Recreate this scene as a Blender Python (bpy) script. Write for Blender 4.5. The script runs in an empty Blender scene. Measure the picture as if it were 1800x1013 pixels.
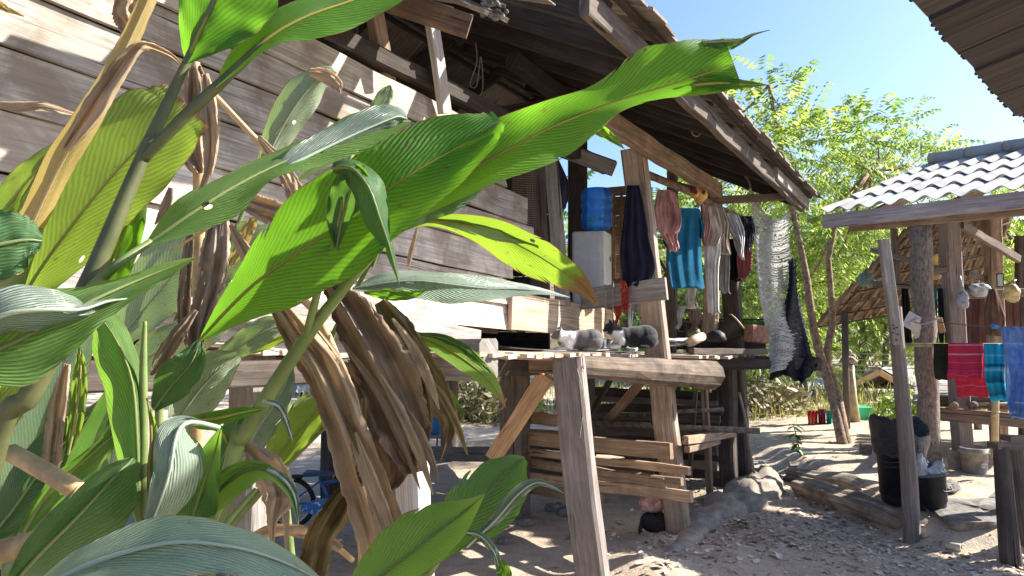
import bpy, math, random
from mathutils import Vector, Matrix, noise
R = random.Random(11)
sc = bpy.context.scene; col = sc.collection
F = 1300.0; EYE = 1.6; PIT = math.atan(53.5/F)
CAM = Vector((0, 0, EYE)); rad = math.radians
_f = Vector((0, math.cos(PIT), math.sin(PIT))); _u = Vector((0, -math.sin(PIT), math.cos(PIT)))
def ray(x, y):
    d = Vector((1, 0, 0))*((x-900)/F) + _f + _u*((506.5-y)/F)
    return d/d.y
def P(x, y, Y): return CAM + ray(x, y)*Y            # photo direction at a real distance
def G(x, y, z=0.0):
    d = ray(x, y); return CAM + d*((z-EYE)/d.z)     # where that direction meets level z
A0 = Vector((.466, 4.33, 0)); U = Vector((.524, .852, 0)).normalized(); N = Vector((-U.y, U.x, 0)); Z = Vector((0, 0, 1))
def HN(x, y, n):
    d = ray(x, y); return CAM + d*((n-(CAM-A0).dot(N))/d.dot(N))
def HU(x, y, u):
    d = ray(x, y); return CAM + d*((u-(CAM-A0).dot(U))/d.dot(U))
def H(u, n, z): return A0 + U*u + N*n + Z*z
def lerp(a, b, t): return a + (b-a)*t
def ss(a, b, x):
    t = min(1, max(0, (x-a)/(b-a))); return t*t*(3-2*t)
def cr(pts, t):
    n = len(pts)-1; t = min(max(t, 0), 1)*n; i = min(int(t), n-1); f = t-i
    p = [pts[max(i-1, 0)], pts[i], pts[i+1], pts[min(i+2, n)]]
    if isinstance(p[0], (int, float)): p = [(q,) for q in p]; one = True
    else: one = False
    o = []
    for k in range(len(p[0])):
        a, b, c, d = p[0][k], p[1][k], p[2][k], p[3][k]
        o.append(.5*((2*b)+(c-a)*f+(2*a-5*b+4*c-d)*f*f+(3*b-a-3*c+d)*f**3))
    return o[0] if one else o

class MB:
    def __init__(s): s.v = []; s.f = []; s.u = []; s.r = []; s.s = []
    def grid(s, rows, cv=False, sm=True, uv=None, rv=None, capa=False, capb=False, flip=False):
        b = len(s.v); ni = len(rows); nj = len(rows[0])
        for row in rows: s.v.extend([Vector(p) for p in row])
        r = R.random(); ou, ov = R.random()*20, R.random()*20
        if uv is None:
            cu = [0]; cvv = [0]
            for i in range(1, ni): cu.append(cu[-1]+(Vector(rows[i][0])-Vector(rows[i-1][0])).length)
            m = rows[ni//2]
            for j in range(1, nj+1): cvv.append(cvv[-1]+(Vector(m[j % nj])-Vector(m[j-1])).length)
            uv = lambda i, j: (cu[i]+ou, cvv[j]+ov)
        if rv is None: rv = lambda i, j: (r, 0)
        for i in range(ni-1):
            for j in range(nj if cv else nj-1):
                j2 = (j+1) % nj
                q = [b+i*nj+j, b+i*nj+j2, b+(i+1)*nj+j2, b+(i+1)*nj+j]
                c = [(i, j), (i, j+1), (i+1, j+1), (i+1, j)]
                if flip: q.reverse(); c.reverse()
                s.f.append(q); s.u.append([uv(*k) for k in c]); s.r.append([rv(*k) for k in c]); s.s.append(sm)
        for on, i in ((capa, 0), (capb, ni-1)):
            if on:
                q = [b+i*nj+j for j in range(nj)]
                ps = [Vector(s.v[k]) for k in q]; c = sum(ps, Vector())/nj
                e1 = (ps[0]-c).normalized() if (ps[0]-c).length > 1e-9 else Vector((1, 0, 0))
                nn = (ps[0]-c).cross(ps[nj//4 or 1]-c); e2 = nn.cross(e1).normalized() if nn.length > 1e-12 else Vector((0, 1, 0))
                if i == 0: q = q[::-1]; ps = ps[::-1]
                s.f.append(q); s.u.append([((p-c).dot(e1)+ou, (p-c).dot(e2)+ov) for p in ps]); s.r.append([(r, 1)]*nj); s.s.append(False)
    def poly(s, pts, r=None, uvs=None):
        b = len(s.v); s.v.extend([Vector(p) for p in pts]); s.f.append(list(range(b, b+len(pts))))
        r = R.random() if r is None else r
        s.u.append(uvs or [(0, 0), (1, 0), (1, 1), (0, 1), (.5, .5), (.2, .2), (.1, .6), (.7, .3)][:len(pts)]); s.r.append([(r, 0)]*len(pts)); s.s.append(False)
    def plank(s, pts, side, w, h, seg=None, wob=.004, ch=.12, taper=1, over=None):
        if len(pts) == 2:
            L = (pts[1]-pts[0]).length; n = seg or max(2, min(14, int(L/.25)))
            pts = [lerp(pts[0], pts[1], i/n) for i in range(n+1)]
        rows = []; c = min(w, h)*ch
        for i, p in enumerate(pts):
            d = (pts[min(i+1, len(pts)-1)]-pts[max(i-1, 0)]).normalized()
            sd = (side-d*side.dot(d)).normalized(); t = d.cross(sd)
            k = 1+(taper-1)*i/(len(pts)-1)
            a = w/2*k; b = h/2*k
            cc = [(-a, -b+c), (-a+c, -b), (a-c, -b), (a, -b+c), (a, b-c), (a-c, b), (-a+c, b), (-a, b-c)]
            o = sd*R.uniform(-wob, wob)+t*R.uniform(-wob, wob)
            rows.append([p+o+sd*(x+R.uniform(-wob, wob)*.35)+t*(y+R.uniform(-wob, wob)*.35) for x, y in cc])
        s.grid(rows, cv=True, sm=False, capa=True, capb=True)
    def tube(s, pts, rads, n=8, wob=0, sm=True, caps=True, uv=None, flat=1.0):
        pts = [Vector(p) for p in pts]
        if isinstance(rads, (int, float)): rads = [rads]*len(pts)
        rows = []; ref = None
        for i, p in enumerate(pts):
            d = (pts[min(i+1, len(pts)-1)]-pts[max(i-1, 0)]).normalized()
            if ref is None: ref = d.orthogonal().normalized()
            ref = (ref-d*ref.dot(d)).normalized(); t = d.cross(ref)
            rows.append([p+(ref*math.cos(6.2832*k/n)+t*math.sin(6.2832*k/n)*flat)*rads[i]*(1+R.uniform(-wob, wob)) for k in range(n)])
        s.grid(rows, cv=True, sm=sm, capa=caps, capb=caps, uv=uv)
    def wire(s, pts, r, n=5, k=6):
        q = [Vector(cr([tuple(p) for p in pts], i/(k*(len(pts)-1)))) for i in range(k*(len(pts)-1)+1)]
        s.tube(q, r, n)
    def lathe(s, c, prof, n=24, axis=None, wob=0, capa=True, capb=True, sm=True):
        ax = (axis or Z).normalized(); e1 = ax.orthogonal().normalized(); e2 = ax.cross(e1)
        s.grid([[c+ax*z+(e1*math.cos(6.2832*k/n)+e2*math.sin(6.2832*k/n))*max(r, 1e-4)*(1+R.uniform(-wob, wob)) for k in range(n)] for r, z in prof], cv=True, sm=sm, capa=capa, capb=capb)
    def ell(s, c, rx, ry, rz, M=None, n=12, m=8):
        rows = []
        for i in range(m+1):
            a = math.pi*i/m
            rows.append([c+((M or Matrix.Identity(3)) @ Vector((rx*math.sin(a)*math.cos(6.2832*k/n), ry*math.sin(a)*math.sin(6.2832*k/n), -rz*math.cos(a)))) for k in range(n)])
        s.grid(rows, cv=True)
    def hexa(s, c8, sm=False):      # bottom ring 4, top ring 4
        s.grid([c8[:4], c8[4:]], cv=True, sm=sm, capa=True, capb=True)
    def box(s, c, ex, ey, ez):      # centre + three half vectors
        s.hexa([c-ex-ey-ez, c+ex-ey-ez, c+ex+ey-ez, c-ex+ey-ez, c-ex-ey+ez, c+ex-ey+ez, c+ex+ey+ez, c-ex+ey+ez])
    def build(s, name, mat, parent=None, org=None):
        if parent is not None:
            o = Vector(parent['_o'])
        else:
            xs = [p.x for p in s.v]; ys = [p.y for p in s.v]; o = org or Vector(((min(xs)+max(xs))/2, (min(ys)+max(ys))/2, min(p.z for p in s.v)))
        me = bpy.data.meshes.new(name)
        me.from_pydata([tuple(p-o) for p in s.v], [], s.f)
        l = me.uv_layers.new(name='UV'); l2 = me.uv_layers.new(name='R')
        l.data.foreach_set('uv', [c for f in s.u for k in f for c in k]); l2.data.foreach_set('uv', [c for f in s.r for k in f for c in k])
        me.polygons.foreach_set('use_smooth', s.s)
        me.materials.append(mat); me.update()
        ob = bpy.data.objects.new(name, me); col.objects.link(ob); ob['_o'] = tuple(o)
        if parent is not None: ob.parent = parent
        else: ob.location = o
        return ob

def thing(name, label, cat, loc, group=None):
    o = bpy.data.objects.new(name, None); col.objects.link(o); o.location = loc; o['_o'] = tuple(loc)
    o.empty_display_size = .1
    return tag(o, label, cat, group)
def tag(o, label, cat, group=None):
    o['label'] = label; o['category'] = cat
    if group: o['group'] = group
    return o
def kind(o, k): o['kind'] = k; return o

# ---------------------------------------------------------------- materials
class NT:
    def __init__(s, name):
        s.m = bpy.data.materials.new(name); s.m.use_nodes = True; s.t = s.m.node_tree; s.t.nodes.clear()
        s.out = s.n('ShaderNodeOutputMaterial')
    def n(s, t, **kw):
        o = s.t.nodes.new(t)
        for k, v in kw.items():
            if k.startswith('i_'): o.inputs[k[2:].replace('_', ' ')].default_value = v
            else: setattr(o, k, v)
        return o
    def l(s, a, b): s.t.links.new(a, b)
    def uv(s, name='UV'):
        return s.n('ShaderNodeUVMap', uv_map=name).outputs[0]
    def obj(s): return s.n('ShaderNodeTexCoord').outputs['Object']
    def pos(s): return s.n('ShaderNodeNewGeometry').outputs['Position']
    def map(s, v, sc, loc=(0, 0, 0)):
        m = s.n('ShaderNodeMapping'); s.l(v, m.inputs[0]); m.inputs['Scale'].default_value = sc; m.inputs['Location'].default_value = loc; return m.outputs[0]
    def noise(s, v, scale, detail=5, rough=.6, dist=0):
        n = s.n('ShaderNodeTexNoise'); s.l(v, n.inputs['Vector']); n.inputs['Scale'].default_value = scale; n.inputs['Detail'].default_value = detail; n.inputs['Roughness'].default_value = rough; n.inputs['Distortion'].default_value = dist
        return n.outputs['Fac']
    def ramp(s, f, stops):
        r = s.n('ShaderNodeValToRGB'); s.l(f, r.inputs[0]); e = r.color_ramp.elements
        while len(e) < len(stops): e.new(.5)
        for k, (p, c) in enumerate(stops):
            e[k].position = p; e[k].color = (*c, 1) if len(c) == 3 else c
        return r.outputs[0]
    def mix(s, f, a, b, mode='MIX'):
        m = s.n('ShaderNodeMix', data_type='RGBA', blend_type=mode)
        for v, k in ((f, 0), (a, 6), (b, 7)):
            if isinstance(v, (int, float)): m.inputs[k].default_value = v
            elif isinstance(v, tuple): m.inputs[k].default_value = (*v, 1)
            else: s.l(v, m.inputs[k])
        return m.outputs[2]
    def math(s, op, a, b=0.0, c=0.0):
        m = s.n('ShaderNodeMath', operation=op)
        for k, v in enumerate((a, b, c)):
            if isinstance(v, (int, float)): m.inputs[k].default_value = v
            else: s.l(v, m.inputs[k])
        return m.outputs[0]
    def sep(s, v):
        x = s.n('ShaderNodeSeparateXYZ'); s.l(v, x.inputs[0]); return x.outputs
    def bump(s, h, st=.3, d=.01):
        b = s.n('ShaderNodeBump'); s.l(h, b.inputs['Height']); b.inputs['Strength'].default_value = st; b.inputs['Distance'].default_value = d; return b.outputs[0]
    def bsdf(s, c, rough=.8, spec=.3, nrm=None, link=True, **kw):
        p = s.n('ShaderNodeBsdfPrincipled')
        if isinstance(c, tuple): p.inputs['Base Color'].default_value = (*c, 1)
        else: s.l(c, p.inputs['Base Color'])
        if isinstance(rough, (int, float)): p.inputs['Roughness'].default_value = rough
        else: s.l(rough, p.inputs['Roughness'])
        p.inputs['Specular IOR Level'].default_value = spec
        if nrm is not None: s.l(nrm, p.inputs['Normal'])
        for k, v in kw.items(): p.inputs[k.replace('_', ' ')].default_value = v
        if link: s.l(p.outputs[0], s.out.inputs[0])
        return p.outputs[0]
def sc3(c, k): return tuple(x*k for x in c)

def wood(name, c, var=.55, grain=1.0, blot=None, bump=.5, weather=.5):
    g_ = 1.45 if max(c) > .1 else 1.25; wm = lambda q: (q[0]*g_*1.04, q[1]*g_*1.02, q[2]*g_*.985); c = wm(c); blot = wm(blot) if blot else None
    t = NT(name); uv = t.uv(); r = t.sep(t.uv('R'))
    g = t.noise(t.map(uv, (3.2*grain, 100*grain, 1)), 1, 7, .68, .9)
    g2 = t.noise(t.map(uv, (1.2, 16, 1)), 1, 4, .6, 2.2)
    gg = t.math('ADD', t.math('MULTIPLY', g, .6), t.math('MULTIPLY', g2, .4))
    cc = t.ramp(gg, [(.3, sc3(c, .25)), (.42, sc3(c, .62)), (.53, c), (.68, sc3(c, 1.55))])
    b = t.noise(t.pos(), 5.5, 6, .62, .4)
    blot = blot or sc3(c, .45)
    cc = t.mix(t.math('MULTIPLY', t.ramp(b, [(.42, (0, 0, 0)), (.62, (1, 1, 1))]), weather), cc, blot)
    v = t.math('MULTIPLY_ADD', r[0], var, 1-var/2)
    x = t.n('ShaderNodeCombineXYZ')
    for k in range(3): t.l(v, x.inputs[k])
    cc = t.mix(1.0, cc, x.outputs[0], 'MULTIPLY')
    # cracks running with the grain
    ck = t.noise(t.map(uv, (.9, 34, 1)), 1, 3, .5, 1.2)
    cr_ = t.ramp(ck, [(.30, (0, 0, 0)), (.345, (1, 1, 1))])
    cc = t.mix(t.math('SUBTRACT', 1.0, cr_), cc, sc3(c, .18))
    h = t.math('ADD', gg, t.math('MULTIPLY', cr_, .6))
    t.bsdf(cc, .86, .2, t.bump(h, bump, .006))
    return t.m
def plain(name, c, rough=.7, spec=.3, var=.12, scale=18, bump=.15, coord='pos', **kw):
    t = NT(name); v = t.pos() if coord == 'pos' else t.uv()
    n = t.noise(v, scale, 6, .65)
    cc = t.ramp(n, [(.3, sc3(c, 1-2.5*var)), (.55, c), (.75, sc3(c, 1+1.6*var))])
    t.bsdf(cc, rough, spec, t.bump(n, bump, .004), **kw); return t.m
def cloth(name, c, c2=None, scale=9, weave=True, trans=.15):
    t = NT(name); p = t.pos()
    n = t.noise(p, scale, 5, .6)
    cc = t.ramp(n, [(.32, sc3(c, .72)), (.5, c), (.7, c2 or sc3(c, 1.2))])
    w = t.noise(p, 420, 2, .5)
    b = t.bsdf(cc, .93, .1, t.bump(t.math('ADD', n, t.math('MULTIPLY', w, .25)), .35, .008), link=False)
    tr = t.n('ShaderNodeBsdfTranslucent'); t.l(cc, tr.inputs[0]); mx = t.n('ShaderNodeMixShader'); mx.inputs[0].default_value = trans
    t.l(b, mx.inputs[1]); t.l(tr.outputs[0], mx.inputs[2]); t.l(mx.outputs[0], t.out.inputs[0]); return t.m
def striped(name, base, stops, per=None):
    # woven stripes across the cloth: v (0..1 down the cloth) is stored in R.y
    t = NT(name); v = t.sep(t.uv('R'))[1]
    cc = t.ramp(v, stops); t.t.nodes[-1].color_ramp.interpolation = 'CONSTANT' if False else 'LINEAR'
    n = t.noise(t.pos(), 14, 4); cc = t.mix(.35, cc, t.ramp(n, [(.3, sc3(base, .7)), (.7, sc3(base, 1.1))]))
    w = t.noise(t.map(t.pos(), (1, 1, 30)), 30, 3)
    t.bsdf(cc, .92, .1, t.bump(t.math('ADD', n, t.math('MULTIPLY', w, .2)), .4, .01)); return t.m
def leafmat(name, c, tr, rib=(.35, .36, .1), fac=.45, rough=.54, spec=.28, pitch=.0145, brown=.0, contrast=.23, spots=.03, dry=(.32, .19, .08)):
    t = NT(name); s = t.sep(t.uv()); r = t.sep(t.uv('R'))
    av = t.math('ABSOLUTE', s[1])
    ph = t.math('MULTIPLY', t.math('SUBTRACT', s[0], t.math('MULTIPLY', av, .15)), 6.2832/pitch)
    wob = t.noise(t.map(t.uv(), (9, 2, 1)), 1, 3)
    ph = t.math('ADD', ph, t.math('MULTIPLY', wob, 13))
    st = t.math('MULTIPLY_ADD', t.math('SINE', ph), .5, .5)
    st2 = t.math('MULTIPLY_ADD', t.math('SINE', t.math('MULTIPLY', ph, 3.07)), .5, .5)
    stv = t.math('ADD', t.math('MULTIPLY', st, .82), t.math('MULTIPLY', st2, .18))
    bl = t.noise(t.pos(), 11, 5, .6)
    k = t.math('ADD', t.math('MULTIPLY', stv, .58), t.math('MULTIPLY', bl, .42))
    def rampc(c): return t.ramp(k, [(.15, sc3(c, 1-contrast)), (.5, c), (.85, sc3(c, 1+contrast))])
    cc = rampc(c); ct = rampc(tr)
    ribm = t.ramp(av, [(.012, (1, 1, 1)), (.032, (0, 0, 0))])
    cc = t.mix(ribm, cc, rib); ct = t.mix(ribm, ct, sc3(rib, .5))
    # dried tip, margins and blotches
    dn = t.noise(t.map(t.uv(), (22, 3.5, 1)), 1, 5, .7)
    e = t.math('ADD', t.math('MULTIPLY', t.math('POWER', r[0], 9.0), brown), t.math('MULTIPLY', t.math('POWER', av, 26.0), .32+brown*.3))
    m = t.ramp(t.math('ADD', e, t.math('MULTIPLY', t.math('SUBTRACT', dn, .5), .55)), [(.2, (0, 0, 0)), (.3, (1, 1, 1))])
    sp = t.ramp(t.noise(t.pos(), 46, 2), [(.70-spots, (0, 0, 0)), (.74-spots, (1, 1, 1))])
    m = t.math('MAXIMUM', m, t.math('MULTIPLY', sp, .55))
    dr = t.ramp(dn, [(.3, sc3(dry, .45)), (.6, dry), (.75, sc3(dry, 1.6))])
    cc = t.mix(m, cc, dr); ct = t.mix(m, ct, sc3(dry, .6))
    nr = t.bump(t.math('ADD', stv, t.math('MULTIPLY', bl, .5)), .75, .0035)
    b = t.bsdf(cc, t.math('MULTIPLY_ADD', bl, .3, rough-.12), spec, nr, link=False)
    tl = t.n('ShaderNodeBsdfTranslucent'); t.l(ct, tl.inputs[0]); mx = t.n('ShaderNodeMixShader'); mx.inputs[0].default_value = fac
    t.l(b, mx.inputs[1]); t.l(tl.outputs[0], mx.inputs[2])
    # tears running in from the margin along the veins, and a few insect holes
    k1 = t.math('SUBTRACT', s[0], t.math('MULTIPLY', av, .15)); oi = t.n('ShaderNodeObjectInfo').outputs['Random']
    cx = t.n('ShaderNodeCombineXYZ'); t.l(t.math('MULTIPLY', k1, 24.0), cx.inputs[0]); t.l(t.math('MULTIPLY_ADD', oi, 40.0, t.math('SIGN', s[1])), cx.inputs[1])
    tn = t.noise(cx.outputs[0], 1, 3, .7); tear = t.math('GREATER_THAN', av, t.math('SUBTRACT', 1.0, t.math('MULTIPLY', t.math('MAXIMUM', t.math('SUBTRACT', tn, .60), 0.0), 2.6)))
    hv = t.n('ShaderNodeTexVoronoi'); t.l(t.pos(), hv.inputs['Vector']); hv.inputs['Scale'].default_value = 24
    hs = t.math('GREATER_THAN', t.sep(hv.outputs['Color'])[0], .955); hole = t.math('MULTIPLY', hs, t.math('LESS_THAN', hv.outputs['Distance'], .15))
    cut = t.math('MAXIMUM', tear, hole); tp = t.n('ShaderNodeBsdfTransparent'); m2 = t.n('ShaderNodeMixShader'); t.l(cut, m2.inputs[0]); t.l(mx.outputs[0], m2.inputs[1]); t.l(tp.outputs[0], m2.inputs[2])
    t.l(m2.outputs[0], t.out.inputs[0]); return t.m
def drymat(name, c, fac=.25):
    t = NT(name); uv = t.uv()
    g = t.noise(t.map(uv, (3, 40, 1)), 1, 4, .65, .8); g3 = t.noise(t.map(uv, (4, 190, 1)), 1, 5, .75, .4)
    g2 = t.noise(t.pos(), 14, 5)
    k = t.math('ADD', t.math('MULTIPLY', g3, .55), t.math('ADD', t.math('MULTIPLY', g, .25), t.math('MULTIPLY', g2, .2)))
    cc = t.ramp(k, [(.36, sc3(c, .5)), (.5, c), (.6, sc3(c, 1.3)), (.7, (c[0]*1.7, c[1]*1.85, c[2]*2.1))])
    b = t.bsdf(cc, .92, .1, t.bump(t.math('ADD', g, g3), .8, .006), link=False)
    tl = t.n('ShaderNodeBsdfTranslucent'); t.l(cc, tl.inputs[0]); mx = t.n('ShaderNodeMixShader'); mx.inputs[0].default_value = fac
    t.l(b, mx.inputs[1]); t.l(tl.outputs[0], mx.inputs[2])
    sl_ = t.noise(t.map(uv, (7, 75, 1)), 1, 3, .6, .5); tp = t.n('ShaderNodeBsdfTransparent'); m2 = t.n('ShaderNodeMixShader'); t.l(t.math('GREATER_THAN', sl_, .665), m2.inputs[0]); t.l(mx.outputs[0], m2.inputs[1]); t.l(tp.outputs[0], m2.inputs[2])
    t.l(m2.outputs[0], t.out.inputs[0]); return t.m
def foliage(name, stops, fac=.45):
    t = NT(name); r = t.sep(t.uv('R'))[0]
    n = t.noise(t.pos(), 1.6, 3)
    k = t.math('ADD', t.math('MULTIPLY', r, .7), t.math('MULTIPLY', n, .3))
    cc = t.ramp(k, stops)
    b = t.bsdf(cc, .5, .35, link=False)
    tl = t.n('ShaderNodeBsdfTranslucent'); t.l(t.mix(1.0, cc, (1.3, 1.35, .75), 'MULTIPLY'), tl.inputs[0]); mx = t.n('ShaderNodeMixShader'); mx.inputs[0].default_value = fac
    t.l(b, mx.inputs[1]); t.l(tl.outputs[0], mx.inputs[2]); t.l(mx.outputs[0], t.out.inputs[0]); return t.m

W_GREY = wood('weathered_grey_wood', (.225, .21, .195), .45, 1, (.14, .12, .10))
W_WALL = wood('wall_board_wood', (.335, .305, .27), .5, .8, (.17, .138, .11), .6, .85)
W_PALE = wood('pale_wood', (.37, .28, .205), .25, .8, (.28, .195, .135), .35, .3)
W_BROWN = wood('brown_wood', (.23, .165, .115), .4, 1, (.11, .08, .06))
W_POST = wood('grey_post_wood', (.175, .152, .142), .2, .9, (.12, .095, .085))
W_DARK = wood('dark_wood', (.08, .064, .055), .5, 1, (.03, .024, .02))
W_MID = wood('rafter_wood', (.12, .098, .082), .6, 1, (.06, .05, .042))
W_NEARBLACK = wood('near_black_wood', (.045, .037, .032), .5, 1, (.025, .021, .018))  # near-black tone for rafters, battens and upper plate
W_WHITE = wood('whitish_wood', (.36, .345, .325), .2, .8, (.30, .27, .24), .3, .5)  # whitish tone standing for direct sun on the stilt; upright board shares it
W_LOG = wood('charred_log_wood', (.155, .118, .09), .2, .7, (.05, .045, .04), .7, .8)
BARK = plain('bark', (.20, .165, .13), .9, .2, .3, 26, .9)
BARK2 = plain('pale_bark', (.31, .22, .15), .9, .2, .3, 22, .9)
BAMBOO = plain('bamboo', (.42, .33, .19), .5, .4, .15, 12, .1)
def soilmat():
    t = NT('soil'); p = t.pos()
    a = t.noise(p, .9, 6, .6); b = t.noise(p, 9, 8, .72); c = t.noise(p, 70, 4, .7)
    k = t.math('ADD', t.math('MULTIPLY', a, .45), t.math('ADD', t.math('MULTIPLY', b, .38), t.math('MULTIPLY', c, .17)))
    cc = t.ramp(k, [(.34, (.27, .205, .148)), (.47, (.46, .365, .27)), (.55, (.57, .465, .355)), (.68, (.67, .57, .45))])
    v = t.n('ShaderNodeTexVoronoi'); t.l(p, v.inputs['Vector']); v.inputs['Scale'].default_value = 38
    peb = t.ramp(v.outputs['Distance'], [(.10, (1, 1, 1)), (.2, (0, 0, 0))])
    cc = t.mix(t.math('MULTIPLY', peb, .4), cc, (.30, .265, .23))
    h = t.math('ADD', t.math('MULTIPLY', b, 1.0), t.math('ADD', t.math('MULTIPLY', c, .35), t.math('MULTIPLY', peb, .25)))
    t.bsdf(cc, .95, .15, t.bump(h, .8, .03)); return t.m
SOIL = soilmat()
ROCK = plain('rock', (.22, .20, .18), .92, .2, .25, 13, .9)
def mossrock():
    t = NT('mossy_rock'); p = t.pos(); z = t.sep(p)[2]
    n = t.noise(p, 13, 7, .7)
    cc = t.ramp(n, [(.32, (.10, .09, .08)), (.5, (.24, .215, .19)), (.7, (.33, .30, .27))])
    m = t.ramp(t.math('SUBTRACT', t.noise(p, 7, 5), t.math('MULTIPLY', z, 2.2)), [(.25, (0, 0, 0)), (.5, (1, 1, 1))])
    cc = t.mix(m, cc, t.ramp(n, [(.35, (.035, .035, .015)), (.65, (.11, .12, .045))]))
    t.bsdf(cc, .92, .2, t.bump(n, .9, .03)); return t.m
MOSS = mossrock()
TILE = wood('roof_shingle', (.145, .125, .108), .8, .6, (.10, .085, .07), .6, .7)
def cement():
    t = NT('cement_roofing'); p = t.pos()
    n = t.noise(p, 2.6, 6, .65); m = t.noise(p, 30, 5)
    cc = t.ramp(n, [(.3, (.22, .215, .20)), (.5, (.33, .325, .31)), (.7, (.38, .375, .36))])
    cc = t.mix(t.ramp(m, [(.55, (0, 0, 0)), (.75, (.6, .6, .6))]), cc, (.28, .25, .22))
    t.bsdf(cc, .85, .25, t.bump(m, .3, .005)); return t.m
CEMENT = cement()
ZINC = plain('zinc_sheet', (.42, .46, .50), .5, .5, .12, 4, .05)

# ---------------------------------------------------------------- ground
def gz(x, y):
    b = ss(2.82, 3.12, x+.10*noise.noise(Vector((x*1.3, y*1.3, 3))))*ss(5.1, 5.45, y+.25*(x-3))*.15
    far = ss(7.5, 10, y); b = lerp(b, .05*ss(1.5, 5, x), far)
    p = A0*1; q = Vector((x, y, 0))-A0; u = q.dot(U); n = q.dot(N)
    pit = -.07*ss(-.3, .5, n)*ss(3.3, 2.2, u)*ss(-3, -1, u)
    h = .030*noise.noise(Vector((x*.9, y*.9, 0)))+.016*noise.noise(Vector((x*3.1, y*3.1, 5)))+.007*noise.noise(Vector((x*9, y*9, 9)))
    hump = .05*ss(.9, .2, abs(n+.15))*(.5+noise.noise(Vector((u*2.3, n*2, 4))))*ss(3.2, 2.6, u)*ss(-2.5, -1.5, u)
    return b+pit+hump+h
def axis(a, b, c, d, f, g):
    o = []; x = b
    while x <= c: o.append(x); x += f
    k = f; x = c
    while x < d: k *= g; x += k; o.append(x)
    k = f; x = b; pre = []
    while x > a: k *= g; x -= k; pre.append(x)
    return pre[::-1]+o
m = MB()
xs = axis(-60, -2.6, 5.4, 70, .07, 1.22); ys = axis(-12, 3.4, 11.5, 110, .07, 1.22)
m.grid([[Vector((x, y, gz(x, y))) for x in xs] for y in ys], flip=True)
kind(m.build('ground', SOIL, org=Vector((0, 0, 0))), 'structure')

# litter of dry leaves, chips and small stones on the path
LIT = wood('leaf_litter', (.50, .43, .355), .6, .5, (.2, .165, .14), .3, .6)
m = MB(); cnt = 0
while cnt < 10000:
    x = R.uniform(-.3, 4.6); y = R.uniform(3.6, 9.5)
    den = ss(.1, 1.1, x-.35*(y-5))*ss(9, 5.2, y)*ss(3.15, 2.75, x-(.9 if y < 5.15 else 0)) + .04
    den *= .25+.9*ss(-.2, .35, noise.noise(Vector((x*1.1, y*1.1, 7)))+.25*(x-1.3))
    if R.random() > den: continue
    cnt += 1
    s = R.choice((.006, .006, .009, .009, .012, .012, .016, .024, .034 if R.random() < .5 else .02))*R.uniform(.7, 1.3); a = R.uniform(0, 6.28); tl = R.uniform(-.4, .4); w = R.uniform(.35, .7)
    c = Vector((x, y, gz(x, y)+.003+abs(tl)*s*.5)); d = Vector((math.cos(a), math.sin(a), tl)); e = Vector((-math.sin(a), math.cos(a), R.uniform(-.4, .4)))*w
    r = R.random()
    m.poly([c-d*s, c+e*s*.9-d*s*.2+Z*s*.25, c+d*s*1.05, c-e*s+d*s*.15], r)
    m.poly([c-d*s-Z*.004, c-e*s+d*s*.15-Z*.004, c+d*s*1.05-Z*.004, c+e*s*.9-d*s*.2-Z*.002], r)
kind(m.build('leaf_litter', LIT), 'stuff')

# ---------------------------------------------------------------- the stilt house
EVN = -.6
E1 = HN(1432, 356, EVN); E0 = HN(1086, -4, EVN); uE1 = (E1-A0).dot(U); uE0 = (E0-A0).dot(U)
def ez(u): return lerp(E0.z, E1.z, (u-uE0)/(uE1-uE0))
PT = .47; RIDGE = 1.75
def RF(u, n, dz=0): # roof plane
    nn = n if n <= RIDGE else 2*RIDGE-n
    return H(u, n, ez(u)+(nn-EVN)*PT+dz)
def dk(u): return 1.40-.043*u      # deck height
print('eave', E0, E1, uE0, uE1)
house = thing('stilt_house', 'old unpainted timber house on stilts with shingle roof, plank wall and open porch', 'house', H(1, 1.2, 0))
UA = -4.6                         # the near end, out of frame
m = MB()
ygap = [45, 112, 177, 254, 330, 410, 476, 541]
ends = [842, 884, 919, 934, 893, 889, 897]
for k in range(7):
    def pt(x, y5): return HN(x, 660-(660-y5)*(1700-x)/1200, .6)
    xe = ends[k]
    for seg in ((0, None),):
        pts_t = []; pts_b = []
        far_t, far_b = pt(xe+R.uniform(-8, 8), ygap[k]), pt(xe, ygap[k+1])
        a_t, a_b = pt(60, ygap[k]), pt(60, ygap[k+1])
        st = (far_t-a_t).normalized(); sb = (far_b-a_b).normalized()
        near_t = a_t-st*2.2; near_b = a_b-sb*2.2
        n_ = 15; rows = []
        for i in range(n_+1):
            f = i/n_; tt = lerp(near_t, far_t, f); bb = lerp(near_b, far_b, f)
            h = (tt-bb); wv = R.uniform(-.006, .006)
            tt = tt-h*.022+Z*wv*.8; bb = bb+h*(R.uniform(-.02, .012)+(.03 if k in (1, 2, 4) else 0))
            fo = -N*(.014+R.uniform(0, .004)); fb = -N*(.034+R.uniform(0, .005))   # bottom edge laps out
            rows.append([bb+fb, tt+fo, tt+fo+N*.02, bb+fb+N*.022])
        m.grid(rows, cv=True, sm=False, capa=True, capb=True)
wall = m.build('plank_wall', W_WALL, house)
m = MB()  # added dark backing so the gaps between wall planks read as shade
for k in range(7):
    a, b = HN(60, ygap[k]+0, .66), HN(ends[k]-18, 660-(660-ygap[k])*(1700-ends[k]+18)/1200, .66)
    a = HN(60, 660-(660-ygap[k]-38)*(1640)/1200, .66); b = HN(ends[k]-22, 660-(660-ygap[k]-38)*(1722-ends[k])/1200, .66); m.plank([a-(b-a).normalized()*2.2, b], Z, .2, .012, wob=.001)
m.build('gap_backing', W_DARK, house)
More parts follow.
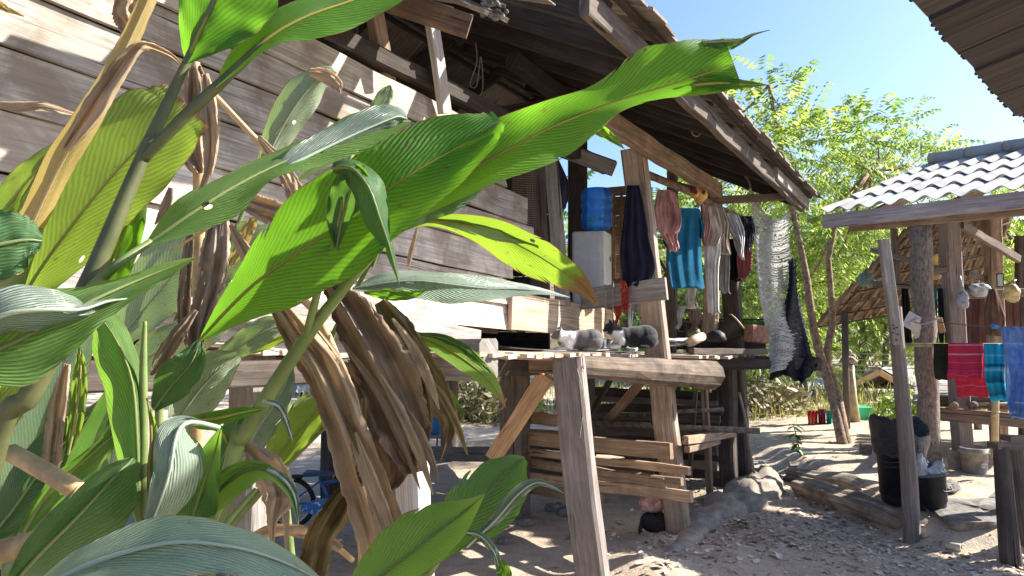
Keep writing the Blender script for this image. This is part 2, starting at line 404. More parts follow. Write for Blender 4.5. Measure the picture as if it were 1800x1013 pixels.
# lower ledge boards under the wall
m = MB()
for (xa, ya, xb, yb, w, th, n) in ((560, 556, 838, 599, .13, .05, .50), (640, 560, 700, 575, .05, .03, .46), (700, 572, 792, 586, .04, .03, .46)):
    a, b = HN(xa, ya, n), HN(xb, yb, n); m.plank([a-(b-a)*(2 if xa < 600 else 0), b], Z, w, th)
a, b = HN(-100, 520, .62), HN(838, 640, .62); m.plank([a, b], Z, .13, .12)
m.build('wall_sill', W_GREY, house)
m = MB(); m.plank([HN(860, 633, .18), HN(860, 633, .18)+N*1.6], U, .17, .21, wob=.003); m.build('floor_beam', W_GREY, house)
# pale rail board continuing the wall along the porch
m = MB(); a, b = HN(897, 545, .55), HN(1079, 571, .55); m.plank([a, b], Z, .235, .03, seg=7); m.build('rail_board', W_PALE, house)
m = MB(); m.plank([P(1022, 527, 5.42), P(1172, 507, 5.08)], Z, .155, .035, seg=6); m.build('rail_board', W_GREY, house)
# posts
def post(name, p0, p1, w, h, mat, side=U, **k):
    m = MB(); m.plank([p0, p1], side, w, h, **k); return m.build(name, mat, house)
b1 = G(1046, 1034); t1 = P(998, 628, b1.y+.02)
front = post('post', b1-Z*.1, t1, .185, .15, W_POST, side=Vector((.94, -.35, 0)), wob=.005, taper=.96)
p2b = G(1197, 944, -.05); p2t = P(1114, 262, 5.32)
post('post', p2b-Z*.1, p2t, .165, .15, wood('porch_post_wood', (.25, .195, .155), .2, .9, (.12, .09, .07)), side=Vector((.92, -.39, 0)), wob=.006)
p3b = G(1276, 852); post('post', p3b-Z*.1, P(1272, 612, p3b.y+.05), .22, .2, W_DARK)
p3c = G(1306, 842); post('post', p3c-Z*.1, P(1281, 425, p3c.y), .17, .16, W_DARK)
p4 = P(742, 1085, 3.95); p4.z = -.1; post('post', p4, P(714, 628, 3.9), .15, .13, W_WHITE, side=N, wob=.005)
post('post', G(790, 808), P(790, 655, G(790, 808).y), .16, .16, W_MID)
post('post', G(812, 1), P(806, 655, 6), .01, .01, W_MID) if False else None
q = P(905, 760, 6.2); q.z = 0; post('post', q, P(905, 640, 6.2), .21, .2, W_MID)
q = P(1035, 760, 7.2); q.z = 0; post('post', q, P(1032, 640, 7.2), .12, .12, W_MID)
q = P(1165, 760, 7.9); q.z = 0; post('post', q, P(1168, 560, 7.9), .14, .14, W_DARK)
for u in (-3.6, -1.8):
    post('post', H(u, .75, -.1), H(u, .75, dk(u)), .15, .15, W_GREY); post('post', H(u, 3.1, -.1), H(u, 3.1, 2.9), .15, .15, W_DARK)
post('post', H(1.0, 3.1, -.1), H(1.0, 3.1, 2.9), .15, .15, W_DARK); 
# thin porch stud, sloping rope pole
post('stud', G(1248, 876), P(1238, 664, G(1248, 876).y), .055, .055, W_BROWN)
# interior uprights at the wall end
post('post', P(949, 560, 5.25), P(938, 268, 5.25), .15, .12, W_DARK, side=Vector((1, 0, 0)))
post('upright_board', P(990, 540, 5.22), P(966, 262, 5.22), .105, .03, W_GREY, side=Vector((1, 0, 0)))
post('post', P(1015, 560, 6.7), P(1015, 235, 6.7), .17, .12, W_DARK, side=Vector((1, 0, 0)))
post('upright_board', HN(783, 200, .52), HN(755, 20, .52), .085, .04, W_WHITE, side=U)
post('upright_board', HN(690, 190, .66), HN(655, 10, .66), .10, .05, W_BROWN, side=U)
# floor of split bamboo and boards
m = MB(); u = -4.5; floor_z = dk
while u < 3.75:
    w = R.uniform(.055, .085); nf = .16+R.uniform(-.02, .03) if u < 1.55 else -.10+R.uniform(-.09, .05)
    if u < -1.05: nf = .55
    a = H(u, nf, dk(u)+R.uniform(-.008, .006)-.02); b = H(u, 3.15, dk(u)-.02)
    m.plank([a, b], U, w, .022, seg=4, wob=.004); u += w+R.uniform(.006, .028)
m.build('floor', wood('floor_board_wood', (.36, .29, .23), .7, .9, (.20, .15, .12)), house)
# joists and front log
m = MB()
for n in (.5, 1.3, 2.1, 2.9): m.plank([H(-4.5, n, dk(-4.5)-.1), H(3.6, n, dk(3.6)-.1)], Z, .1, .08)
m.build('joists', W_DARK, house)
m = MB(); a, b = P(852, 636, 4.75), P(1000, 642, 4.6); m.plank([a, b], Z, .115, .1); m.build('front_beam', W_BROWN, house)
def taperlog():
    m = MB(); a, b = P(1015, 644, 4.62), P(1251, 660, 5.6); pts = [lerp(a, b, i/9) for i in range(10)]
    m.tube(pts, [.074+.004*i+R.uniform(-.004, .004) for i in range(10)], 10, .05, sm=False); return m.build('front_beam', W_LOG, house)
taperlog()
m = MB(); m.tube([P(1236, 637, 6.5), P(1290, 640, 6.6), P(1350, 640, 6.7)], [.07, .062, .05], 9, .06, sm=False); m.plank([P(1330, 637, 6.8), P(1441, 641, 7.1)], Z, .115, .05)
m.build('floor_beam', wood('burnt_wood', (.06, .05, .045), .3, 1, (.03, .027, .025)), house)
m = MB(); m.plank([P(1148, 616, 5.7), P(1148, 632, 5.7)], Vector((1, 0, 0)), .06, .06, wob=.001)
m.plank([P(1215, 618, 5.8), P(1345, 618, 6.7)], Z, .05, .05); m.build('beam_block', W_DARK, house)
# braces
m = MB(); m.plank([P(866, 806, 5.35), P(962, 660, 4.75)], N, .115, .035); m.build('brace', wood('pale_brace_wood', (.42, .28, .175), .2, .8, (.30, .19, .115)), house)  # paler tan tone for this brace
m = MB(); m.plank([P(1058, 752, 6.6), P(1130, 668, 6.2)], N, .08, .03); m.build('brace', W_BROWN, house)
# pen under the porch
def pen(x0, y0, Y0, x1, y1, Y1, w, mat, name='pen_rail', th=.035):
    m = MB(); m.plank([P(x0, y0, Y0), P(x1, y1, Y1)], Z, w, th, seg=7, wob=.007); m.build(name, mat, house)
WP = wood('pen_slat_wood', (.28, .195, .13), .5, .7, (.16, .105, .07), .6, .6)

pen(898, 766, 6.4, 1180, 795, 5.05, .11, WP); pen(893, 790, 6.4, 1213, 830, 5.05, .055, WP)
pen(895, 808, 6.45, 1170, 851, 5.2, .072, WP); pen(900, 836, 6.4, 1216, 874, 5.05, .078, WP)
pen(880, 752, 6.7, 1010, 765, 6.5, .04, W_BROWN)
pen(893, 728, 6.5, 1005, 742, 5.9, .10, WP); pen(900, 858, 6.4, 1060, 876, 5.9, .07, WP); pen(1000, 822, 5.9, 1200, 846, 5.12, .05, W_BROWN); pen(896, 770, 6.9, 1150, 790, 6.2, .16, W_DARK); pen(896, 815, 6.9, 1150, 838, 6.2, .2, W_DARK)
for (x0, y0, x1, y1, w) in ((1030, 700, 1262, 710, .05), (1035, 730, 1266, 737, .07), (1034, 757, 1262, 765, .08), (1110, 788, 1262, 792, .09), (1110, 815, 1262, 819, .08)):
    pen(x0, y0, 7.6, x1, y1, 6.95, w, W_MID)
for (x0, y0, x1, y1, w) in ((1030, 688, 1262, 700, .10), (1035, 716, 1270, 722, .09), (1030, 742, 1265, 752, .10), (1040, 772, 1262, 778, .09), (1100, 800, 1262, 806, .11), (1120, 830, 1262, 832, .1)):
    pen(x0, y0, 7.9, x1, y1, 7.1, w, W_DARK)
m = MB(); m.plank([P(1205, 775, 5.35), P(1290, 762, 6.6)], Z, .06, .045); m.plank([P(1207, 790, 5.38), P(1262, 777, 6.2)], Z, .045, .04); m.build('pen_rail', W_BROWN, house)
m = MB(); m.tube([P(1010, 741, 6.6), P(1200, 752, 6.1), P(1336, 758, 5.9)], [.026, .026, .024], 8, .03); m.build('pole', BARK, house)
m = MB(); m.tube([P(1030, 735, 6.7), P(1195, 724, 6.3), P(1273, 720, 6.2)], .018, 7); m.build('pole', BARK, house)
m = MB(); m.plank([P(1000, 800, 6.3), P(1088, 640, 6.6)], U, .05, .04); m.build('pen_brace', W_DARK, house)
m = MB(); m.plank([P(1222, 690, 6.4), P(1212, 840, 6.4)], U, .04, .04)
m.build('pen_upright', W_DARK, house)
# back planks under the house: low boards along the far side
m = MB(); m.plank([P(660, 795, 8.3), P(905, 800, 6.9)], Z, .14, .04); m.plank([P(800, 792, 8.3), P(865, 800, 7.6)], Z, .03, .3); m.build('low_board', W_MID, house)
m = MB(); m.plank([H(-4.5, 3.2, dk(-4.5)-.1), H(3.4, 3.2, dk(3.4)-.1)], Z, .16, .1); m.plank([H(-4.5, 1.75, dk(-4.5)-.17), H(3.3, 1.75, dk(3.3)-.17)], Z, .13, .1); m.build('floor_beam', W_DARK, house)
# dark interior partitions
def boards(name, a, b, z0, z1, mat, w=.17, th=.025, gap=.006):
    m = MB(); z = z0
    while z < z1-.02:
        h = min(w*R.uniform(.85, 1.15), z1-z); m.plank([a+Z*(z+h/2), b+Z*(z+h/2)], Z, h-gap, th, seg=3, wob=.003, ch=.05); z += h
    return m.build(name, mat, house)
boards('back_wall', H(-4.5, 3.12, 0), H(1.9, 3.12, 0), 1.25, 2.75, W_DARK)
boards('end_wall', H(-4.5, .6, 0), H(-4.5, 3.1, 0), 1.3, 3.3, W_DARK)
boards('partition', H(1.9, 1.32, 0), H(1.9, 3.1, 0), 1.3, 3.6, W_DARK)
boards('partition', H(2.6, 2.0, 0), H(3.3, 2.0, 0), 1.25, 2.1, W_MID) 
m = MB()
for k in range(10): m.plank([P(1062, 338+17*k, 7.6), P(1132, 334+17*k, 7.7)], Z, .098, .01, seg=2)
for k in range(5): m.plank([P(1066+13*k, 335, 7.57), P(1066+13*k, 500, 7.57)], Vector((1, 0, 0)), .03, .01, seg=2)
m.build('bamboo_screen', W_BROWN, house)
m = MB()   # trellis laths at the far end
for (a, b, c, d) in ((1158, 455, 1185, 500), (1185, 452, 1160, 505), (1130, 590, 1190, 470), (1160, 560, 1240, 570), (1180, 500, 1182, 600), (1150, 540, 1250, 548), (1190, 690, 1240, 560), (1205, 570, 1208, 620)):
    m.plank([P(a, b, 7.5), P(c, d, 7.5)], Z if abs(a-c) > 15 else U, .03, .02, seg=2)
m.build('trellis', W_MID, house)
m = MB(); m.plank([P(1180, 620, 7.3), P(1182, 300, 7.3)], U, .09, .09); m.build('post', W_MID, house)
m = MB(); m.plank([P(1248, 600, 7.0), P(1256, 345, 7.0)], U, .15, .12); m.build('post', W_BROWN, house)
boards('skirting', P(1140, 570, 7.6)*1-Z*P(1140, 570, 7.6).z, P(1345, 572, 7.45)*1-Z*P(1345, 572, 7.45).z, 1.28, 1.6, W_DARK, .1)

# roof
roof_parts = []
NU = 0
ur0, ur1 = uE0-.15, uE1
def tiles(n0, n1, u0, u1, jag=.02, hole=None):
    m = MB(); step = .25; n = n0; row = 0
    while n < n1:
        u = u0+R.uniform(0, .2)
        while u < u1:
            w = R.uniform(.17, .24); e = R.uniform(-jag, jag*1.5); l = R.uniform(-.01, .012); e2 = R.uniform(-.012, .012)
            ua, ub = u+.004, min(u+w, u1+.02)-.004; na = n-.05-e; nb = min(n+step+.06, n1+.03)
            sgn = 1
            cs = [RF(ua, na, .055+l), RF(ub, na+e2, .055+l), RF(ub, nb, .035), RF(ua, nb, .035)]
            if not (hole and hole(u, n)): m.hexa(cs+[c+Z*R.uniform(.012, .018) for c in cs])
            u += w
        n += step; row += 1
    return m
roof = tiles(EVN, RIDGE, ur0, ur1, hole=lambda u, n: u < -.15 and n > -.48 and n < .62).build('roof', TILE, house)  # tiles left out above the view to let sun onto the plank wall
m = MB(); step = .25      # far slope, mirrored
u = -4.6
while u < 3.6:
    w = .45; cs = [RF(u, RIDGE, .05), RF(u+w, RIDGE, .05), RF(u+w, 3.75, .05), RF(u, 3.75, .05)]
    m.hexa(cs+[c+Z*.015 for c in cs]); u += w-.02
m.build('roof', TILE, house)
m = MB()
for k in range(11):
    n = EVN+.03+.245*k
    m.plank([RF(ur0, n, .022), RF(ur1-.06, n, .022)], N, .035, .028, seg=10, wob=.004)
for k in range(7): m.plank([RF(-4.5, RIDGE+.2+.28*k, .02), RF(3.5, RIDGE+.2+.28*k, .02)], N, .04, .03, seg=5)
m.build('roof_battens', W_NEARBLACK, house)
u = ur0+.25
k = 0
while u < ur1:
    m = MB(); m.plank([RF(u, EVN+.10, -.06), RF(u, RIDGE, -.06)], Z, .125, .045, seg=8); m.build('rafter', W_NEARBLACK, house)
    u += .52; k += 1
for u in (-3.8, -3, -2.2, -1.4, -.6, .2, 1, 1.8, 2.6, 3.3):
    m = MB(); m.plank([RF(u, RIDGE, -.06), RF(u, 3.7, -.06)], Z, .11, .045, seg=4); m.build('rafter', W_NEARBLACK, house)
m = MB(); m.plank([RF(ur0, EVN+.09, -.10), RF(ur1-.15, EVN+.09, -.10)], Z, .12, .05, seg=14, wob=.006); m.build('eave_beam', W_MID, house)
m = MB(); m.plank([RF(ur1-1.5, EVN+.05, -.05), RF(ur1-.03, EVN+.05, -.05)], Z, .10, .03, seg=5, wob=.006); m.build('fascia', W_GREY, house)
m = MB(); m.plank([HN(1052, 203, .02), HN(1262, 336, .02)], Z, .13, .09, seg=7, wob=.006); m.build('wall_plate', W_BROWN, house)
m = MB(); m.plank([P(985, 262, 5.6), P(1079, 297, 5.5)], Z, .11, .1, wob=.003); m.build('tie_beam', W_GREY, house)
m = MB(); m.plank([P(1255, 352, 6.7), P(1380, 346, 6.9)], Z, .07, .06); m.plank([P(1130, 308, 6.4), P(1262, 345, 6.6)], Z, .045, .05); m.build('tie_beam', W_MID, house)
m = MB(); m.tube([P(1136, 306, 6.0), P(1212, 337, 6.3), P(1262, 366, 6.6), P(1330, 398, 7.0)], .034, 8, .05); m.build('clothes_pole', BARK2, house)
m = MB(); m.plank([HN(900, 105, .75), HN(1060, 225, .75)], Z, .12, .1); m.plank([H(-4.5, .62, 3.0), H(1.6, .62, 2.83)], Z, .1, .09); m.build('wall_plate', W_NEARBLACK, house)
# old lean-to eave above the plank wall
m = MB(); a = HN(826, 47, .22); b = HN(500, -62, .95); m.plank([b, a], Z, .115, .05, wob=.004); m.build('rafter', wood('tail_wood', (.15, .10, .07), .3, .9, (.05, .035, .03)), house)
m = MB()
for (x0, y0, x1, y1, Y0, Y1, w) in ((640, -50, 862, 26, 4.6, 3.95, .11), (690, -55, 884, 30, 4.7, 3.95, .08), (720, -60, 872, 10, 4.75, 4.05, .13), (660, -30, 790, 12, 4.6, 4.05, .05)):
    m.plank([P(x0, y0, Y0), P(x1, y1, Y1)], Z, .025, w, seg=6, wob=.012)
m.build('eave_shingles', wood('eave_shingle_wood', (.26, .22, .18), .7, .8, (.12, .1, .08), .7), house)
m = MB()
for k in range(26):
    m.ell(P(868+R.uniform(-22, 20), 14+R.uniform(-14, 18), 3.95)+Vector((R.uniform(-.02, .02), 0, 0)), R.uniform(.01, .028), R.uniform(.01, .03), R.uniform(.008, .02), n=6, m=4)
m.build('eave_crust', plain('roof_crust', (.26, .25, .22), .95, .1, .35, 40, 1), house)
m = MB()   # a low side roof closing the view, eave extended unseen to shade the planks
for k in range(14):
    u = -4.6+k*.27; e = -.35 if u < -1.2 else .40; e -= .1*(k % 3 == 1); g = -.012; ze = 3.26-(.42-e)*.36+.008*(k % 2)
    for n0, n1 in (((e, -.14+.05*(k % 2)), (.13, 2.0)) if k in (6, 8, 9) else ((e, 2.0),)):  # gaps left in some slabs to throw sun patches on the wall
        cs = [H(u+g, n0, 3.26-(.42-n0)*.36+.008*(k % 2)), H(u+.27, n0, 3.26-(.42-n0)*.36+.008*(k % 2)), H(u+.27, n1, 3.26-(.42-n1)*.36+.008*(k % 2)), H(u+g, n1, 3.26-(.42-n1)*.36+.008*(k % 2))]
        m.hexa(cs+[c+Z*.006 for c in cs])
m.build('side_roof', TILE, house)
# wire mesh strip at the end of the plank wall
m = MB()
for k in range(12): m.tube([HN(902+k*3, 285, .62), HN(905+k*3, 405, .62)], .0016, 4, caps=False)
for k in range(30): m.tube([HN(900, 285+k*4, .62), HN(942, 287+k*4, .62)], .0016, 4, caps=False)
m.build('wire_mesh', plain('rusty_wire', (.20, .13, .08), .7, .4), house)
# raised mud sill round the house and its stones
m = MB(); rows = []
pth = [G(1140, 985), G(1190, 965), G(1228, 930), G(1262, 908), G(1300, 888), G(1330, 868), G(1338, 852), G(1330, 842)]
rd = [.03, .06, .10, .15, .18, .19, .16, .08]
rows = []
for i in range(29):
    t = i/28; p = Vector(cr([tuple(q) for q in pth], t)); r = cr(rd, t); d = (Vector(cr([tuple(q) for q in pth], min(1, t+.02)))-Vector(cr([tuple(q) for q in pth], max(0, t-.02)))).normalized(); s = d.cross(Z)
    row = []
    for k in range(17):
        a = math.pi*k/16; q = p+s*math.cos(a)*r*1.15+Z*(math.sin(a)**.7*r*1.0-.03)
        q += (s*math.cos(a)+Z*math.sin(a))*(.42*r*noise.noise(q*5)+.22*r*noise.noise(q*14)); row.append(q)
    rows.append(row)
m.grid(rows, flip=False); m.ell(pth[-1]+Z*.02, .1, .1, .09); 
kind(m.build('mud_bank', plain('dried_mud', (.33, .28, .23), .95, .15, .2, 9, .7)), 'structure')
# ---------------------------------------------------------------- cloth helpers
XV = Vector((1, 0, 0)); YV = Vector((0, 1, 0))
def ring(m, rows, Y, th=.03, amp=.012, k=4, n=36, steps=22, seed=0, topflat=.25, edge=3.2):
    # rows: (y, x-left, x-right) down the photo; a hanging tube of cloth with folds, Y may be (left, right)
    YL, YR = Y if isinstance(Y, tuple) else (Y, Y)
    out = []; rr = random.Random(seed+int(rows[0][0]*7+rows[0][1])); ph = [rr.uniform(0, 6.28) for _ in range(4)]; kk = [k*rr.uniform(.7, 1.3), k*rr.uniform(1.4, 2.2)]
    for i in range(steps+1):
        t = i/steps; y, xl, xr = cr(rows, t)
        xl += edge*math.sin(t*9+ph[0])*t; xr += edge*math.sin(t*8+ph[1])*t; row = []
        for j in range(n):
            a = 6.2832*j/n; c = math.cos(a); s = math.sin(a); f = (1-c)/2
            x = lerp(xl, xr, f); Yd = lerp(YL, YR, f); g = topflat+(1-topflat)*min(1, t*2.2)
            fold = amp*g*(math.sin(kk[0]*f*6.28+ph[2]+t*2.1*rr.uniform(.99, 1.01))+.5*math.sin(kk[1]*f*6.28+ph[3]-t*3))
            fold += amp*.8*noise.noise(Vector((f*4+seed, t*5, seed*1.7)))
            d = -s*th*(abs(s)**.2)*g
            row.append(P(x, y+(2.2*math.sin(f*9+ph[0])+1.2*math.sin(f*23+ph[1]))*t*t, Yd+d+fold))
        out.append(row)
    m.grid(out, cv=True, capa=True, capb=True, rv=lambda i, j: (.5, i/steps))
def garment(name, label, cat, mat, parts, group=None, **kw):
    m = MB()
    for q in parts:
        rows, Y, d = q if len(q) == 3 else (*q, {})
        ring(m, rows, Y, **{**kw, **d})
    return tag(m.build(name, mat), label, cat, group)
GC = 'clothes hung along the porch pole'
NAVY = cloth('navy_cloth', (.022, .022, .042)); PINK = cloth('pink_cloth', (.72, .40, .37)); TEAL = cloth('teal_cloth', (.014, .11, .19))
BEIGE = cloth('beige_cloth', (.56, .47, .38)); DPINK = cloth('dusty_pink_cloth', (.55, .32, .29)); WHITE = cloth('white_cloth', (.66, .63, .58)); GREYC = cloth('grey_cloth', (.52, .51, .51))
BLACKC = cloth('black_cloth', (.016, .016, .018)); REDC = cloth('red_cloth', (.42, .085, .085)); OLIVE = cloth('olive_cloth', (.03, .036, .024))
garment('towel', 'long dark navy towel hanging on the porch post beside the water dispenser', 'towel', NAVY,
        [([(326, 1102, 1124), (370, 1097, 1133), (420, 1093, 1143), (458, 1091, 1152), (482, 1091, 1148), (504, 1094, 1134)], 5.2)], th=.018, amp=.02, k=3)
garment('trousers', 'pale worn trousers hanging behind the navy towel', 'trousers', cloth('worn_denim', (.36, .35, .31), (.5, .5, .48)),
        [([(450, 1118, 1146), (480, 1115, 1150), (535, 1112, 1149), (552, 1116, 1140)], 5.75)])
garment('hooded_top', 'pale pink hooded top bunched over the clothes pole', 'top', PINK,
        [([(334, 1157, 1182), (352, 1153, 1190), (375, 1150, 1196), (395, 1153, 1194), (412, 1166, 1193)], 5.72, {'th': .05}),
         ([(385, 1158, 1190), (405, 1160, 1193), (425, 1168, 1192), (441, 1180, 1191)], 5.70, {'th': .03}),
         ([(338, 1172, 1187), (365, 1180, 1195), (400, 1180, 1196), (411, 1176, 1190)], 5.66, {'th': .025})], GC, amp=.02, k=5)
garment('t_shirt', 'dark teal short-sleeved shirt hanging by its shoulders', 'shirt', TEAL,
        [([(366, 1196, 1226), (372, 1186, 1231), (405, 1178, 1232), (450, 1174, 1235), (495, 1177, 1237), (506, 1178, 1236)], (5.9, 6.1), {'th': .03}),
         ([(372, 1222, 1230), (395, 1226, 1236), (416, 1231, 1237)], 6.1, {'th': .025}),
         ([(380, 1180, 1192), (405, 1172, 1188), (432, 1164, 1176)], 5.95, {'th': .025})], GC, amp=.012, k=3)
garment('jacket', 'crumpled beige jacket with a dusty pink lining on the clothes pole', 'jacket', BEIGE,
        [([(362, 1235, 1262), (380, 1233, 1270), (405, 1240, 1272), (432, 1246, 1266)], 6.3, {'th': .06}),
         ([(372, 1262, 1276), (400, 1264, 1283), (440, 1268, 1282)], 6.4, {'th': .04})], GC, amp=.025, k=5)
garment('blouse', 'dusty pink blouse squeezed between the teal shirt and the beige jacket', 'blouse', DPINK,
        [([(360, 1231, 1246), (395, 1232, 1248), (432, 1232, 1246)], 6.22)], GC, amp=.02)
garment('trousers', 'cream trousers with both legs hanging far below the clothes pole', 'trousers', WHITE,
        [([(425, 1238, 1268), (440, 1237, 1267), (470, 1238, 1264), (545, 1246, 1266), (549, 1247, 1265)], 6.35, {'th': .035}),
         ([(498, 1207, 1224), (520, 1206, 1223), (541, 1205, 1221)], 6.5, {'th': .03})], GC, amp=.016, k=4)
garment('shirt', 'grey white shirt hanging next to the beige jacket', 'shirt', GREYC,
        [([(374, 1272, 1288), (400, 1276, 1300), (430, 1294, 1306), (452, 1300, 1306)], 6.55, {'th': .05}),
         ([(380, 1262, 1276), (420, 1264, 1278), (446, 1266, 1282)], 6.45, {'th': .03})], GC, amp=.022, k=5)
garment('jacket', 'black jacket with white streaks at the far end of the clothes pole', 'jacket', cloth('streaky_black_cloth', (.022, .022, .026), (.30, .30, .32), 16),
        [([(380, 1300, 1322), (400, 1302, 1326), (430, 1306, 1325), (440, 1309, 1320)], 6.75, {'th': .06})], GC, amp=.025, k=6)
garment('shirt', 'dusty red shirt hanging below the black jacket', 'shirt', cloth('dusty_red_cloth', (.40, .13, .13)),
        [([(420, 1298, 1322), (450, 1296, 1322), (480, 1296, 1320), (490, 1298, 1312)], 6.9, {'th': .04})], GC, amp=.02)
garment('trousers', 'black trousers hanging behind the red and grey shirts', 'trousers', BLACKC,
        [([(420, 1278, 1300), (460, 1278, 1298), (494, 1284, 1306)], 7.0, {'th': .03})], GC)
garment('blouse', 'cream blouse hanging between the beige jacket and the grey white shirt', 'blouse', cloth('cream_cloth', (.60, .54, .45)),
        [([(366, 1252, 1272), (395, 1254, 1280), (425, 1262, 1284), (446, 1266, 1282)], 6.5, {'th': .05})], GC, amp=.025, k=5)
garment('shirt', 'white and grey shirt slanting at the right part of the clothes pole', 'shirt', cloth('pale_grey_cloth', (.62, .60, .57), (.74, .72, .7)),
        [([(376, 1276, 1298), (400, 1282, 1306), (430, 1292, 1310), (455, 1300, 1308)], 6.62, {'th': .05})], GC, amp=.025, k=5)
garment('trousers', 'faded grey trousers hanging behind the cream trousers', 'trousers', cloth('faded_grey_cloth', (.34, .32, .30)),
        [([(400, 1255, 1282), (450, 1258, 1282), (500, 1262, 1284), (515, 1264, 1282)], 6.75, {'th': .04})], GC, amp=.02, k=4)
garment('sock', 'pale sock draped from the low porch rail', 'sock', GREYC, [([(538, 1193, 1206), (560, 1190, 1200), (577, 1189, 1195)], 6.9)], amp=.006)
garment('rag', 'brown rag draped from the low porch rail beside the pale sock', 'rag', cloth('brown_cloth', (.24, .17, .12)), [([(543, 1212, 1232), (560, 1212, 1234), (579, 1215, 1228)], 6.9)], amp=.01)
garment('rag', 'grey folded rag tucked under the grey rail board behind the cats', 'rag', cloth('dark_grey_cloth', (.12, .11, .10)), [([(527, 1116, 1140), (545, 1115, 1138), (551, 1118, 1134)], 5.9)], amp=.008)
garment('scarf', 'red and yellow patterned scarf knotted over the grey rail board', 'scarf', cloth('red_yellow_cloth', (.50, .06, .05), (.75, .38, .10), 34),
        [([(494, 1089, 1099), (510, 1090, 1105), (530, 1094, 1106), (548, 1094, 1100)], 5.17, {'th': .03}), ([(538, 1080, 1092), (555, 1080, 1092), (572, 1081, 1086)], 5.2, {'th': .02})], amp=.012)
garment('cap_bag', 'dark purple cloth bag with a white strap hanging on the upright board', 'bag', cloth('purple_cloth', (.05, .045, .085)),
        [([(280, 974, 982), (310, 976, 995), (335, 980, 1001), (355, 982, 1000), (368, 984, 993)], 5.4, {'th': .05})], amp=.015)
garment('tarpaulin', 'crumpled brown plastic sheet stuffed above the plank wall', 'plastic sheet', cloth('dirty_sheet', (.22, .17, .13), (.4, .36, .32)),
        [([(45, 605, 630), (80, 594, 634), (112, 600, 636)], 4.6, {'th': .05}), ([(55, 660, 678), (90, 662, 684), (130, 672, 700), (150, 684, 712)], 4.75, {'th': .03})], amp=.03)

# ---------------------------------------------------------------- water dispenser and bottle
c = P(1041, 500, 6.0); zb = dk(1.5)+.005; top = P(1041, 410, 6.0).z
d1 = (XV*.93-YV*.30).normalized(); d2 = Vector((-d1.y, d1.x, 0))
WPL = plain('white_plastic', (.84, .83, .79), .42, .4, .06, 9, .03); GPL = plain('grille_plastic', (.022, .024, .03), .5, .4)
disp = thing('water_dispenser', 'white water dispenser standing on the porch under a blue bottle', 'water dispenser', Vector((c.x, c.y, zb)))
def rbox(m, c, ax, ay, hx, hy, z0, z1, r=.02):
    rows = []
    for z, k in ((z0, .96), (z0+.015, 1), (z1-.02, 1), (z1-.005, .98), (z1, .93)):
        row = []
        for sx, sy, a0 in ((1, 1, 0), (-1, 1, 90), (-1, -1, 180), (1, -1, 270)):
            for q in range(4):
                a = rad(a0+q*30); row.append(Vector((c.x, c.y, z))+(ax*(sx*(hx-r)+r*math.cos(a))+ay*(sy*(hy-r)+r*math.sin(a)))*k)
        rows.append(row)
    m.grid(rows, cv=True, sm=False, capa=True, capb=True)
cb = Vector((c.x-.0, c.y, 0)); m = MB(); rbox(m, cb, d1, d2, .135, .15, zb, top); 
for sx in (-1, 1):
    pass
m.build('body', WPL, disp)
m = MB(); m.box(cb-d2*.152+d1*-.01+Z*(zb+(top-zb)*.5), d1*.105, d2*.004, Z*(top-zb)*.44); m.build('side_panel', plain('panel_plastic', (.76, .78, .82), .4, .4, .05), disp)
sd = d1
m = MB(); m.box(cb+d1*.138+Z*(zb+(top-zb)*.26), d1*.004, d2*.11, Z*(top-zb)*.24)
m.build('grille', GPL, disp)
m = MB()
for k in range(6): m.tube([cb+d1*.146+d2*-.1+Z*(zb+.04+k*.036), cb+d1*.15+Z*(zb+.03+k*.036), cb+d1*.146+d2*.1+Z*(zb+.04+k*.036)], .003, 5)
m.build('condenser_coil', plain('coil_metal', (.35, .35, .36), .5, .5), disp)
m = MB(); m.box(cb+d1*.138-d2*-.06+Z*(zb+(top-zb)*.78), d1*.002, d2*.02, Z*.02); m.build('sticker', plain('dark_sticker', (.05, .07, .1), .5), disp)
jt = NT('blue_bottle_plastic'); jn = jt.noise(jt.pos(), 14, 4)
jb = jt.bsdf(jt.ramp(jn, [(.3, (.05, .22, .62)), (.7, (.14, .44, .90))]), .22, .5, None, link=False); tr = jt.n('ShaderNodeBsdfTranslucent'); tr.inputs[0].default_value = (.04, .3, .9, 1)
gl = jt.n('ShaderNodeBsdfTransparent'); gl.inputs[0].default_value = (.35, .65, 1, 1)
x1 = jt.n('ShaderNodeMixShader'); x1.inputs[0].default_value = .45; jt.l(jb, x1.inputs[1]); jt.l(tr.outputs[0], x1.inputs[2])
x2 = jt.n('ShaderNodeMixShader'); x2.inputs[0].default_value = .32; jt.l(x1.outputs[0], x2.inputs[1]); jt.l(gl.outputs[0], x2.inputs[2]); jt.l(x2.outputs[0], jt.out.inputs[0]); BOT = jt.m
jc = P(1049, 405, 6.0); jc.z = top
jug = thing('water_bottle', 'big translucent blue water bottle upside down on the dispenser', 'water bottle', jc)
prof = [(.03, -.0), (.045, .015), (.10, .03), (.122, .055), (.125, .09), (.119, .10), (.126, .112), (.126, .16), (.118, .172), (.118, .19), (.127, .202), (.127, .245), (.119, .256), (.126, .268), (.126, .315), (.118, .345), (.098, .362), (.04, .366)]
m = MB(); m.lathe(jc, prof, 28); m.build('bottle_body', BOT, jug)
m = MB(); m.lathe(jc+Z*-.0+d1*-.06-d2*.06, [(.03, 0), (.03, .014)], 14); m.build('cap', plain('blue_cap', (.02, .08, .4), .4), jug)

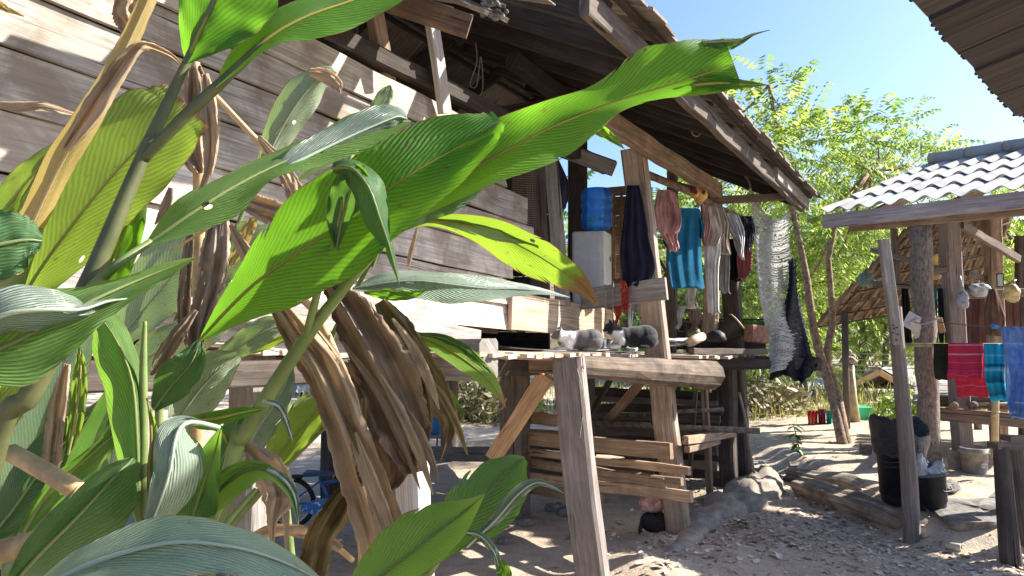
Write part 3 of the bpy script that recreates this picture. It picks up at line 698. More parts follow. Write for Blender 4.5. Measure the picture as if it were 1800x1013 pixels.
# small things on the porch
m = MB(); m.lathe(P(1094, 498, 6.4), [(.05, -.24), (.09, -.2), (.11, -.1), (.10, -.01), (.125, .0), (.13, .025), (.12, .03), (.09, .0)], 20)
tag(m.build('clay_pot', plain('clay', (.24, .17, .11), .8, .2, .2)), 'brown clay water jar behind the grey rail board', 'jar')
c = P(1284, 577, 6.75); ax = Vector((.75, -.1, .62)).normalized()
bsk = thing('basket', 'brown woven bamboo basket tipped on its side at the deck edge', 'basket', P(1284, 598, 6.75))
WV = NT('woven_bamboo'); w1 = WV.n('ShaderNodeTexBrick'); WV.l(WV.map(WV.uv(), (26, 26, 1)), w1.inputs[0]); w1.inputs['Color1'].default_value = (.22, .15, .09, 1); w1.inputs['Color2'].default_value = (.13, .09, .055, 1); w1.inputs['Mortar'].default_value = (.03, .02, .015, 1); w1.inputs['Mortar Size'].default_value = .09
WV.bsdf(w1.outputs[0], .75, .25, WV.bump(w1.outputs['Fac'], -.6, .01)); WV = WV.m
m = MB(); m.lathe(c-ax*.1, [(.06, 0), (.075, .03), (.09, .11), (.098, .18), (.092, .18), (.08, .1), (.06, .02)], 20, ax, capa=True, capb=False); m.build('basket_body', WV, bsk)
m = MB(); e1 = ax.orthogonal().normalized(); e2 = ax.cross(e1); m.tube([c+ax*.08+(e1*math.cos(a*.3307)+e2*math.sin(a*.3307))*.098 for a in range(20)], .008, 6); m.build('rim', BAMBOO, bsk)
m = MB(); m.plank([P(1316, 586, 6.6), P(1344, 589, 6.7)], Z, .155, .10, wob=.003); tag(m.build('wood_block', plain('red_brick_wood', (.26, .14, .10), .9, .2, .25, 24, .5)), 'reddish brown block standing on the deck beside the net', 'block')
m = MB(); a, b = P(1212, 602, 5.9), P(1234, 592, 6.1); m.tube([a, lerp(a, b, .5), b], [.038, .04, .036], 12, .04); tag(m.build('wood_roll', W_PALE), 'short pale log end lying on the slatted deck', 'log')
m = MB(); m.lathe(P(1220, 588, 6.35)-Z*.03, [(.0, 0), (.045, .01), (.058, .04), (.045, .075), (.01, .085)], 14, wob=.05); tag(m.build('squash', plain('squash_skin', (.12, .13, .05), .6, .3, .3, 60)), 'small mottled green gourd beside the short log', 'gourd')
m = MB(); m.lathe(P(1259, 597, 6.4)-Z*.02, [(.07, 0), (.085, .02), (.07, .07), (.03, .1)], 14, wob=.12); tag(m.build('shoe_pile', plain('black_rubber', (.014, .014, .015), .6, .4, .2)), 'black crumpled bundle on the deck in front of the basket', 'bundle')
PAPER = plain('grey_paper', (.48, .48, .50), .8, .2, .1, 12)
m = MB()
for k, (x0, x1, y) in enumerate(((1150, 1212, 609), (1160, 1206, 603), (1178, 1226, 611))):
    a = P(x0, y, 5.75+.05*k); b = P(x1, y-4, 6.05); d = (b-a); s = Vector((-d.y, d.x, 0)).normalized()*.12
    rows = [[a+d*(i/5)+s*(j/3-.5)+Z*(.004+.012*k+.010*math.sin(i*1.3+j+k)) for j in range(4)] for i in range(6)]
    m.grid(rows+[[q-Z*.004 for q in r] for r in rows[::-1]], capa=False)
tag(m.build('paper_sheets', PAPER), 'loose grey paper sheets lying on the deck behind the black cat', 'papers')
SHEET = plain('sheet_metal', (.30, .30, .31), .55, .4, .15, 6)
m = MB(); rows = []
for i in range(13):
    t = i/12; a = P(lerp(842, 1182, t), cr([605, 613, 617, 617, 612, 605], t), cr([4.95, 4.75, 4.8, 5.1, 5.6, 6.1], t)); rows.append([a, a+N*.34-Z*.0, a+N*.34+Z*.006, a+Z*.006])
m.grid(rows, cv=True, sm=False, capa=True, capb=True); tag(m.build('metal_sheet', SHEET), 'thin curved grey sheet laid on the deck edge under the cats', 'sheet')
m = MB(); m.plank([P(844, 626, 4.55), P(1020, 631, 4.55)], Z, .02, .2, wob=.004); m.build('edge_board', W_PALE, house)
m = MB(); m.tube([P(1098, 626, 5.35), P(1118, 613, 5.6)], .016, 8); tag(m.build('stick', WPL), 'short white plastic tube poking out under the black cat', 'tube')
m = MB(); m.tube([P(1106, 535, 6.2), P(1106, 570, 6.2), P(1112, 590, 6.2)], .012, 6); m.tube([P(1113, 535, 6.25), P(1108, 590, 6.25)], .008, 6)
tag(m.build('metal_rod', plain('pale_metal', (.5, .5, .48), .5)), 'bent pale metal rods standing behind the cats', 'rods')
ROPE = plain('rope', (.38, .33, .27), .9, .1, .2, 60)
def rope(name, label, pts, r=.004, cat='rope'):
    m = MB(); m.wire(pts, r); return tag(m.build(name, ROPE), label, cat)
rope('string', 'string loop hanging on the pale rail board above the grey cat', [P(1015, 540, 5.1), P(1018, 545, 5.1), P(1018, 556, 5.1), P(1014, 562, 5.1), P(1013, 553, 5.1), P(1015, 540, 5.1)])
rope('string', 'knotted cord hanging over both rail boards above the cats', [P(1063, 500, 5.3), P(1065, 520, 5.26), P(1064, 556, 5.26), P(1063, 574, 5.26), P(1068, 580, 5.26), P(1063, 583, 5.26)], .005)
rope('string', 'pale cord dropping from the water dispenser over the grey rail board', [P(1076, 492, 5.3), P(1078, 500, 5.24), P(1077, 545, 5.24), P(1079, 590, 5.3)], .005)
rope('string', 'doubled cord hanging from the deck on the front post', [P(1023, 622, 4.4), P(1025, 640, 4.35), P(1022, 650, 4.35), P(1026, 650, 4.36), P(1024, 622, 4.4)])
rope('string', 'loose pale string running down the front post', [P(1014, 648, 4.32), P(1020, 670, 4.32), P(1026, 710, 4.33), P(1019, 770, 4.33)], .0025)
rope('rope', 'looped pale twine tied on the eave beam high above the net', [RF(1.9, -.53, -.02), P(1222, 205, 5.6), P(1234, 226, 5.6), P(1226, 240, 5.6), P(1216, 232, 5.6), P(1228, 215, 5.6), P(1230, 195, 5.62)], .006)
rope('rope', 'tangle of wires dangling in the dark roof above the plank wall', [P(836, 75, 5), P(838, 110, 5), P(826, 148, 5), P(838, 150, 5), P(845, 100, 5), P(848, 160, 5), P(830, 175, 5), P(846, 178, 5)], .004)
rope('rope', 'dark rope stretched from the deck down to the mud bank', [P(1299, 690, 6.9), P(1311, 740, 6.9), P(1318, 790, 6.9), P(1326, 832, 6.9)], .012)
rope('cable', 'black cable hanging between the house posts under the deck', [P(885, 640, 4.9), P(880, 665, 4.9), P(868, 700, 4.9), P(880, 720, 4.9), P(890, 700, 4.9)], .006)
# toy face ornament
c = P(1228, 342, 6.0); orn = thing('ornament', 'yellow and red heart-shaped ornament hung under the roof above the clothes', 'ornament', c-Z*.08)
m = MB(); m.ell(c+Vector((-.028, 0, .01)), .045, .03, .05); m.ell(c+Vector((.03, 0, .0)), .045, .03, .055); m.ell(c+Vector((.005, 0, -.04)), .035, .026, .05)
m.build('body', plain('yellow_paint', (.62, .36, .10), .5, .4, .3, 14), orn)
m = MB()
for dx in (-.03, .035): m.ell(c+Vector((dx, -.03, .012)), .016, .008, .02)
m.ell(c+Vector((-.045, -.012, .03)), .03, .022, .03); m.build('painted_spots', plain('dark_red_paint', (.16, .025, .02), .5), orn)
m = MB()  # leafy vegetables
for k in range(26):
    a = R.uniform(0, 6.28); b = P(1316+R.uniform(-8, 10), 592, 6.95); L = R.uniform(.13, .26); d = Vector((math.cos(a)*.6, math.sin(a)*.5-.1, R.uniform(.3, 1))).normalized(); s = d.orthogonal().normalized(); s = (Matrix.Rotation(R.uniform(0, 6), 3, d) @ s)*L*.36
    rows = []
    for i in range(6):
        t = i/5; w = math.sin(math.pi*min(1, t*.9+.08))**.7; q = b+d*L*t-Z*.10*t*t; rows.append([q-s*w+Z*.02*w, q, q+s*w+Z*.02*w])
    m.grid(rows, uv=lambda i, j: (i*.03, j-1), rv=(lambda r: lambda i, j: (r, 0))(R.random()))
GREENS = foliage('greens', [(.2, (.05, .12, .03)), (.55, (.09, .21, .05)), (.85, (.16, .30, .07))], .3)
tag(m.build('leafy_greens', GREENS), 'heap of fresh broad green leaves on the deck behind the net', 'greens')

# ---------------------------------------------------------------- net
net = thing('shade_net', 'ragged grey shade net hanging from the eave with a shade-darkened folded lower corner', 'net', P(1375, 660, 6.9))
def netpanel(name, L, Rr, Y0, Y1, mat, nr, nc, th, off=0, skip=.05, sagk=34):
    m = MB(); g = []
    for i in range(nr+1):
        t = i/nr; yl, xl = cr(L, t); yr, xr = cr(Rr, t); row = []
        for j in range(nc+1):
            f = j/nc; y = lerp(yl, yr, f)+(sagk*(1-t)**2-6*t)*math.sin(math.pi*f)+1.3*math.sin(i*1.7)*f; x = lerp(xl, xr, f)+1.2*math.sin(i*2.3+j)+3*math.sin(t*9+f*2)
            row.append(P(x, y, lerp(Y0, Y1, f)+off+.06*math.sin(f*7+t*3)+.03*math.sin(t*11+f*3)))
        g.append(row)
    y = Vector((0, .002, 0))
    for i in range(nr+1):
        k = 2.2 if i % 9 in (3, 4) else R.uniform(.7, 1.1)
        for j in range(nc):
            if R.random() < skip: continue
            a, b = g[i][j], g[i][j+1]; u = Z*th*k*R.uniform(.7, 1.2); m.hexa([a-u-y, b-u-y, b-u+y, a-u+y, a+u-y, b+u-y, b+u+y, a+u+y])
    for j in range(nc+1):
        for i in range(nr):
            a, b = g[i][j], g[i+1][j]; u = XV*th*(.55 if 0 < j < nc else 1.8); m.hexa([a-u-y, a+u-y, a+u+y, a-u+y, b-u-y, b+u-y, b+u+y, b-u+y])
    return m.build(name, mat, net)
NET = plain('net_cord', (.38, .37, .34), .5, .5, .15, 50); NETD = plain('shaded_net_cord', (.022, .022, .025), .6, .4, .2, 50)  # pale cord paints the sunlit net, near-black cord its shaded fold
netpanel('net_panel', [(330, 1318), (380, 1322), (460, 1332), (540, 1342), (600, 1349), (655, 1352)], [(372, 1386), (400, 1387), (470, 1394), (560, 1408), (620, 1420), (652, 1432)], 6.75, 7.1, NET, 104, 30, .0046)
netpanel('shaded_fold', [(458, 1388), (500, 1386), (545, 1380), (590, 1366), (635, 1360), (668, 1352)], [(455, 1393), (510, 1400), (560, 1408), (600, 1415), (632, 1424), (650, 1436)], 6.98, 7.05, NETD, 64, 24, .0095, -.03, .01, 0)
m = MB(); rows = []
for i in range(12):
    t = i/11; rows.append([P(lerp(lerp(1352, 1390, t), lerp(1441, 1436, t), f), lerp(640+24*t, 626+18*t, f)+16*t*math.sin(3.14*f)+2*math.sin(f*21+i), lerp(6.8, 7.05, f)+.05*math.sin(f*13+t*4)) for f in [j/16 for j in range(17)]])
m.grid(rows); m.grid([[q+Vector((0, .012, -.004)) for q in r] for r in rows], flip=True)
m.build('gathered_hem', cloth('dark_net', (.02, .02, .022), (.05, .05, .05), 40), net)
rope('rope', 'rope tying the net corner up to the eave', [RF(ur1-.55, -.52, -.08), P(1313, 305, 6.9), P(1318, 322, 6.8), P(1319, 332, 6.75)], .009)

# ---------------------------------------------------------------- cats
def catmesh(name, origin, ax, scale, colfn, head, parent, kindm):
    m = MB(); E = lambda x, y, z, a, b, c_, rz=0, ry=0: m.ell(Vector((x, y, z)), a, b, c_, Matrix.Rotation(rz, 3, 'Z') @ Matrix.Rotation(ry, 3, 'Y'), 14, 10)
    hx, hy, hz = head
    E(-.02, 0, .078, .135, .066, .070); E(-.075, 0, .082, .085, .070, .074); E(.075, 0, .076, .07, .058, .064)
    for s in (-1, 1):
        E(-.075, s*.05, .05, .066, .030, .050, 0, .2); E(-.03, s*.068, .014, .045, .018, .014); E(.10, s*.038, .045, .030, .024, .045, 0, .5)
        E(.145, s*.030, .014, .048, .017, .014)
    for k in range(5):
        t = k/4; E(lerp(.10, hx-.02, t), hy*t*.8, lerp(.092, hz-.01, t), .045-.006*t, .045-.008*t, .047-.008*t)
    E(hx, hy, hz, .046, .042, .040); E(hx+.032, hy*1.1, hz-.014, .022, .024, .017); E(hx+.015, hy+.016, hz-.010, .026, .022, .022); E(hx+.015, hy-.016, hz-.010, .026, .022, .022)
    for s in (-1, 1):
        b = Vector((hx-.012, hy+s*.026, hz+.024)); t = b+Vector((.006, s*.012, .040))
        m.grid([[b+Vector((.018*math.cos(a), .006*math.sin(a)*1.6*1, 0))+Vector((0, s*.018*math.cos(a), -.008*math.cos(a))) for a in [6.28*q/8 for q in range(8)]], [t+Vector((.002*math.cos(6.28*q/8), .002*math.sin(6.28*q/8), 0)) for q in range(8)]], cv=True, capa=True, capb=True)
    tl = [(-.15, .0, .05), (-.165, -.05, .028), (-.12, -.088, .02), (-.06, -.098, .017), (-.01, -.095, .016)]
    for k in range(22):
        q = cr(tl, k/21); E(q[0], q[1], q[2], .017, .017, .015)
    mx = Matrix.Translation(origin) @ ax.to_4x4() @ Matrix.Scale(scale, 4)
    me = bpy.data.meshes.new('t'); me.from_pydata([tuple(v) for v in m.v], [], m.f); ob = bpy.data.objects.new('t', me); col.objects.link(ob)
    r = ob.modifiers.new('r', 'REMESH'); r.mode = 'VOXEL'; r.voxel_size = .0048
    s = ob.modifiers.new('s', 'SMOOTH'); s.iterations = 5; s.factor = .5
    dg = bpy.context.evaluated_depsgraph_get(); me2 = bpy.data.meshes.new_from_object(ob.evaluated_get(dg)); bpy.data.objects.remove(ob)
    ca = me2.color_attributes.new('fur', 'FLOAT_COLOR', 'POINT')
    for v in me2.vertices:
        ca.data[v.index].color = (*colfn(v.co.copy()), 1)
    o = Vector(parent['_o'])
    for v in me2.vertices:
        nz = noise.noise(v.co*160)*.0016; v.co = (mx @ (v.co+v.normal*nz))-o
    for p in me2.polygons: p.use_smooth = True
    me2.name = name; me2.materials.clear(); me2.materials.append(kindm)
    b = bpy.data.objects.new(name, me2); col.objects.link(b); b.parent = parent; b['_o'] = tuple(o)
    ez_ = MB()
    for s_ in (-1, 1):
        c0 = mx @ Vector((hx+.034, hy+s_*.020, hz+.006)); ez_.ell(c0, .0062*scale, .0062*scale, .0055*scale, n=8, m=6)
    e = ez_.build('eyes', plain('cat_eye_'+name, (.10, .09, .02), .2, .6), parent); e.parent = b
    nm = MB(); nm.ell(mx @ Vector((hx+.053, hy*1.1, hz-.008)), .005*scale, .006*scale, .004*scale, n=8, m=6); e = nm.build('nose', plain('cat_nose_'+name, (.35, .16, .14), .5), parent); e.parent = b
    return b
FUR = NT('cat_fur'); at = FUR.n('ShaderNodeVertexColor', layer_name='fur'); nn = FUR.noise(FUR.pos(), 300, 3); n3 = FUR.noise(FUR.pos(), 60, 4)
fc = FUR.mix(.55, at.outputs[0], FUR.mix(1.0, at.outputs[0], FUR.ramp(FUR.math('ADD', FUR.math('MULTIPLY', nn, .5), FUR.math('MULTIPLY', n3, .5)), [(.3, (.45, .45, .45)), (.65, (1.35, 1.35, 1.35))]), 'MULTIPLY'))
FUR.bsdf(fc, .85, .2, FUR.bump(nn, .6, .004), Sheen_Weight=.25); FUR = FUR.m
def greycol(p):
    w = ss(.03, .065, p.x-.45*(.09-p.z))*ss(.16, .13, p.z)
    w *= ss(-.01, .03, p.x-.03); face = ss(.155, .175, p.x+.1*(p.z-.1)); 
    base = (.115, .105, .10); bb = lerp(Vector(base), Vector((.80, .78, .75)), max(0, w-face*ss(.06, .085, p.z)))
    if p.z < .022 and p.x > .05: bb = Vector((.8, .78, .75))
    if face > .5 and p.z < .085: bb = lerp(bb, Vector((.55, .47, .42)), .6)
    return tuple(bb)
def bwcol(p):
    b = Vector((.014, .013, .014)); wh = Vector((.76, .74, .71))
    chest = ss(.088, .105, p.x)*ss(.178, .162, p.x)*ss(.125, .11, p.z)*ss(.02, .03, p.z)
    paw = 1 if (p.z < .028 and p.x > .115) else 0
    muz = ss(.2, .21, p.x)*ss(.118, .105, p.z)
    return tuple(lerp(b, wh, min(1, chest+paw+muz)))
def axes(deg):
    a = rad(deg); fx = Vector((math.cos(a), math.sin(a), 0)); fy = Vector((-fx.y, fx.x, 0)); return Matrix((fx, fy, Z)).transposed()
c = P(1022, 617, 4.95); cat1 = thing('cat', 'grey and white cat resting on the deck edge above the front post', 'cat', c)
catmesh('body', c, axes(190), .96, greycol, (.165, .012, .112), cat1, FUR)
c = P(1116, 613, 5.1); cat2 = thing('cat', 'black cat with white chest and paws crouching on the deck edge', 'cat', c)
catmesh('body', c, axes(194), 1.05, bwcol, (.172, .01, .132), cat2, FUR)

# ---------------------------------------------------------------- under the house
c = P(1152, 932, 5.7); c.z = gz(c.x, c.y)
bag = thing('rag_bundle', 'dark grey bag with a pink and white cloth spilling out by the porch post', 'bag', c)
m = MB(); rows = []
for i in range(11):
    a = math.pi*i/10; rows.append([c+Vector((.115*math.sin(a)**.8*math.cos(q), .09*math.sin(a)**.8*math.sin(q), .075-.075*math.cos(a)))*(1+.22*noise.noise(Vector((i*.6, q*1.3, 3)))) for q in [6.28*k/22 for k in range(22)]])
m.grid(rows, cv=True); m.tube([c+Vector((-.11, -.04, .10)), c+Vector((-.13, -.07, .03)), c+Vector((-.12, -.08, -.005))], [.02, .025, .02], 8, flat=.4)
m.build('bag_body', cloth('dark_bag', (.04, .036, .034), scale=24), bag)
m = MB(); rows = []
for i in range(11):
    a = math.pi*i/10; rows.append([c+Vector((-.02, .0, .15))+Vector((.105*math.sin(a)**.8*math.cos(q), .07*math.sin(a)**.8*math.sin(q), .062-.062*math.cos(a)))*(1+.30*noise.noise(Vector((i*.8, q*1.6, 8)))) for q in [6.28*k/22 for k in range(22)]])
m.grid(rows, cv=True); m.build('spilled_cloth', cloth('pink_white_cloth', (.55, .30, .26), (.72, .66, .6), 22), bag)
for k in range(9):
    m = MB(); c = P(895+R.uniform(-20, 150), 0, R.uniform(5.3, 6.6)); c.z = gz(c.x, c.y); s = R.uniform(.04, .09); rows = []
    for i in range(8):
        a = math.pi*i/7; rows.append([c+Z*s*.3+Vector((math.sin(a)*math.cos(q)*s, math.sin(a)*math.sin(q)*s*.8, -math.cos(a)*s*.6))*(1+.5*noise.noise(Vector((math.cos(q)*1.3*math.sin(a)+k*7, math.sin(q)*1.3*math.sin(a), math.cos(a)*1.3)))) for q in [6.283*j/11 for j in range(11)]])
    m.grid(rows, cv=True, sm=False); tag(m.build('stone', ROCK), 'loose grey stone lying in the shade under the deck', 'stone', 'loose stones under the deck')
c = P(766, 764, 8.9); m = MB(); m.lathe(c, [(.10, 0), (.125, .02), (.128, .13), (.122, .14), (.128, .15), (.126, .29), (.118, .31), (.09, .315)], 22)
tag(m.build('plastic_drum', plain('blue_drum_plastic', (.05, .20, .42), .4, .4, .12, 8)), 'small blue plastic drum on the bench beyond the stilts', 'drum')
c0 = P(700, 766, 9.0); ben = thing('bench', 'low plank bench holding the blue drum beyond the stilts', 'bench', Vector((c0.x, c0.y, 0)))
m = MB(); m.plank([P(640, 762, 9.1), P(808, 764, 8.9)], YV, .42, .04); m.build('seat', W_GREY, ben)
for x in (655, 730, 800):
    m = MB(); q = P(x, 770, 8.9); m.plank([Vector((q.x, q.y, -.05)), Vector((q.x, q.y, P(700, 764, 8.95).z-.02))], XV, .06, .06); m.build('leg', W_DARK, ben)
m = MB(); m.plank([P(640, 790, 8.8), P(808, 794, 8.7)], Z, .1, .04); m.build('apron', W_DARK, ben)
# little blue bicycle
bY = 5.6
bk = thing('bicycle', 'small blue child bicycle parked in the dark under the house', 'bicycle', G(570, 925))
BLUE = plain('blue_paint', (.02, .09, .30), .35, .5); BLK = plain('tyre_rubber', (.015, .015, .016), .8, .3); CHR = plain('chrome', (.5, .5, .52), .25, .5, .05, Metallic=.9) if False else plain('steel', (.42, .42, .44), .3, .5, .05)
def wheel(px, py):
    c = P(px, py, bY); w = thing('wheel_hub_tmp', 'x', 'x', c); bpy.data.objects.remove(w)
    m = MB(); m.tube([c+Vector((math.cos(a*.19635), 0, math.sin(a*.19635)))*.175 for a in range(33)], .019, 8); t = m.build('tyre', BLK, bk); t.name = 'wheel'
    m = MB(); m.tube([c+Vector((math.cos(a*.19635), 0, math.sin(a*.19635)))*.155 for a in range(33)], .008, 6)
    for k in range(10): m.tube([c, c+Vector((math.cos(k*.628), 0, math.sin(k*.628)))*.155], .0018, 4)
    m.tube([c-YV*.03, c+YV*.03], .018, 10); r = m.build('rim', CHR, bk); r.parent = t
wheel(510, 884); wheel(668, 888)
m = MB()
for a, b, r in (((580, 888), (562, 838), .014), ((580, 888), (640, 850), .016), ((566, 850), (640, 838), .013), ((580, 888), (510, 884), .010), ((563, 846), (510, 884), .008), ((640, 830), (668, 888), .013)): m.tube([P(*a, bY), P(*b, bY)], r, 8)
m.build('frame', BLUE, bk)
m = MB()
for i in range(1): 
    c = P(560, 833, bY); rows = [[c+Vector((x, y, z)) for x, y, z in ((-.10, w, .0), (-.1, -w, 0), (.0, -w*.6, .012), (.10, -.015, .0), (.10, .015, 0), (0, w*.6, .012))] for w in (.06,)]
    b = rows[0]; m.hexa([c+Vector((-.09, -.06, -.012)), c+Vector((.11, -.018, -.012)), c+Vector((.11, .018, -.012)), c+Vector((-.09, .06, -.012)), c+Vector((-.10, -.065, .018)), c+Vector((.11, -.02, .012)), c+Vector((.11, .02, .012)), c+Vector((-.10, .065, .018))])
m.build('saddle', plain('blue_saddle', (.02, .06, .16), .5), bk)
m = MB(); m.plank([P(500, 838, bY), P(533, 838, bY)], YV, .10, .012, wob=.001); m.tube([P(505, 840, bY), P(510, 884, bY)], .005, 5); m.build('luggage_rack', BLK, bk)
gt = NT('chain_guard_paint'); gn = gt.noise(gt.pos(), 19, 3, .5, 1.2); gt.bsdf(gt.ramp(gn, [(.52, (.03, .13, .42)), (.56, (.10, .32, .60)), (.60, (.62, .68, .74))]), .35, .5); GUARD = gt.m
m = MB(); rows = []
for s in (-1, 1):
    o = []
    for k in range(24):
        a = 6.2832*k/24; x = 562+math.cos(a)*34; y = 891+math.sin(a)*(14+3*math.cos(a)); o.append(P(x, y-3*(x-562)/34, bY-.035+.008*s))
    rows.append(o)
m.grid(rows, cv=True, sm=False, capa=True, capb=True); m.build('chain_guard', GUARD, bk)
m = MB(); c = P(581, 889, bY-.055); m.lathe(c, [(.03, 0), (.03, .008)], 16, YV); m.tube([c, c+Vector((.06, -.01, -.09))], .007, 6); m.box(c+Vector((.06, -.04, -.09)), XV*.03, YV*.03, Z*.008); m.build('pedal_crank', CHR, bk)
m = MB(); m.tube([P(640, 838, bY), P(634, 812, bY)], .011, 8); m.tube([P(630, 812, bY-.2), P(636, 806, bY), P(630, 812, bY+.2)], .010, 8); m.build('handlebar', CHR, bk)
# ---------------------------------------------------------------- path side: logs, stakes, bins
def log(name, label, pts, rads, mat, n=12):
    m = MB(); q = [tuple(p) for p in pts]; st = 14; rows = []; rf = None
    P_ = [Vector(cr(q, i/st)) for i in range(st+1)]; rr = [cr(rads, i/st) for i in range(st+1)]
    for i, p in enumerate(P_):
        d = (P_[min(i+1, st)]-P_[max(i-1, 0)]).normalized(); s = d.cross(Z).normalized(); t = s.cross(d)
        rows.append([p+(s*math.cos(6.2832*k/n)+t*math.sin(6.2832*k/n))*rr[i]*(1+.22*noise.noise(Vector((i*.35, math.cos(6.28*k/n)*1.6, math.sin(6.28*k/n)*1.6)))+.10*math.sin(k*2.1)) for k in range(n)])
    m.grid(rows, cv=True, capa=True, capb=True, sm=False); return tag(m.build(name, mat), label, 'log')
W_ROT = wood('rotten_log_wood', (.25, .21, .175), .25, .45, (.09, .075, .06), 1.0, .8)
def gp(x, y, dz=0):
    p = G(x, y)
    for _ in range(4): p = G(x, y, gz(p.x, p.y)+dz)
    return p
log('fallen_log', 'thick cracked grey log lying along the path edge behind the stakes', [gp(1406, 868)+Z*.07, gp(1470, 893)+Z*.08, gp(1540, 918)+Z*.075, gp(1594, 942)+Z*.08], [.085, .10, .085, .085], W_ROT)
log('fallen_log', 'rotten split log at the far end of the path edge', [gp(1385, 838)+Z*.05, gp(1430, 852)+Z*.06, gp(1500, 868)+Z*.07, gp(1530, 874)+Z*.04], [.04, .075, .09, .04], W_ROT)
log('fallen_log', 'thin pale log half buried behind the rotten split log', [gp(1388, 830)+Z*.05, gp(1420, 832)+Z*.05, gp(1450, 838)+Z*.03], [.05, .055, .03], W_ROT)
log('plank_piece', 'broken flat board slanting in front of the fallen logs', [gp(1415, 865)+Z*.01, gp(1432, 874)+Z*.015, gp(1452, 888)+Z*.01], [.015, .025, .015], W_GREY)
log('plank_piece', 'small dark board end beside the thin pale log', [gp(1380, 845)+Z*.02, gp(1400, 849)+Z*.025, gp(1422, 852)+Z*.02], [.03, .035, .03], W_DARK)
def stake(label, x, yb, yt, xt, w, round_=False):
    b = gp(x, yb); m = MB(); t = P(xt, yt, b.y)
    if round_: m.tube([b-Z*.1, lerp(b, t, .5), t], [w*.5, w*.5, w*.46], 9, .05, sm=False)
    else: m.plank([b-Z*.1, t], XV, w, .035, wob=.003)
    tag(m.build('stake', W_POST), label, 'stake', 'stakes holding the logs along the path')
stake('flat stake with a square top in front of the thick cracked log', 1512, 898, 864, 1511, .05)
stake('round leaning stake against the near end of the thick cracked log', 1571, 918, 866, 1580, .055, True)
stake('short flat stake beside the rotten split log', 1427, 866, 842, 1430, .055)
c = gp(1522, 798); m = MB(); m.box(c+Z*.05, XV*.05, YV*.04, Z*.06); tag(m.build('wood_stump', BARK), 'small cut stump standing on the bare ground behind the logs', 'stump')

BINM = plain('black_bin_plastic', (.022, .024, .03), .5, .4, .3, 16, .12)
LINER = NT('bin_liner'); ln = LINER.noise(LINER.map(LINER.pos(), (1, 1, 2.2)), 26, 5, .6, .6); LINER.bsdf(LINER.ramp(ln, [(.3, (.014, .014, .018)), (.7, (.04, .042, .05))]), .28, .5, LINER.bump(ln, 1.0, .02)); LINER = LINER.m
b = gp(1583, 882); Yb = b.y; tt = P(1584, 794, Yb); hb = tt.z-b.z
bin1 = thing('rubbish_bin', 'tall black rubbish bin lined with a black plastic bag behind the leaning pole', 'bin', b)
m = MB(); m.lathe(b, [(.135, 0), (.14, .01), (.165, hb*.97), (.182, hb*.97), (.182, hb+.005), (.168, hb+.005), (.15, .06), (.0, .05)], 30, wob=.004); m.build('bin_body', BINM, bin1)
m = MB(); hx = P(1568, 812, Yb-.17)
for dz in (0, -.035): m.tube([hx+XV*-.055+Z*dz, hx+XV*-.055+YV*-.03+Z*dz, hx+XV*.055+YV*-.03+Z*dz, hx+XV*.055+Z*dz], .006, 6)
m.build('handle', BINM, bin1)
m = MB(); rows = []
for i in range(13):
    t = i/12; row = []
    for k in range(40):
        a = 6.2832*k/40; hgt = .23+.055*math.cos(a-2.9)+.05*max(0, math.cos(a-.2))+.045*math.sin(2*a+.6); r = (.19+.012*math.sin(t*3.1)+.024*t)*(1+.05*noise.noise(Vector((math.cos(a)*3, math.sin(a)*3, t*4))))
        if i > 8: tt_ = (t-.667)/.333; r = lerp(r, .15, tt_**1.2); z = hb-.02+hgt*(1-.5*max(0, tt_-.25))
        else: z = hb-.02+hgt*t/.667
        row.append(b+Vector((math.cos(a)*r, math.sin(a)*r, z+.008*math.sin(a*9+t*6))))
    rows.append(row)
m.grid(rows, cv=True, capb=True); m.build('bin_liner', LINER, bin1)
b = gp(1636, 895); Yb = b.y; hb = .265
tilt = Vector((-.13, -.02, 1)).normalized()
bin2 = thing('rubbish_bucket', 'short black bucket overflowing with white rubbish beside the leaning pole', 'bucket', b)
m = MB(); m.lathe(b+Z*.01, [(.105, 0), (.11, .01), (.136, hb*.97), (.148, hb*.97), (.148, hb+.01), (.134, hb+.01), (.12, .05), (0, .05)], 28, tilt, .004); m.build('bucket_body', BINM, bin2)
m = MB(); m.lathe(b+tilt*(hb+.012), [(.142, 0), (.149, 0), (.149, .008), (.142, .008)], 28, tilt); m.build('rim', plain('worn_rim', (.16, .16, .17), .6, .3, .2, 40), bin2)
m = MB(); hx = P(1663, 860, Yb-.10); m.tube([hx+Vector((-.04, 0, .01)), hx+Vector((-.03, -.03, -.015)), hx+Vector((.035, -.02, -.01)), hx+Vector((.04, .01, .015))], .005, 6); m.build('handle', BINM, bin2)
WB = NT('white_plastic_bag'); wn = WB.noise(WB.pos(), 30, 4); wb_ = WB.bsdf(WB.ramp(wn, [(.3, (.55, .57, .58)), (.6, (.80, .80, .80))]), .3, .5, WB.bump(wn, .8, .02), link=False); tr = WB.n('ShaderNodeBsdfTranslucent'); tr.inputs[0].default_value = (.7, .72, .75, 1); mx = WB.n('ShaderNodeMixShader'); mx.inputs[0].default_value = .35; WB.l(wb_, mx.inputs[1]); WB.l(tr.outputs[0], mx.inputs[2]); WB.l(mx.outputs[0], WB.out.inputs[0]); WB = WB.m
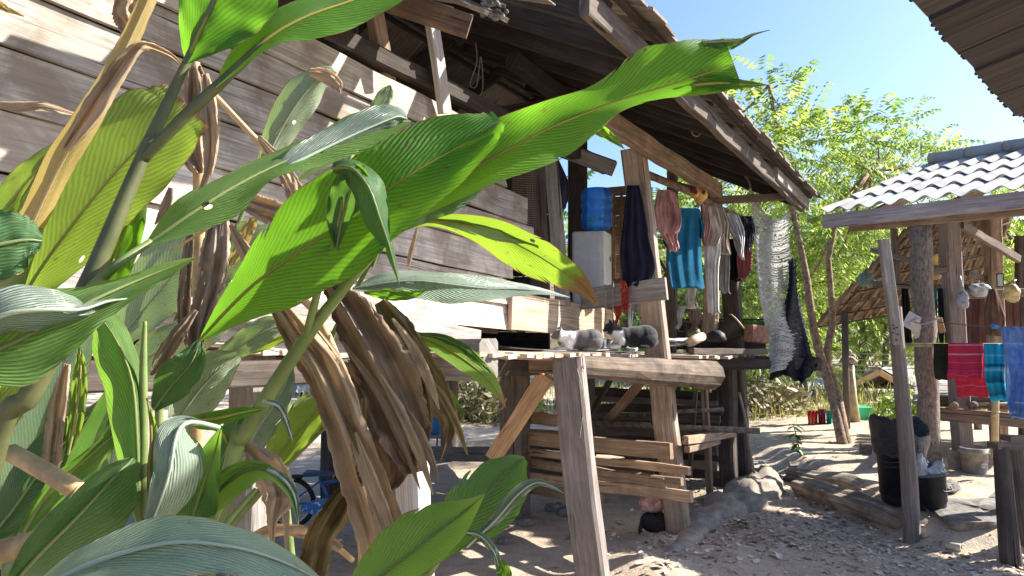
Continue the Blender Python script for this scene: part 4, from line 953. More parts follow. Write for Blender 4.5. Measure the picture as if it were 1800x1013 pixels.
def bagblob(name, label, c, rx, ry, rz, mat, seed=1, rough=.35, cat='plastic bag', tip=None):
    m = MB(); rows = []
    for i in range(15):
        a = math.pi*i/14; row = []
        for k in range(22):
            q = 6.2832*k/22; d = Vector((math.sin(a)*math.cos(q), math.sin(a)*math.sin(q), -math.cos(a)))
            s = 1+rough*noise.noise(d*1.5+Vector((seed*3.1, 0, 0)))+rough*.3*noise.noise(d*4+Vector((seed, 0, 0)))
            row.append(c+Vector((d.x*rx*s, d.y*ry*s, d.z*rz*s)))
        rows.append(row)
    m.grid(rows, cv=True)
    if tip:
        m.tube([c+Z*rz*.75, lerp(c+Z*rz, tip, .5), tip], [rx*.45, rx*.16, rx*.1], 8, .1)
    return tag(m.build(name, mat), label, cat)
tp = b+tilt*(hb+.02)
bagblob('plastic_bag', 'tall crumpled white bag standing up at the left of the black bucket', tp+Vector((-.06, -.04, .02)), .055, .05, .10, WB, 1, .7)
bagblob('plastic_bag', 'crumpled white bag lying at the right rim of the black bucket', tp+Vector((.08, -.04, .015)), .05, .06, .06, WB, 4, .7)
bagblob('plastic_bag', 'flat crumpled white bag in the middle of the black bucket', tp+Vector((.015, -.06, 0)), .06, .05, .045, WB, 7, .7)
for k, lb in ((0, 'clear crinkled plastic wrap at the back of the black bucket'),):
    bagblob('plastic_wrap', lb, tp+Vector((.02, .04, .02)), .09, .06, .06, plain('clear_wrap', (.10, .12, .13), .2, .6, .3, 30), 9, .8, 'wrap')
rope('rope', 'rope loop tied round the leaning pole above the black bucket handle', [P(1604, 868, Yb-.2), P(1612, 858, Yb-.2), P(1609, 872, Yb-.2), P(1613, 880, Yb-.2), P(1604, 886, Yb-.22), P(1590, 880, Yb-.22), P(1587, 868, Yb-.2)], .007)
# leaning pole made of two pieces
b = P(1603, 914, 5.42); pole = thing('wooden_pole', 'tall grey pole of two nailed timbers leaning in front of the black bins', 'pole', b)
Yp = b.y; print('POLE', b, bin1.location, bin2.location)
m = MB(); m.tube([b-Z*.25, P(1599, 850, Yp), P(1589, 730, Yp), P(1579, 620, Yp), P(1573, 540, Yp)], [.060, .057, .053, .049, .046], 10, .05, sm=False); m.build('lower_post', W_POST, pole)
m = MB(); m.plank([P(1576, 606, Yp-.08), P(1553, 421, Yp-.08)], XV, .075, .045, wob=.003); m.build('upper_board', W_GREY, pole)
m = MB()
for x, y in ((1572, 578), (1577, 576), (1570, 585), (1579, 588), (1577, 598), (1571, 572)): m.lathe(P(x, y, Yp-.118), [(.005, 0), (.005, .012)], 6, YV)
m.build('nails', BLK, pole)
# bucket, slab, tile, can
b = gp(1713, 831); bkt = thing('paint_bucket', 'dirty pale plastic bucket with a rim under the raised platform', 'bucket', b)
PB = plain('dirty_bucket_plastic', (.32, .30, .26), .6, .3, .2, 14)
m = MB(); m.lathe(b, [(.098, 0), (.104, .01), (.118, .19), (.132, .19), (.132, .205), (.124, .21), (.128, .235), (.118, .24), (.108, .06), (0, .05)], 26); m.build('bucket_body', PB, bkt)
m = MB(); cc = b+Vector((.025, -.118, .085)); rows = [[cc+Vector((math.cos(6.28*k/16)*.034, .018*abs(math.cos(6.28*k/16))**2*.6, math.sin(6.28*k/16)*.024))+YV*dy for k in range(16)] for dy in (0, .012)]; m.grid(rows, cv=True, capa=True, capb=True); m.build('oval_label', plain('label_paper', (.55, .55, .54), .6), bkt)
p = gp(1684, 826); m = MB(); m.plank([p+Vector((-.01, -.0, 0)), p+Vector((.0, .06, .17))], XV, .14, .02, wob=.001, seg=2); tag(m.build('cement_tile', plain('cement', (.30, .27, .24), .9, .2)), 'square grey tile leaning beside the dirty pale bucket', 'tile')
def slab(name, label, pts, z0, z1, mat, cat):
    # irregular stone: outline on the ground, real thickness
    m = MB(); rows = []; n = len(pts)*5; ol = [Vector(cr([tuple(p) for p in pts+[pts[0]]], i/n)) for i in range(n)]; c = sum(ol, Vector())/n
    for t, k in ((0, .72), (.18, .86), (.5, .93), (.8, 1), (.95, .97), (1, .86), (1.02, .5), (1.03, .05)):
        rows.append([Vector((c.x+(q.x-c.x)*k, c.y+(q.y-c.y)*k, lerp(z0, z1, t)))+Vector((noise.noise(q*5+Z*t*9)*.03, noise.noise(q*6+Z*t*8)*.04, noise.noise(q*4+Z*t*2)*.022+noise.noise(q*13)*.008)) for q in ol])
    m.grid(rows, cv=True, capb=True, sm=False); return tag(m.build(name, mat), label, cat)
A = lambda x, y, z: G(x, y, z)
slab('stone_slab', 'large flat grey stone slab with a mossy front at the bank edge', [A(1634, 898, .16), A(1665, 917, .16), A(1720, 921, .16), A(1790, 915, .16), A(1830, 905, .16), A(1800, 885, .16), A(1700, 880, .16), A(1650, 882, .16)], .035, .19, ROCK, 'stone')
slab('bank_stone', 'low mossy earth block under the large flat stone slab', [A(1640, 935, .0), A(1680, 952, .0), A(1760, 950, .0), A(1840, 935, 0), A(1840, 905, 0), A(1700, 905, 0)], -.03, .10, MOSS, 'stone')
slab('stone', 'rounded brown stone behind the black rubbish bucket', [A(1662, 868, .15), A(1675, 872, .15), A(1688, 864, .15), A(1680, 856, .15), A(1665, 858, .15)], .13, .21, ROCK, 'stone')
slab('stone', 'flat pale stone on the bank left of the fence post', [A(1735, 878, .15), A(1755, 883, .15), A(1775, 876, .15), A(1755, 870, .15)], .14, .175, ROCK, 'stone')
p = gp(1612, 905); m = MB(); rows = []
for i in range(7): rows.append([gp(1604+7*i, 890+3.5*i)+Vector((0, .03*j, .03-.02*abs(i-3)/3*1+.012*math.sin(j))) for j in range(4)])
m.grid(rows); m.grid([[q-Z*.012 for q in r] for r in rows], flip=True); tag(m.build('flat_rag', plain('bark_sheet', (.26, .23, .20), .9)), 'curled flat piece of bark at the foot of the black bucket', 'bark')
p = gp(1678, 968); ax = Vector((.55, -.55, .05)); m = MB(); m.lathe(p+Z*.026-ax.normalized()*.05, [(.02, 0), (.026, .004), (.026, .088), (.02, .094), (.02, .085), (.0, .083)], 16, ax); tag(m.build('tin_can', plain('cream_can', (.50, .46, .36), .5, .4)), 'small cream coloured can lying on the leaf litter', 'can')
log('bark_chip', 'dark curled strip of bark lying on the leaf litter by the mossy block', [gp(1636, 938)+Z*.01, gp(1655, 945)+Z*.02, gp(1672, 955)+Z*.01], [.015, .03, .012], BARK)
p = gp(1309, 931); m = MB(); m.lathe(p+Z*.0, [(.012, 0), (.013, .012), (.0, .014)], 10); tag(m.build('bottle_cap', plain('blue_cap_plastic', (.03, .14, .5), .4)), 'tiny blue bottle cap on the path by the mud bank', 'cap')
# fence posts at the right edge
fn = thing('log_fence', 'rough dark log fence with a flat top rail at the right edge of the path', 'fence', gp(1775, 985))
def fpost(pts, Y, r):
    m = MB(); m.tube([P(x, y, Y) for x, y in pts], r, 10, .04, sm=False); m.build('post', wood('fence_post_wood_%d' % pts[0][0], (.085, .075, .075), .3, .8, (.04, .036, .034), .8), fn)
fpost([(1778, 1000), (1772, 930), (1766, 860), (1760, 785)], 4.95, [.068, .06, .055, .05])
fpost([(1812, 1010), (1800, 900), (1786, 800), (1784, 785)], 5.15, [.06, .058, .05, .05])
m = MB(); m.plank([P(1745, 783, 4.95), P(1860, 789, 5.0)], YV, .10, .045); m.build('rail', W_MID, fn)
m = MB(); m.plank([P(1768, 770, 5.4), P(1860, 774, 5.5)], YV, .09, .04); m.build('rail', W_MID, fn)
fpost([(1785, 1000), (1784, 776)], 5.5, [.05, .045])
# sapling
b = gp(1408, 826); sap = thing('sapling', 'young sapling with a few glossy leaves on a thin stick', 'sapling', b)
m = MB(); m.tube([b-Z*.05, P(1407, 800, b.y), P(1401, 770, b.y), P(1395, 748, b.y)], [.008, .007, .006, .004], 6); m.build('stem', BARK, sap)
m = MB()
for k in range(19):
    t = R.random(); q = lerp(P(1404, 795, b.y), P(1394, 746, b.y), t); a = R.uniform(0, 6.28); L = R.uniform(.06, .12); d = Vector((math.cos(a)*.8, math.sin(a)*.8, R.uniform(-.7, .35))).normalized(); s = d.cross(Z).normalized()*L*.3
    r = R.random(); m.grid([[q+d*L*f-s*w-Z*.04*f*f, q+d*L*f-Z*(.04*f*f+.006), q+d*L*f+s*w-Z*.04*f*f] for f, w in ((.0, .1), (.2, .8), (.5, 1), (.8, .6), (1, .02))], rv=(lambda r: lambda i, j: (r, 0))(r))
m.build('leaves', foliage('sapling_leaves', [(.2, (.03, .09, .02)), (.8, (.09, .22, .05))], .35), sap)
m = MB()
p0 = gp(1302, 928)
for k in range(16):
    a = R.uniform(0, 6.28); L = R.uniform(.03, .06); q = p0+Vector((R.uniform(-.04, .04), R.uniform(-.03, .03), R.uniform(.01, .06))); d = Vector((math.cos(a), math.sin(a), R.uniform(-.2, .5))).normalized(); s = d.cross(Z).normalized()*L*.35
    m.poly([q, q+d*L*.5-s, q+d*L, q+d*L*.5+s])
tag(m.build('weed', foliage('weed_leaves', [(.2, (.03, .09, .02)), (.8, (.07, .17, .04))], .3)), 'little green weed growing at the foot of the mud bank', 'weed')

# ---------------------------------------------------------------- right-hand shed
S0 = Vector((3.35, 7.9, 2.69)); SL = Vector((.605, -.796, 0)).normalized(); SM = Vector((.796, .605, 0)).normalized(); ST = .325
shed = thing('open_shed', 'open timber shed with a corrugated cement roof and raised floor beyond the bins', 'shed', Vector((5.0, 8.3, .1)))
m = MB(); pl = .215
for row in range(4):
    s0 = row*.66-.04; s1 = s0+.72; nc = 190; rows = []
    for f in (0, .5, 1):
        s = lerp(s0, s1, f); z = s*ST+(.028*(1-f)); rows.append([S0+SL*(c/nc*5.2-.03)+SM*s+Z*(z+.026*math.cos(6.2832*(c/nc*5.2)/pl)+.05) for c in range(nc+1)])
    m.grid(rows, rv=lambda i, j: (.5, 0)); m.grid([[q-Z*.008 for q in r] for r in rows], flip=True)
    m.grid([rows[0], [q-Z*.008 for q in rows[0]]], flip=True); m.grid([[r[0] for r in rows], [r[0]-Z*.008 for r in rows]])
m.build('roof', CEMENT, shed)
m = MB()
for k in range(13):
    c = S0+SL*(k*.42-.03)+SM*2.62+Z*(2.62*ST+.115); m.tube([c, c+SL*.2, c+SL*.43], [.085, .08, .095], 14)
m.build('ridge_caps', CEMENT, shed)
m = MB(); m.plank([S0+SL*.0+Z*-.055-SM*.02, S0+SL*5.2+Z*-.055-SM*.02], Z, .15, .04, seg=12); m.build('fascia', wood('fascia_wood', (.27, .24, .235), .2, .8, (.19, .16, .15), .4), shed)
m = MB(); m.plank([S0+SL*.25+Z*-.15+SM*.06, S0+SL*5.2+Z*-.15+SM*.06], Z, .07, .05); m.build('eave_beam', W_BROWN, shed)
for k in range(6):
    m = MB(); q = S0+SL*(.55+.75*k); m.plank([q+Z*-.02+SM*.02, q+SM*2.6+Z*(2.6*ST-.02)], Z, .1, .05); m.build('rafter', W_BROWN, shed)
m = MB()
for k in range(1, 4): q = S0+SM*k*.65+Z*(k*.65*ST+.015); m.plank([q+SL*.1, q+SL*5.1], Z, .05, .06)
m.plank([S0+SL*.3+SM*2.6+Z*.78, S0+SL*5.2+SM*2.6+Z*.78], Z, .12, .06); m.build('purlins', W_MID, shed)
def spost(x0, y0, x1, y1, w, mat, zb=.15, rnd=False, wob=.05, Y=None):
    b = G(x0, y0, zb) if Y is None else P(x0, y0, Y); t = P(x1, y1, b.y); m = MB()
    if rnd:
        n = 12; pts = [lerp(b-Z*.1, t, i/n)+Vector((.012*math.sin(i*1.9), 0, 0)) for i in range(n+1)]; m.tube(pts, [w*(1+.08*math.sin(i*2.7+1)) for i in range(n+1)], 14, wob)
    else: m.plank([b-Z*.1, t], XV, w, w*.9)
    return m.build('post', mat, shed)
TRK = NT('trunk_post_bark'); tn = TRK.noise(TRK.pos(), 10, 6, .65); t2 = TRK.noise(TRK.map(TRK.pos(), (1, 1, .35)), 55, 5, .7)
TRK.bsdf(TRK.mix(TRK.ramp(t2, [(.44, (0, 0, 0)), (.62, (1, 1, 1))]), TRK.ramp(tn, [(.3, (.17, .14, .12)), (.55, (.27, .225, .185)), (.75, (.33, .29, .25))]), (.12, .10, .09)), .9, .2, TRK.bump(TRK.math('ADD', tn, t2), .7, .02)); TRK = TRK.m
spost(1637, 822, 1617, 396, .098, TRK, rnd=True, wob=.035)
spost(1693, 800, 1668, 386, .17, W_POST)
spost(1757, 780, 1743, 380, .16, W_BROWN, rnd=False)
spost(1800, 770, 1793, 415, .10, W_DARK)
spost(1850, 760, 1850, 380, .16, W_DARK)
spost(1683, 800, 1682, 690, .06, W_MID)
spost(1578, 402, 1576, 500, .06, W_MID, Y=8.7) if False else None
m = MB(); m.plank([P(1572, 402, 8.9), P(1576, 506, 8.9)], XV, .07, .06); m.build('hanging_strut', W_MID, shed)
m = MB(); m.plank([P(1535, 499, 8.7), P(1682, 508, 8.1)], Z, .07, .05); m.plank([P(1532, 440, 8.9), P(1640, 470, 8.3)], Z, .06, .05); m.plank([P(1630, 478, 7.8), P(1676, 474, 8.0)], Z, .06, .12); m.plank([P(1690, 395, 7.9), P(1790, 455, 8.6)], Z, .09, .06); m.plank([P(1700, 480, 8.5), P(1770, 505, 8.9)], Z, .06, .05)
m.plank([P(1690, 518, 8.2), P(1800, 515, 8.3)], Z, .10, .07); m.build('cross_beams', W_MID, shed)
m = MB(); m.plank([P(1640, 727, 7.5), P(1850, 745, 7.0)], Z, .13, .09); m.plank([P(1640, 704, 8.2), P(1850, 712, 7.8)], Z, .13, .1); m.build('floor_beam', W_MID, shed)
m = MB()
for k in range(7): m.tube([P(1642+34*k, 716, 7.35), P(1646+34*k, 706, 9.4)], .045, 9)
m.build('joists', BARK, shed)
m = MB()
for k in range(8): m.plank([P(1608, 706-4*k, 8.5+.25*k), P(1860, 712-5*k, 7.6+.25*k)], YV, .22, .03)
m.build('floor', W_GREY, shed)
m = MB()
for k in range(9): m.plank([P(1690+12*k, 640, 9.0), P(1690+12*k, 500, 9.0)], XV, .082, .02, seg=3)
m.build('plank_wall', wood('dark_red_wood', (.085, .04, .034), .5, 1, (.04, .02, .018)), shed)
# thatched back slope seen from below
th = thing('thatched_roof', 'low brown leaf-thatched roof sloping down behind the open shed', 'roof', G(1560, 760))
LN = Vector((4.54, 11.0, 1.52)); c00, c01 = P(1437, 568, 11.0), P(1735, 520, 10.6); c10, c11 = P(1602, 398, 8.6), P(1790, 345, 8.4)
THATCH = wood('leaf_thatch', (.19, .145, .11), 1.0, .8, (.08, .06, .045), .9, .5)
m = MB(); NR, NCc = 14, 30
Q = lambda a, b: lerp(lerp(c00, c01, a), lerp(c10, c11, a), b)
for r in range(NR):
    for k in range(NCc):
        a0 = k/NCc+R.uniform(-.004, .004); a1 = (k+1)/NCc+R.uniform(-.012, .006); b0 = r/NR-R.uniform(.01, .05); b1 = (r+1)/NR
        z = R.uniform(-.01, .015); cs = [Q(a0, b0)+Z*(-.02+z), Q(a1, b0)+Z*(-.02+z), Q(a1, b1)+Z*.05, Q(a0, b1)+Z*.05]; m.hexa(cs+[q+Z*.015 for q in cs])
m.build('thatch', THATCH, th)
m = MB()
for k in range(15): m.tube([Q(k/14*.97+.01, -.02)-Z*.03, Q(k/14*.97+.01, 1)-Z*.0], .017, 6)
m.build('rafter_poles', W_BROWN, th)
m = MB()
for k in range(8): m.tube([Q(0, k/7*.96)-Z*.06, Q(1, k/7*.96)-Z*.06], .012, 5)
m.build('battens', W_MID, th)
m = MB(); q = Q(.08, .12)
for a in (.1, .9): q = Q(a, .15); m.tube([Vector((q.x, q.y, 0)), q-Z*.03], .05, 8)
m.build('posts', W_MID, th)
# hung things at the shed
m = MB(); m.tube([P(1555, 606, 7.25), P(1660, 607, 6.95), P(1850, 607, 6.5)], .018, 8); tag(m.build('bamboo_rail', BAMBOO), 'horizontal bamboo rail carrying the red and blue cloths', 'rail')
m = MB(); m.tube([P(1748, 805, 6.75), P(1750, 700, 6.7), P(1749, 610, 6.65)], [.03, .029, .027], 10); m.tube([P(1742, 732, 6.68), P(1758, 724, 6.66)], .01, 6); tag(m.build('bamboo_post', BAMBOO), 'upright bamboo pole below the blue striped cloth', 'pole')
RED = striped('red_striped_cloth', (.50, .035, .075), [(0, (.42, .03, .065)), (.055, (.52, .04, .08)), (.062, (.62, .38, .48)), (.085, (.62, .38, .48)), (.095, (.52, .04, .08)), (.27, (.5, .035, .08)), (.275, (.6, .36, .46)), (.30, (.6, .36, .46)), (.31, (.52, .04, .08)), (.46, (.5, .035, .075)), (.467, (.62, .3, .35)), (.475, (.5, .035, .075)), (.62, (.48, .035, .08)), (.625, (.12, .02, .2)), (.645, (.12, .02, .2)), (.65, (.5, .035, .08)), (.80, (.5, .035, .07)), (.807, (.62, .3, .35)), (.815, (.5, .035, .075)), (.94, (.5, .04, .08)), (1, (.45, .03, .07))][::1])
BLUEC = striped('blue_striped_cloth', (.03, .42, .62), [(0, (.02, .30, .52)), (.07, (.03, .45, .66)), (.19, (.03, .42, .6)), (.2, (.4, .7, .8)), (.215, (.03, .43, .62)), (.33, (.02, .42, .62)), (.335, (.01, .03, .14)), (.39, (.01, .03, .14)), (.4, (.03, .46, .66)), (.5, (.4, .7, .8)), (.51, (.03, .46, .66)), (.70, (.01, .03, .14)), (.74, (.01, .03, .14)), (.75, (.03, .46, .62)), (.9, (.02, .03, .14)), (.93, (.03, .46, .66)), (1, (.02, .40, .6))])
def hung(name, label, cat, mat, rows, Y, th=.02, amp=.01, k=3, seed=3):
    m = MB(); ring(m, rows, Y, th, amp, k, 34, 26, seed, .8, 1.0); return tag(m.build(name, mat), label, cat)
hung('cloth', 'dark olive cloth folded over the bamboo rail beside the tree-trunk post', 'cloth', OLIVE, [(604, 1641, 1670), (630, 1641, 1669), (666, 1642, 1668)], (6.98, 6.9), .02, .004)
hung('striped_cloth', 'short red striped cloth folded over the bamboo rail on top', 'cloth', RED, [(603, 1667, 1729), (640, 1666, 1728), (668, 1665, 1725)], (6.84, 6.72), .022, .006)
hung('striped_cloth', 'longer red striped cloth hanging lower behind the short red one', 'cloth', RED, [(604, 1672, 1731), (640, 1674, 1734), (697, 1683, 1738)], (6.92, 6.8), .014, .008)
hung('striped_cloth', 'bright turquoise cloth with dark blue stripes on the bamboo rail', 'cloth', BLUEC, [(604, 1729, 1764), (640, 1730, 1766), (664, 1731, 1767), (704, 1739, 1772)], (6.68, 6.6), .03, .016)
NB = NT('blue_film'); nb = NB.noise(NB.pos(), 16, 4); bb = NB.bsdf(NB.ramp(nb, [(.3, (.06, .20, .55)), (.7, (.22, .42, .72))]), .3, .5, NB.bump(nb, .6, .02), link=False); tp_ = NB.n('ShaderNodeBsdfTransparent'); tp_.inputs[0].default_value = (.55, .72, 1, 1); mx = NB.n('ShaderNodeMixShader'); mx.inputs[0].default_value = .42; NB.l(bb, mx.inputs[1]); NB.l(tp_.outputs[0], mx.inputs[2]); NB.l(mx.outputs[0], NB.out.inputs[0]); NB = NB.m
nt = hung('film_bag', 'big translucent blue plastic sheet hanging knotted in front of the turquoise cloth', 'plastic sheet', NB, [(574, 1756, 1812), (590, 1760, 1822), (640, 1767, 1830), (690, 1768, 1826), (735, 1778, 1812)], (6.35, 6.2), .05, .03, 5)
bagblob('film_knot', 'crumpled blue knot where the plastic sheet is tied to the wire', P(1748, 574, 6.35), .03, .025, .022, plain('blue_knot', (.08, .24, .6), .4), 3, .6, 'knot')
m = MB(); ring(m, [(612, 1772, 1806), (650, 1772, 1812), (700, 1780, 1806)], (6.5, 6.4), .04, .02, 4); tag(m.build('pale_clothes', cloth('violet_cloth', (.25, .27, .5), (.5, .52, .45), 20)), 'violet clothes inside the translucent blue plastic sheet', 'clothes')
CLR = plain('cloudy_plastic', (.38, .42, .48), .3, .5, .25, 22)
bagblob('plastic_bag', 'cloudy plastic bag hanging from the dark shed post', P(1693, 528, 7.75), .055, .05, .10, CLR, 5, .35, 'plastic bag', P(1688, 485, 7.75))
bagblob('plastic_bag', 'yellowish plastic bag hanging beside the brown shed post', P(1778, 514, 7.9), .09, .07, .10, plain('yellow_bag', (.45, .36, .16), .35, .5, .35, 14), 6, .3, 'plastic bag', P(1786, 492, 7.9))
bagblob('plastic_bag', 'clear cloudy plastic bag lying on the shed beam behind the brown post', P(1722, 510, 8.15), .11, .07, .08, CLR, 8, .3)
bagblob('net_bundle', 'pale green string bundle hung at the edge of the thatched roof', P(1523, 493, 8.8), .11, .09, .085, plain('green_string', (.22, .32, .24), .7, .2, .35, 60), 2, .45, 'bundle')
hung('cloth_bag', 'brown cloth bag hanging on the brown shed post', 'bag', cloth('brown_bag', (.13, .085, .06)), [(508, 1738, 1752), (540, 1731, 1762), (560, 1730, 1767), (588, 1733, 1765)], 7.5, .05, .012)
hung('garment', 'black clothes hanging in the shed left of the tree-trunk post', 'clothes', BLACKC, [(507, 1584, 1600), (550, 1586, 1600), (602, 1590, 1604)], 8.0, .05, .015)
hung('garment', 'dark blue clothes hanging between the trunk post and the dark post', 'clothes', NAVY, [(507, 1648, 1660), (560, 1649, 1660), (604, 1650, 1660)], 8.0, .04, .012)
hung('garment', 'turquoise clothes strip hanging behind the tree-trunk post', 'clothes', cloth('turq_cloth', (.06, .26, .28)), [(507, 1640, 1647), (560, 1641, 1648), (604, 1641, 1648)], 8.05, .03, .008)
m = MB(); m.plank([P(1610, 553, 7.2), P(1597, 578, 7.2)], XV, .14, .006, seg=3, wob=.004); m.plank([P(1606, 564, 7.18), P(1617, 592, 7.22)], XV, .10, .006, seg=2)
tag(m.build('newspaper', plain('newsprint', (.50, .48, .44), .8, .2, .12, 45)), 'folded newspaper tucked behind the string on the trunk post', 'newspaper')
m = MB(); m.plank([P(1648, 560, 7.3), P(1655, 585, 7.3)], XV, .07, .05, wob=.002); tag(m.build('carton', plain('brown_carton', (.26, .17, .09), .8)), 'small brown carton strapped to the right of the trunk post', 'carton')
rope('rope', 'dark string tied round the trunk post with a pale knot', [P(1606, 566, 7.05), P(1622, 570, 7.0), P(1640, 564, 7.02), P(1650, 556, 7.05)], .008)
m = MB(); m.tube([P(1648, 566, 7.05), P(1700, 572, 6.7), P(1748, 575, 6.36)], .005, 5); tag(m.build('wire', plain('wire_metal', (.12, .12, .12), .5)), 'thin wire stretched from the trunk post to the blue sheet', 'wire')
mir = thing('mirror', 'small framed mirror hung on the brown shed post', 'mirror', P(1758, 505, 7.85))
m = MB(); m.box(P(1758, 493, 7.85), XV*.035, YV*.01, Z*.075); m.build('frame', W_DARK, mir)
m = MB(); m.box(P(1758, 493, 7.835), XV*.026, YV*.004, Z*.062); m.build('glass', plain('mirror_glass', (.35, .42, .42), .15, .6), mir)
m = MB(); m.box(P(1754, 460, 7.8), XV*.03, YV*.03, Z*.10); tag(m.build('switch_box', W_BROWN), 'small brown wooden box fixed on the brown shed post above the mirror', 'box')
m = MB(); m.lathe(P(1640, 466, 7.9), [(.05, 0), (.052, .09), (.05, .10), (.0, .1)], 16); tag(m.build('tin', plain('yellow_tin', (.5, .40, .08), .4)), 'yellow tin standing on the shed shelf', 'tin')
m = MB(); m.ell(P(1644, 486, 7.6), .06, .05, .035); tag(m.build('dried_gourd', plain('tan_gourd', (.42, .27, .12), .6, .3, .25)), 'small tan bundle hanging under the shed shelf', 'bundle')

# ---------------------------------------------------------------- neighbour's eave overhead
q1 = P(1618, -4, 1.7); q2 = P(1806, 262, 2.72); Ld = (q2-q1); zed = (q1.z+q2.z)/2; Ld.z = 0; Ll = Ld.normalized(); Rr = Vector((Ll.y, -Ll.x, 0))
nb = thing('neighbour_house', 'dark board eave of the neighbouring house reaching in overhead at the right', 'house', Vector((5.2, 1.5, 0)))
EV = lambda s, r, dz=0: Vector((q1.x, q1.y, zed))+Ll*s+Rr*r+Z*(r*.24+dz)
SOF = wood('eave_board_wood', (.038, .034, .034), .4, .7, (.026, .023, .022), .4, .4)
m = MB(); s = -.25
while s < 5.5:
    w = R.uniform(.15, .19); j = R.uniform(-.005, .008); dz = R.uniform(0, .012)
    m.plank([EV(s, j, dz+.02), EV(s, .7, dz+.02), EV(s, 1.5, dz+.02)], Ll, w-.006, .014, wob=.004)
    for k in range(3): m.ell(EV(s+R.uniform(-.08, .08), j-.003, dz+.02), .006, .006, .006, n=5, m=4)
    s += w
m.build('roof_boards', SOF, nb)
m = MB(); m.plank([EV(-.3, .36, -.03), EV(5.4, .36, -.03)], Z, .05, .04); m.plank([EV(-.3, 1.3, -.05), EV(5.4, 1.3, -.05)], Z, .12, .06); m.build('battens', W_DARK, nb)
m = MB(); m.wire([EV(-.2, .30, -.03), EV(.5, .31, -.045), EV(1.5, .29, -.04), EV(4, .3, -.03)], .008); m.build('rope', ROPE, nb)
for s in (2.6, 5.3):
    m = MB(); p = EV(s, 1.3); m.plank([Vector((p.x, p.y, -.05)), p-Z*.1], Ll, .14, .14); m.build('post', W_DARK, nb)


# ---------------------------------------------------------------- trees and background
def frond(m, b, d, L, n=8, droop=.35, ls=.10, r=None):
    d = d.normalized(); s = d.cross(Z)
    s = s.normalized() if s.length > .05 else XV; r = R.random() if r is None else r; prev = b
    for i in range(1, n+1):
        t = i/n; q = b+d*L*t-Z*droop*L*t*t
        tg = (q-prev).normalized()
        for sg in (-1, 1):
            l = ls*(1.15-.5*abs(t-.45)); o = (s*sg*.8+tg*.45-Z*R.uniform(.35, .8)).normalized(); w = tg*l*.17
            rr = min(1, max(0, r+R.uniform(-.12, .12))); m.poly([q, q+o*l*.45-w, q+o*l, q+o*l*.45+w], rr)
        prev = q
def tree(label, base, trunkpts, blobs, nfr, L, ls, mat, bark, rad0, group=None, name='tree', limbs=True):
    t = thing(name, label, 'tree', base); m = MB()
    for tp in trunkpts:
        n = len(tp); m.tube([Vector(cr([tuple(q) for q in tp], i/12)) for i in range(13)], [rad0*(1-.62*i/12) for i in range(13)], 9, .06)
    if limbs:
        top = [q for tp in trunkpts for q in tp[1:]]
        for c, r in blobs:
            q = min(top, key=lambda p: (p-c).length); mid = lerp(q, c, .5)-Z*.1*(c-q).length+Vector((R.uniform(-.1, .1), R.uniform(-.1, .1), 0))
            m.tube([Vector(cr([tuple(q), tuple(mid), tuple(c)], i/6)) for i in range(7)], [rad0*.33*(1-.75*i/6) for i in range(7)], 6, .05)
    m.build('trunk', bark, t)
    m = MB(); vol = sum(r**2 for c, r in blobs)
    for c, r in blobs:
        for _ in range(max(3, int(nfr*r*r/vol))):
            d = Vector((R.gauss(0, 1), R.gauss(0, 1), R.gauss(0, .8))).normalized(); k = R.random()**.45
            b = c+d*r*k; o = (d+Vector((R.uniform(-.5, .5), R.uniform(-.5, .5), R.uniform(0, .6))))
            frond(m, b, o, L*R.uniform(.7, 1.2), 7, R.uniform(.2, .6), ls*R.uniform(.8, 1.2))
    m.build('crown', mat, t); return t
F1 = foliage('tree_leaves', [(.12, (.09, .16, .04)), (.4, (.20, .28, .07)), (.62, (.32, .40, .12)), (.85, (.41, .46, .19)), (.97, (.50, .34, .10))], .5)
F2 = foliage('dense_leaves', [(.12, (.06, .10, .03)), (.45, (.12, .19, .05)), (.75, (.21, .29, .09)), (.95, (.36, .38, .16))], .42)
F3 = foliage('yellow_leaves', [(.12, (.15, .21, .05)), (.45, (.30, .38, .09)), (.75, (.45, .50, .15)), (.95, (.56, .52, .22))], .55)
Yt = 9.6
tb = gp(1487, 783)
T = lambda x, y, Y: P(x, y, Y)
tree('tall slender tree with feathery yellow green leaves and two trunks behind the yard', tb,
     [[tb-Z*.2, T(1462, 690, Yt), T(1432, 590, Yt), T(1416, 480, Yt), T(1385, 330, Yt+.2), T(1352, 150, Yt+.3)], [tb+Vector((.06, .05, -.2)), T(1470, 690, Yt), T(1452, 630, Yt+.1), T(1464, 560, Yt+.2), T(1460, 420, Yt+.4), T(1530, 300, Yt+.8)]],
     [(T(1350, 140, 9.9), .30), (T(1375, 190, 9.9), .42), (T(1330, 250, 9.8), .60), (T(1400, 280, 10), .75), (T(1300, 330, 10.4), .55), (T(1470, 260, 10.3), .60), (T(1540, 240, 10.6), .50), (T(1590, 222, 10.8), .32), (T(1500, 330, 11.6), .8), (T(1420, 390, 11.5), .85), (T(1560, 300, 12), .65), (T(1640, 255, 11), .2), (T(1620, 300, 11.2), .45), (T(1690, 300, 11.6), .30), (T(1720, 298, 11.8), .22), (T(1375, 500, 11.8), .8), (T(1450, 490, 12), .8), (T(1265, 215, 10.3), .3), (T(1520, 420, 12.6), .85)],
     1450, .50, .108, F1, BARK2, .072)
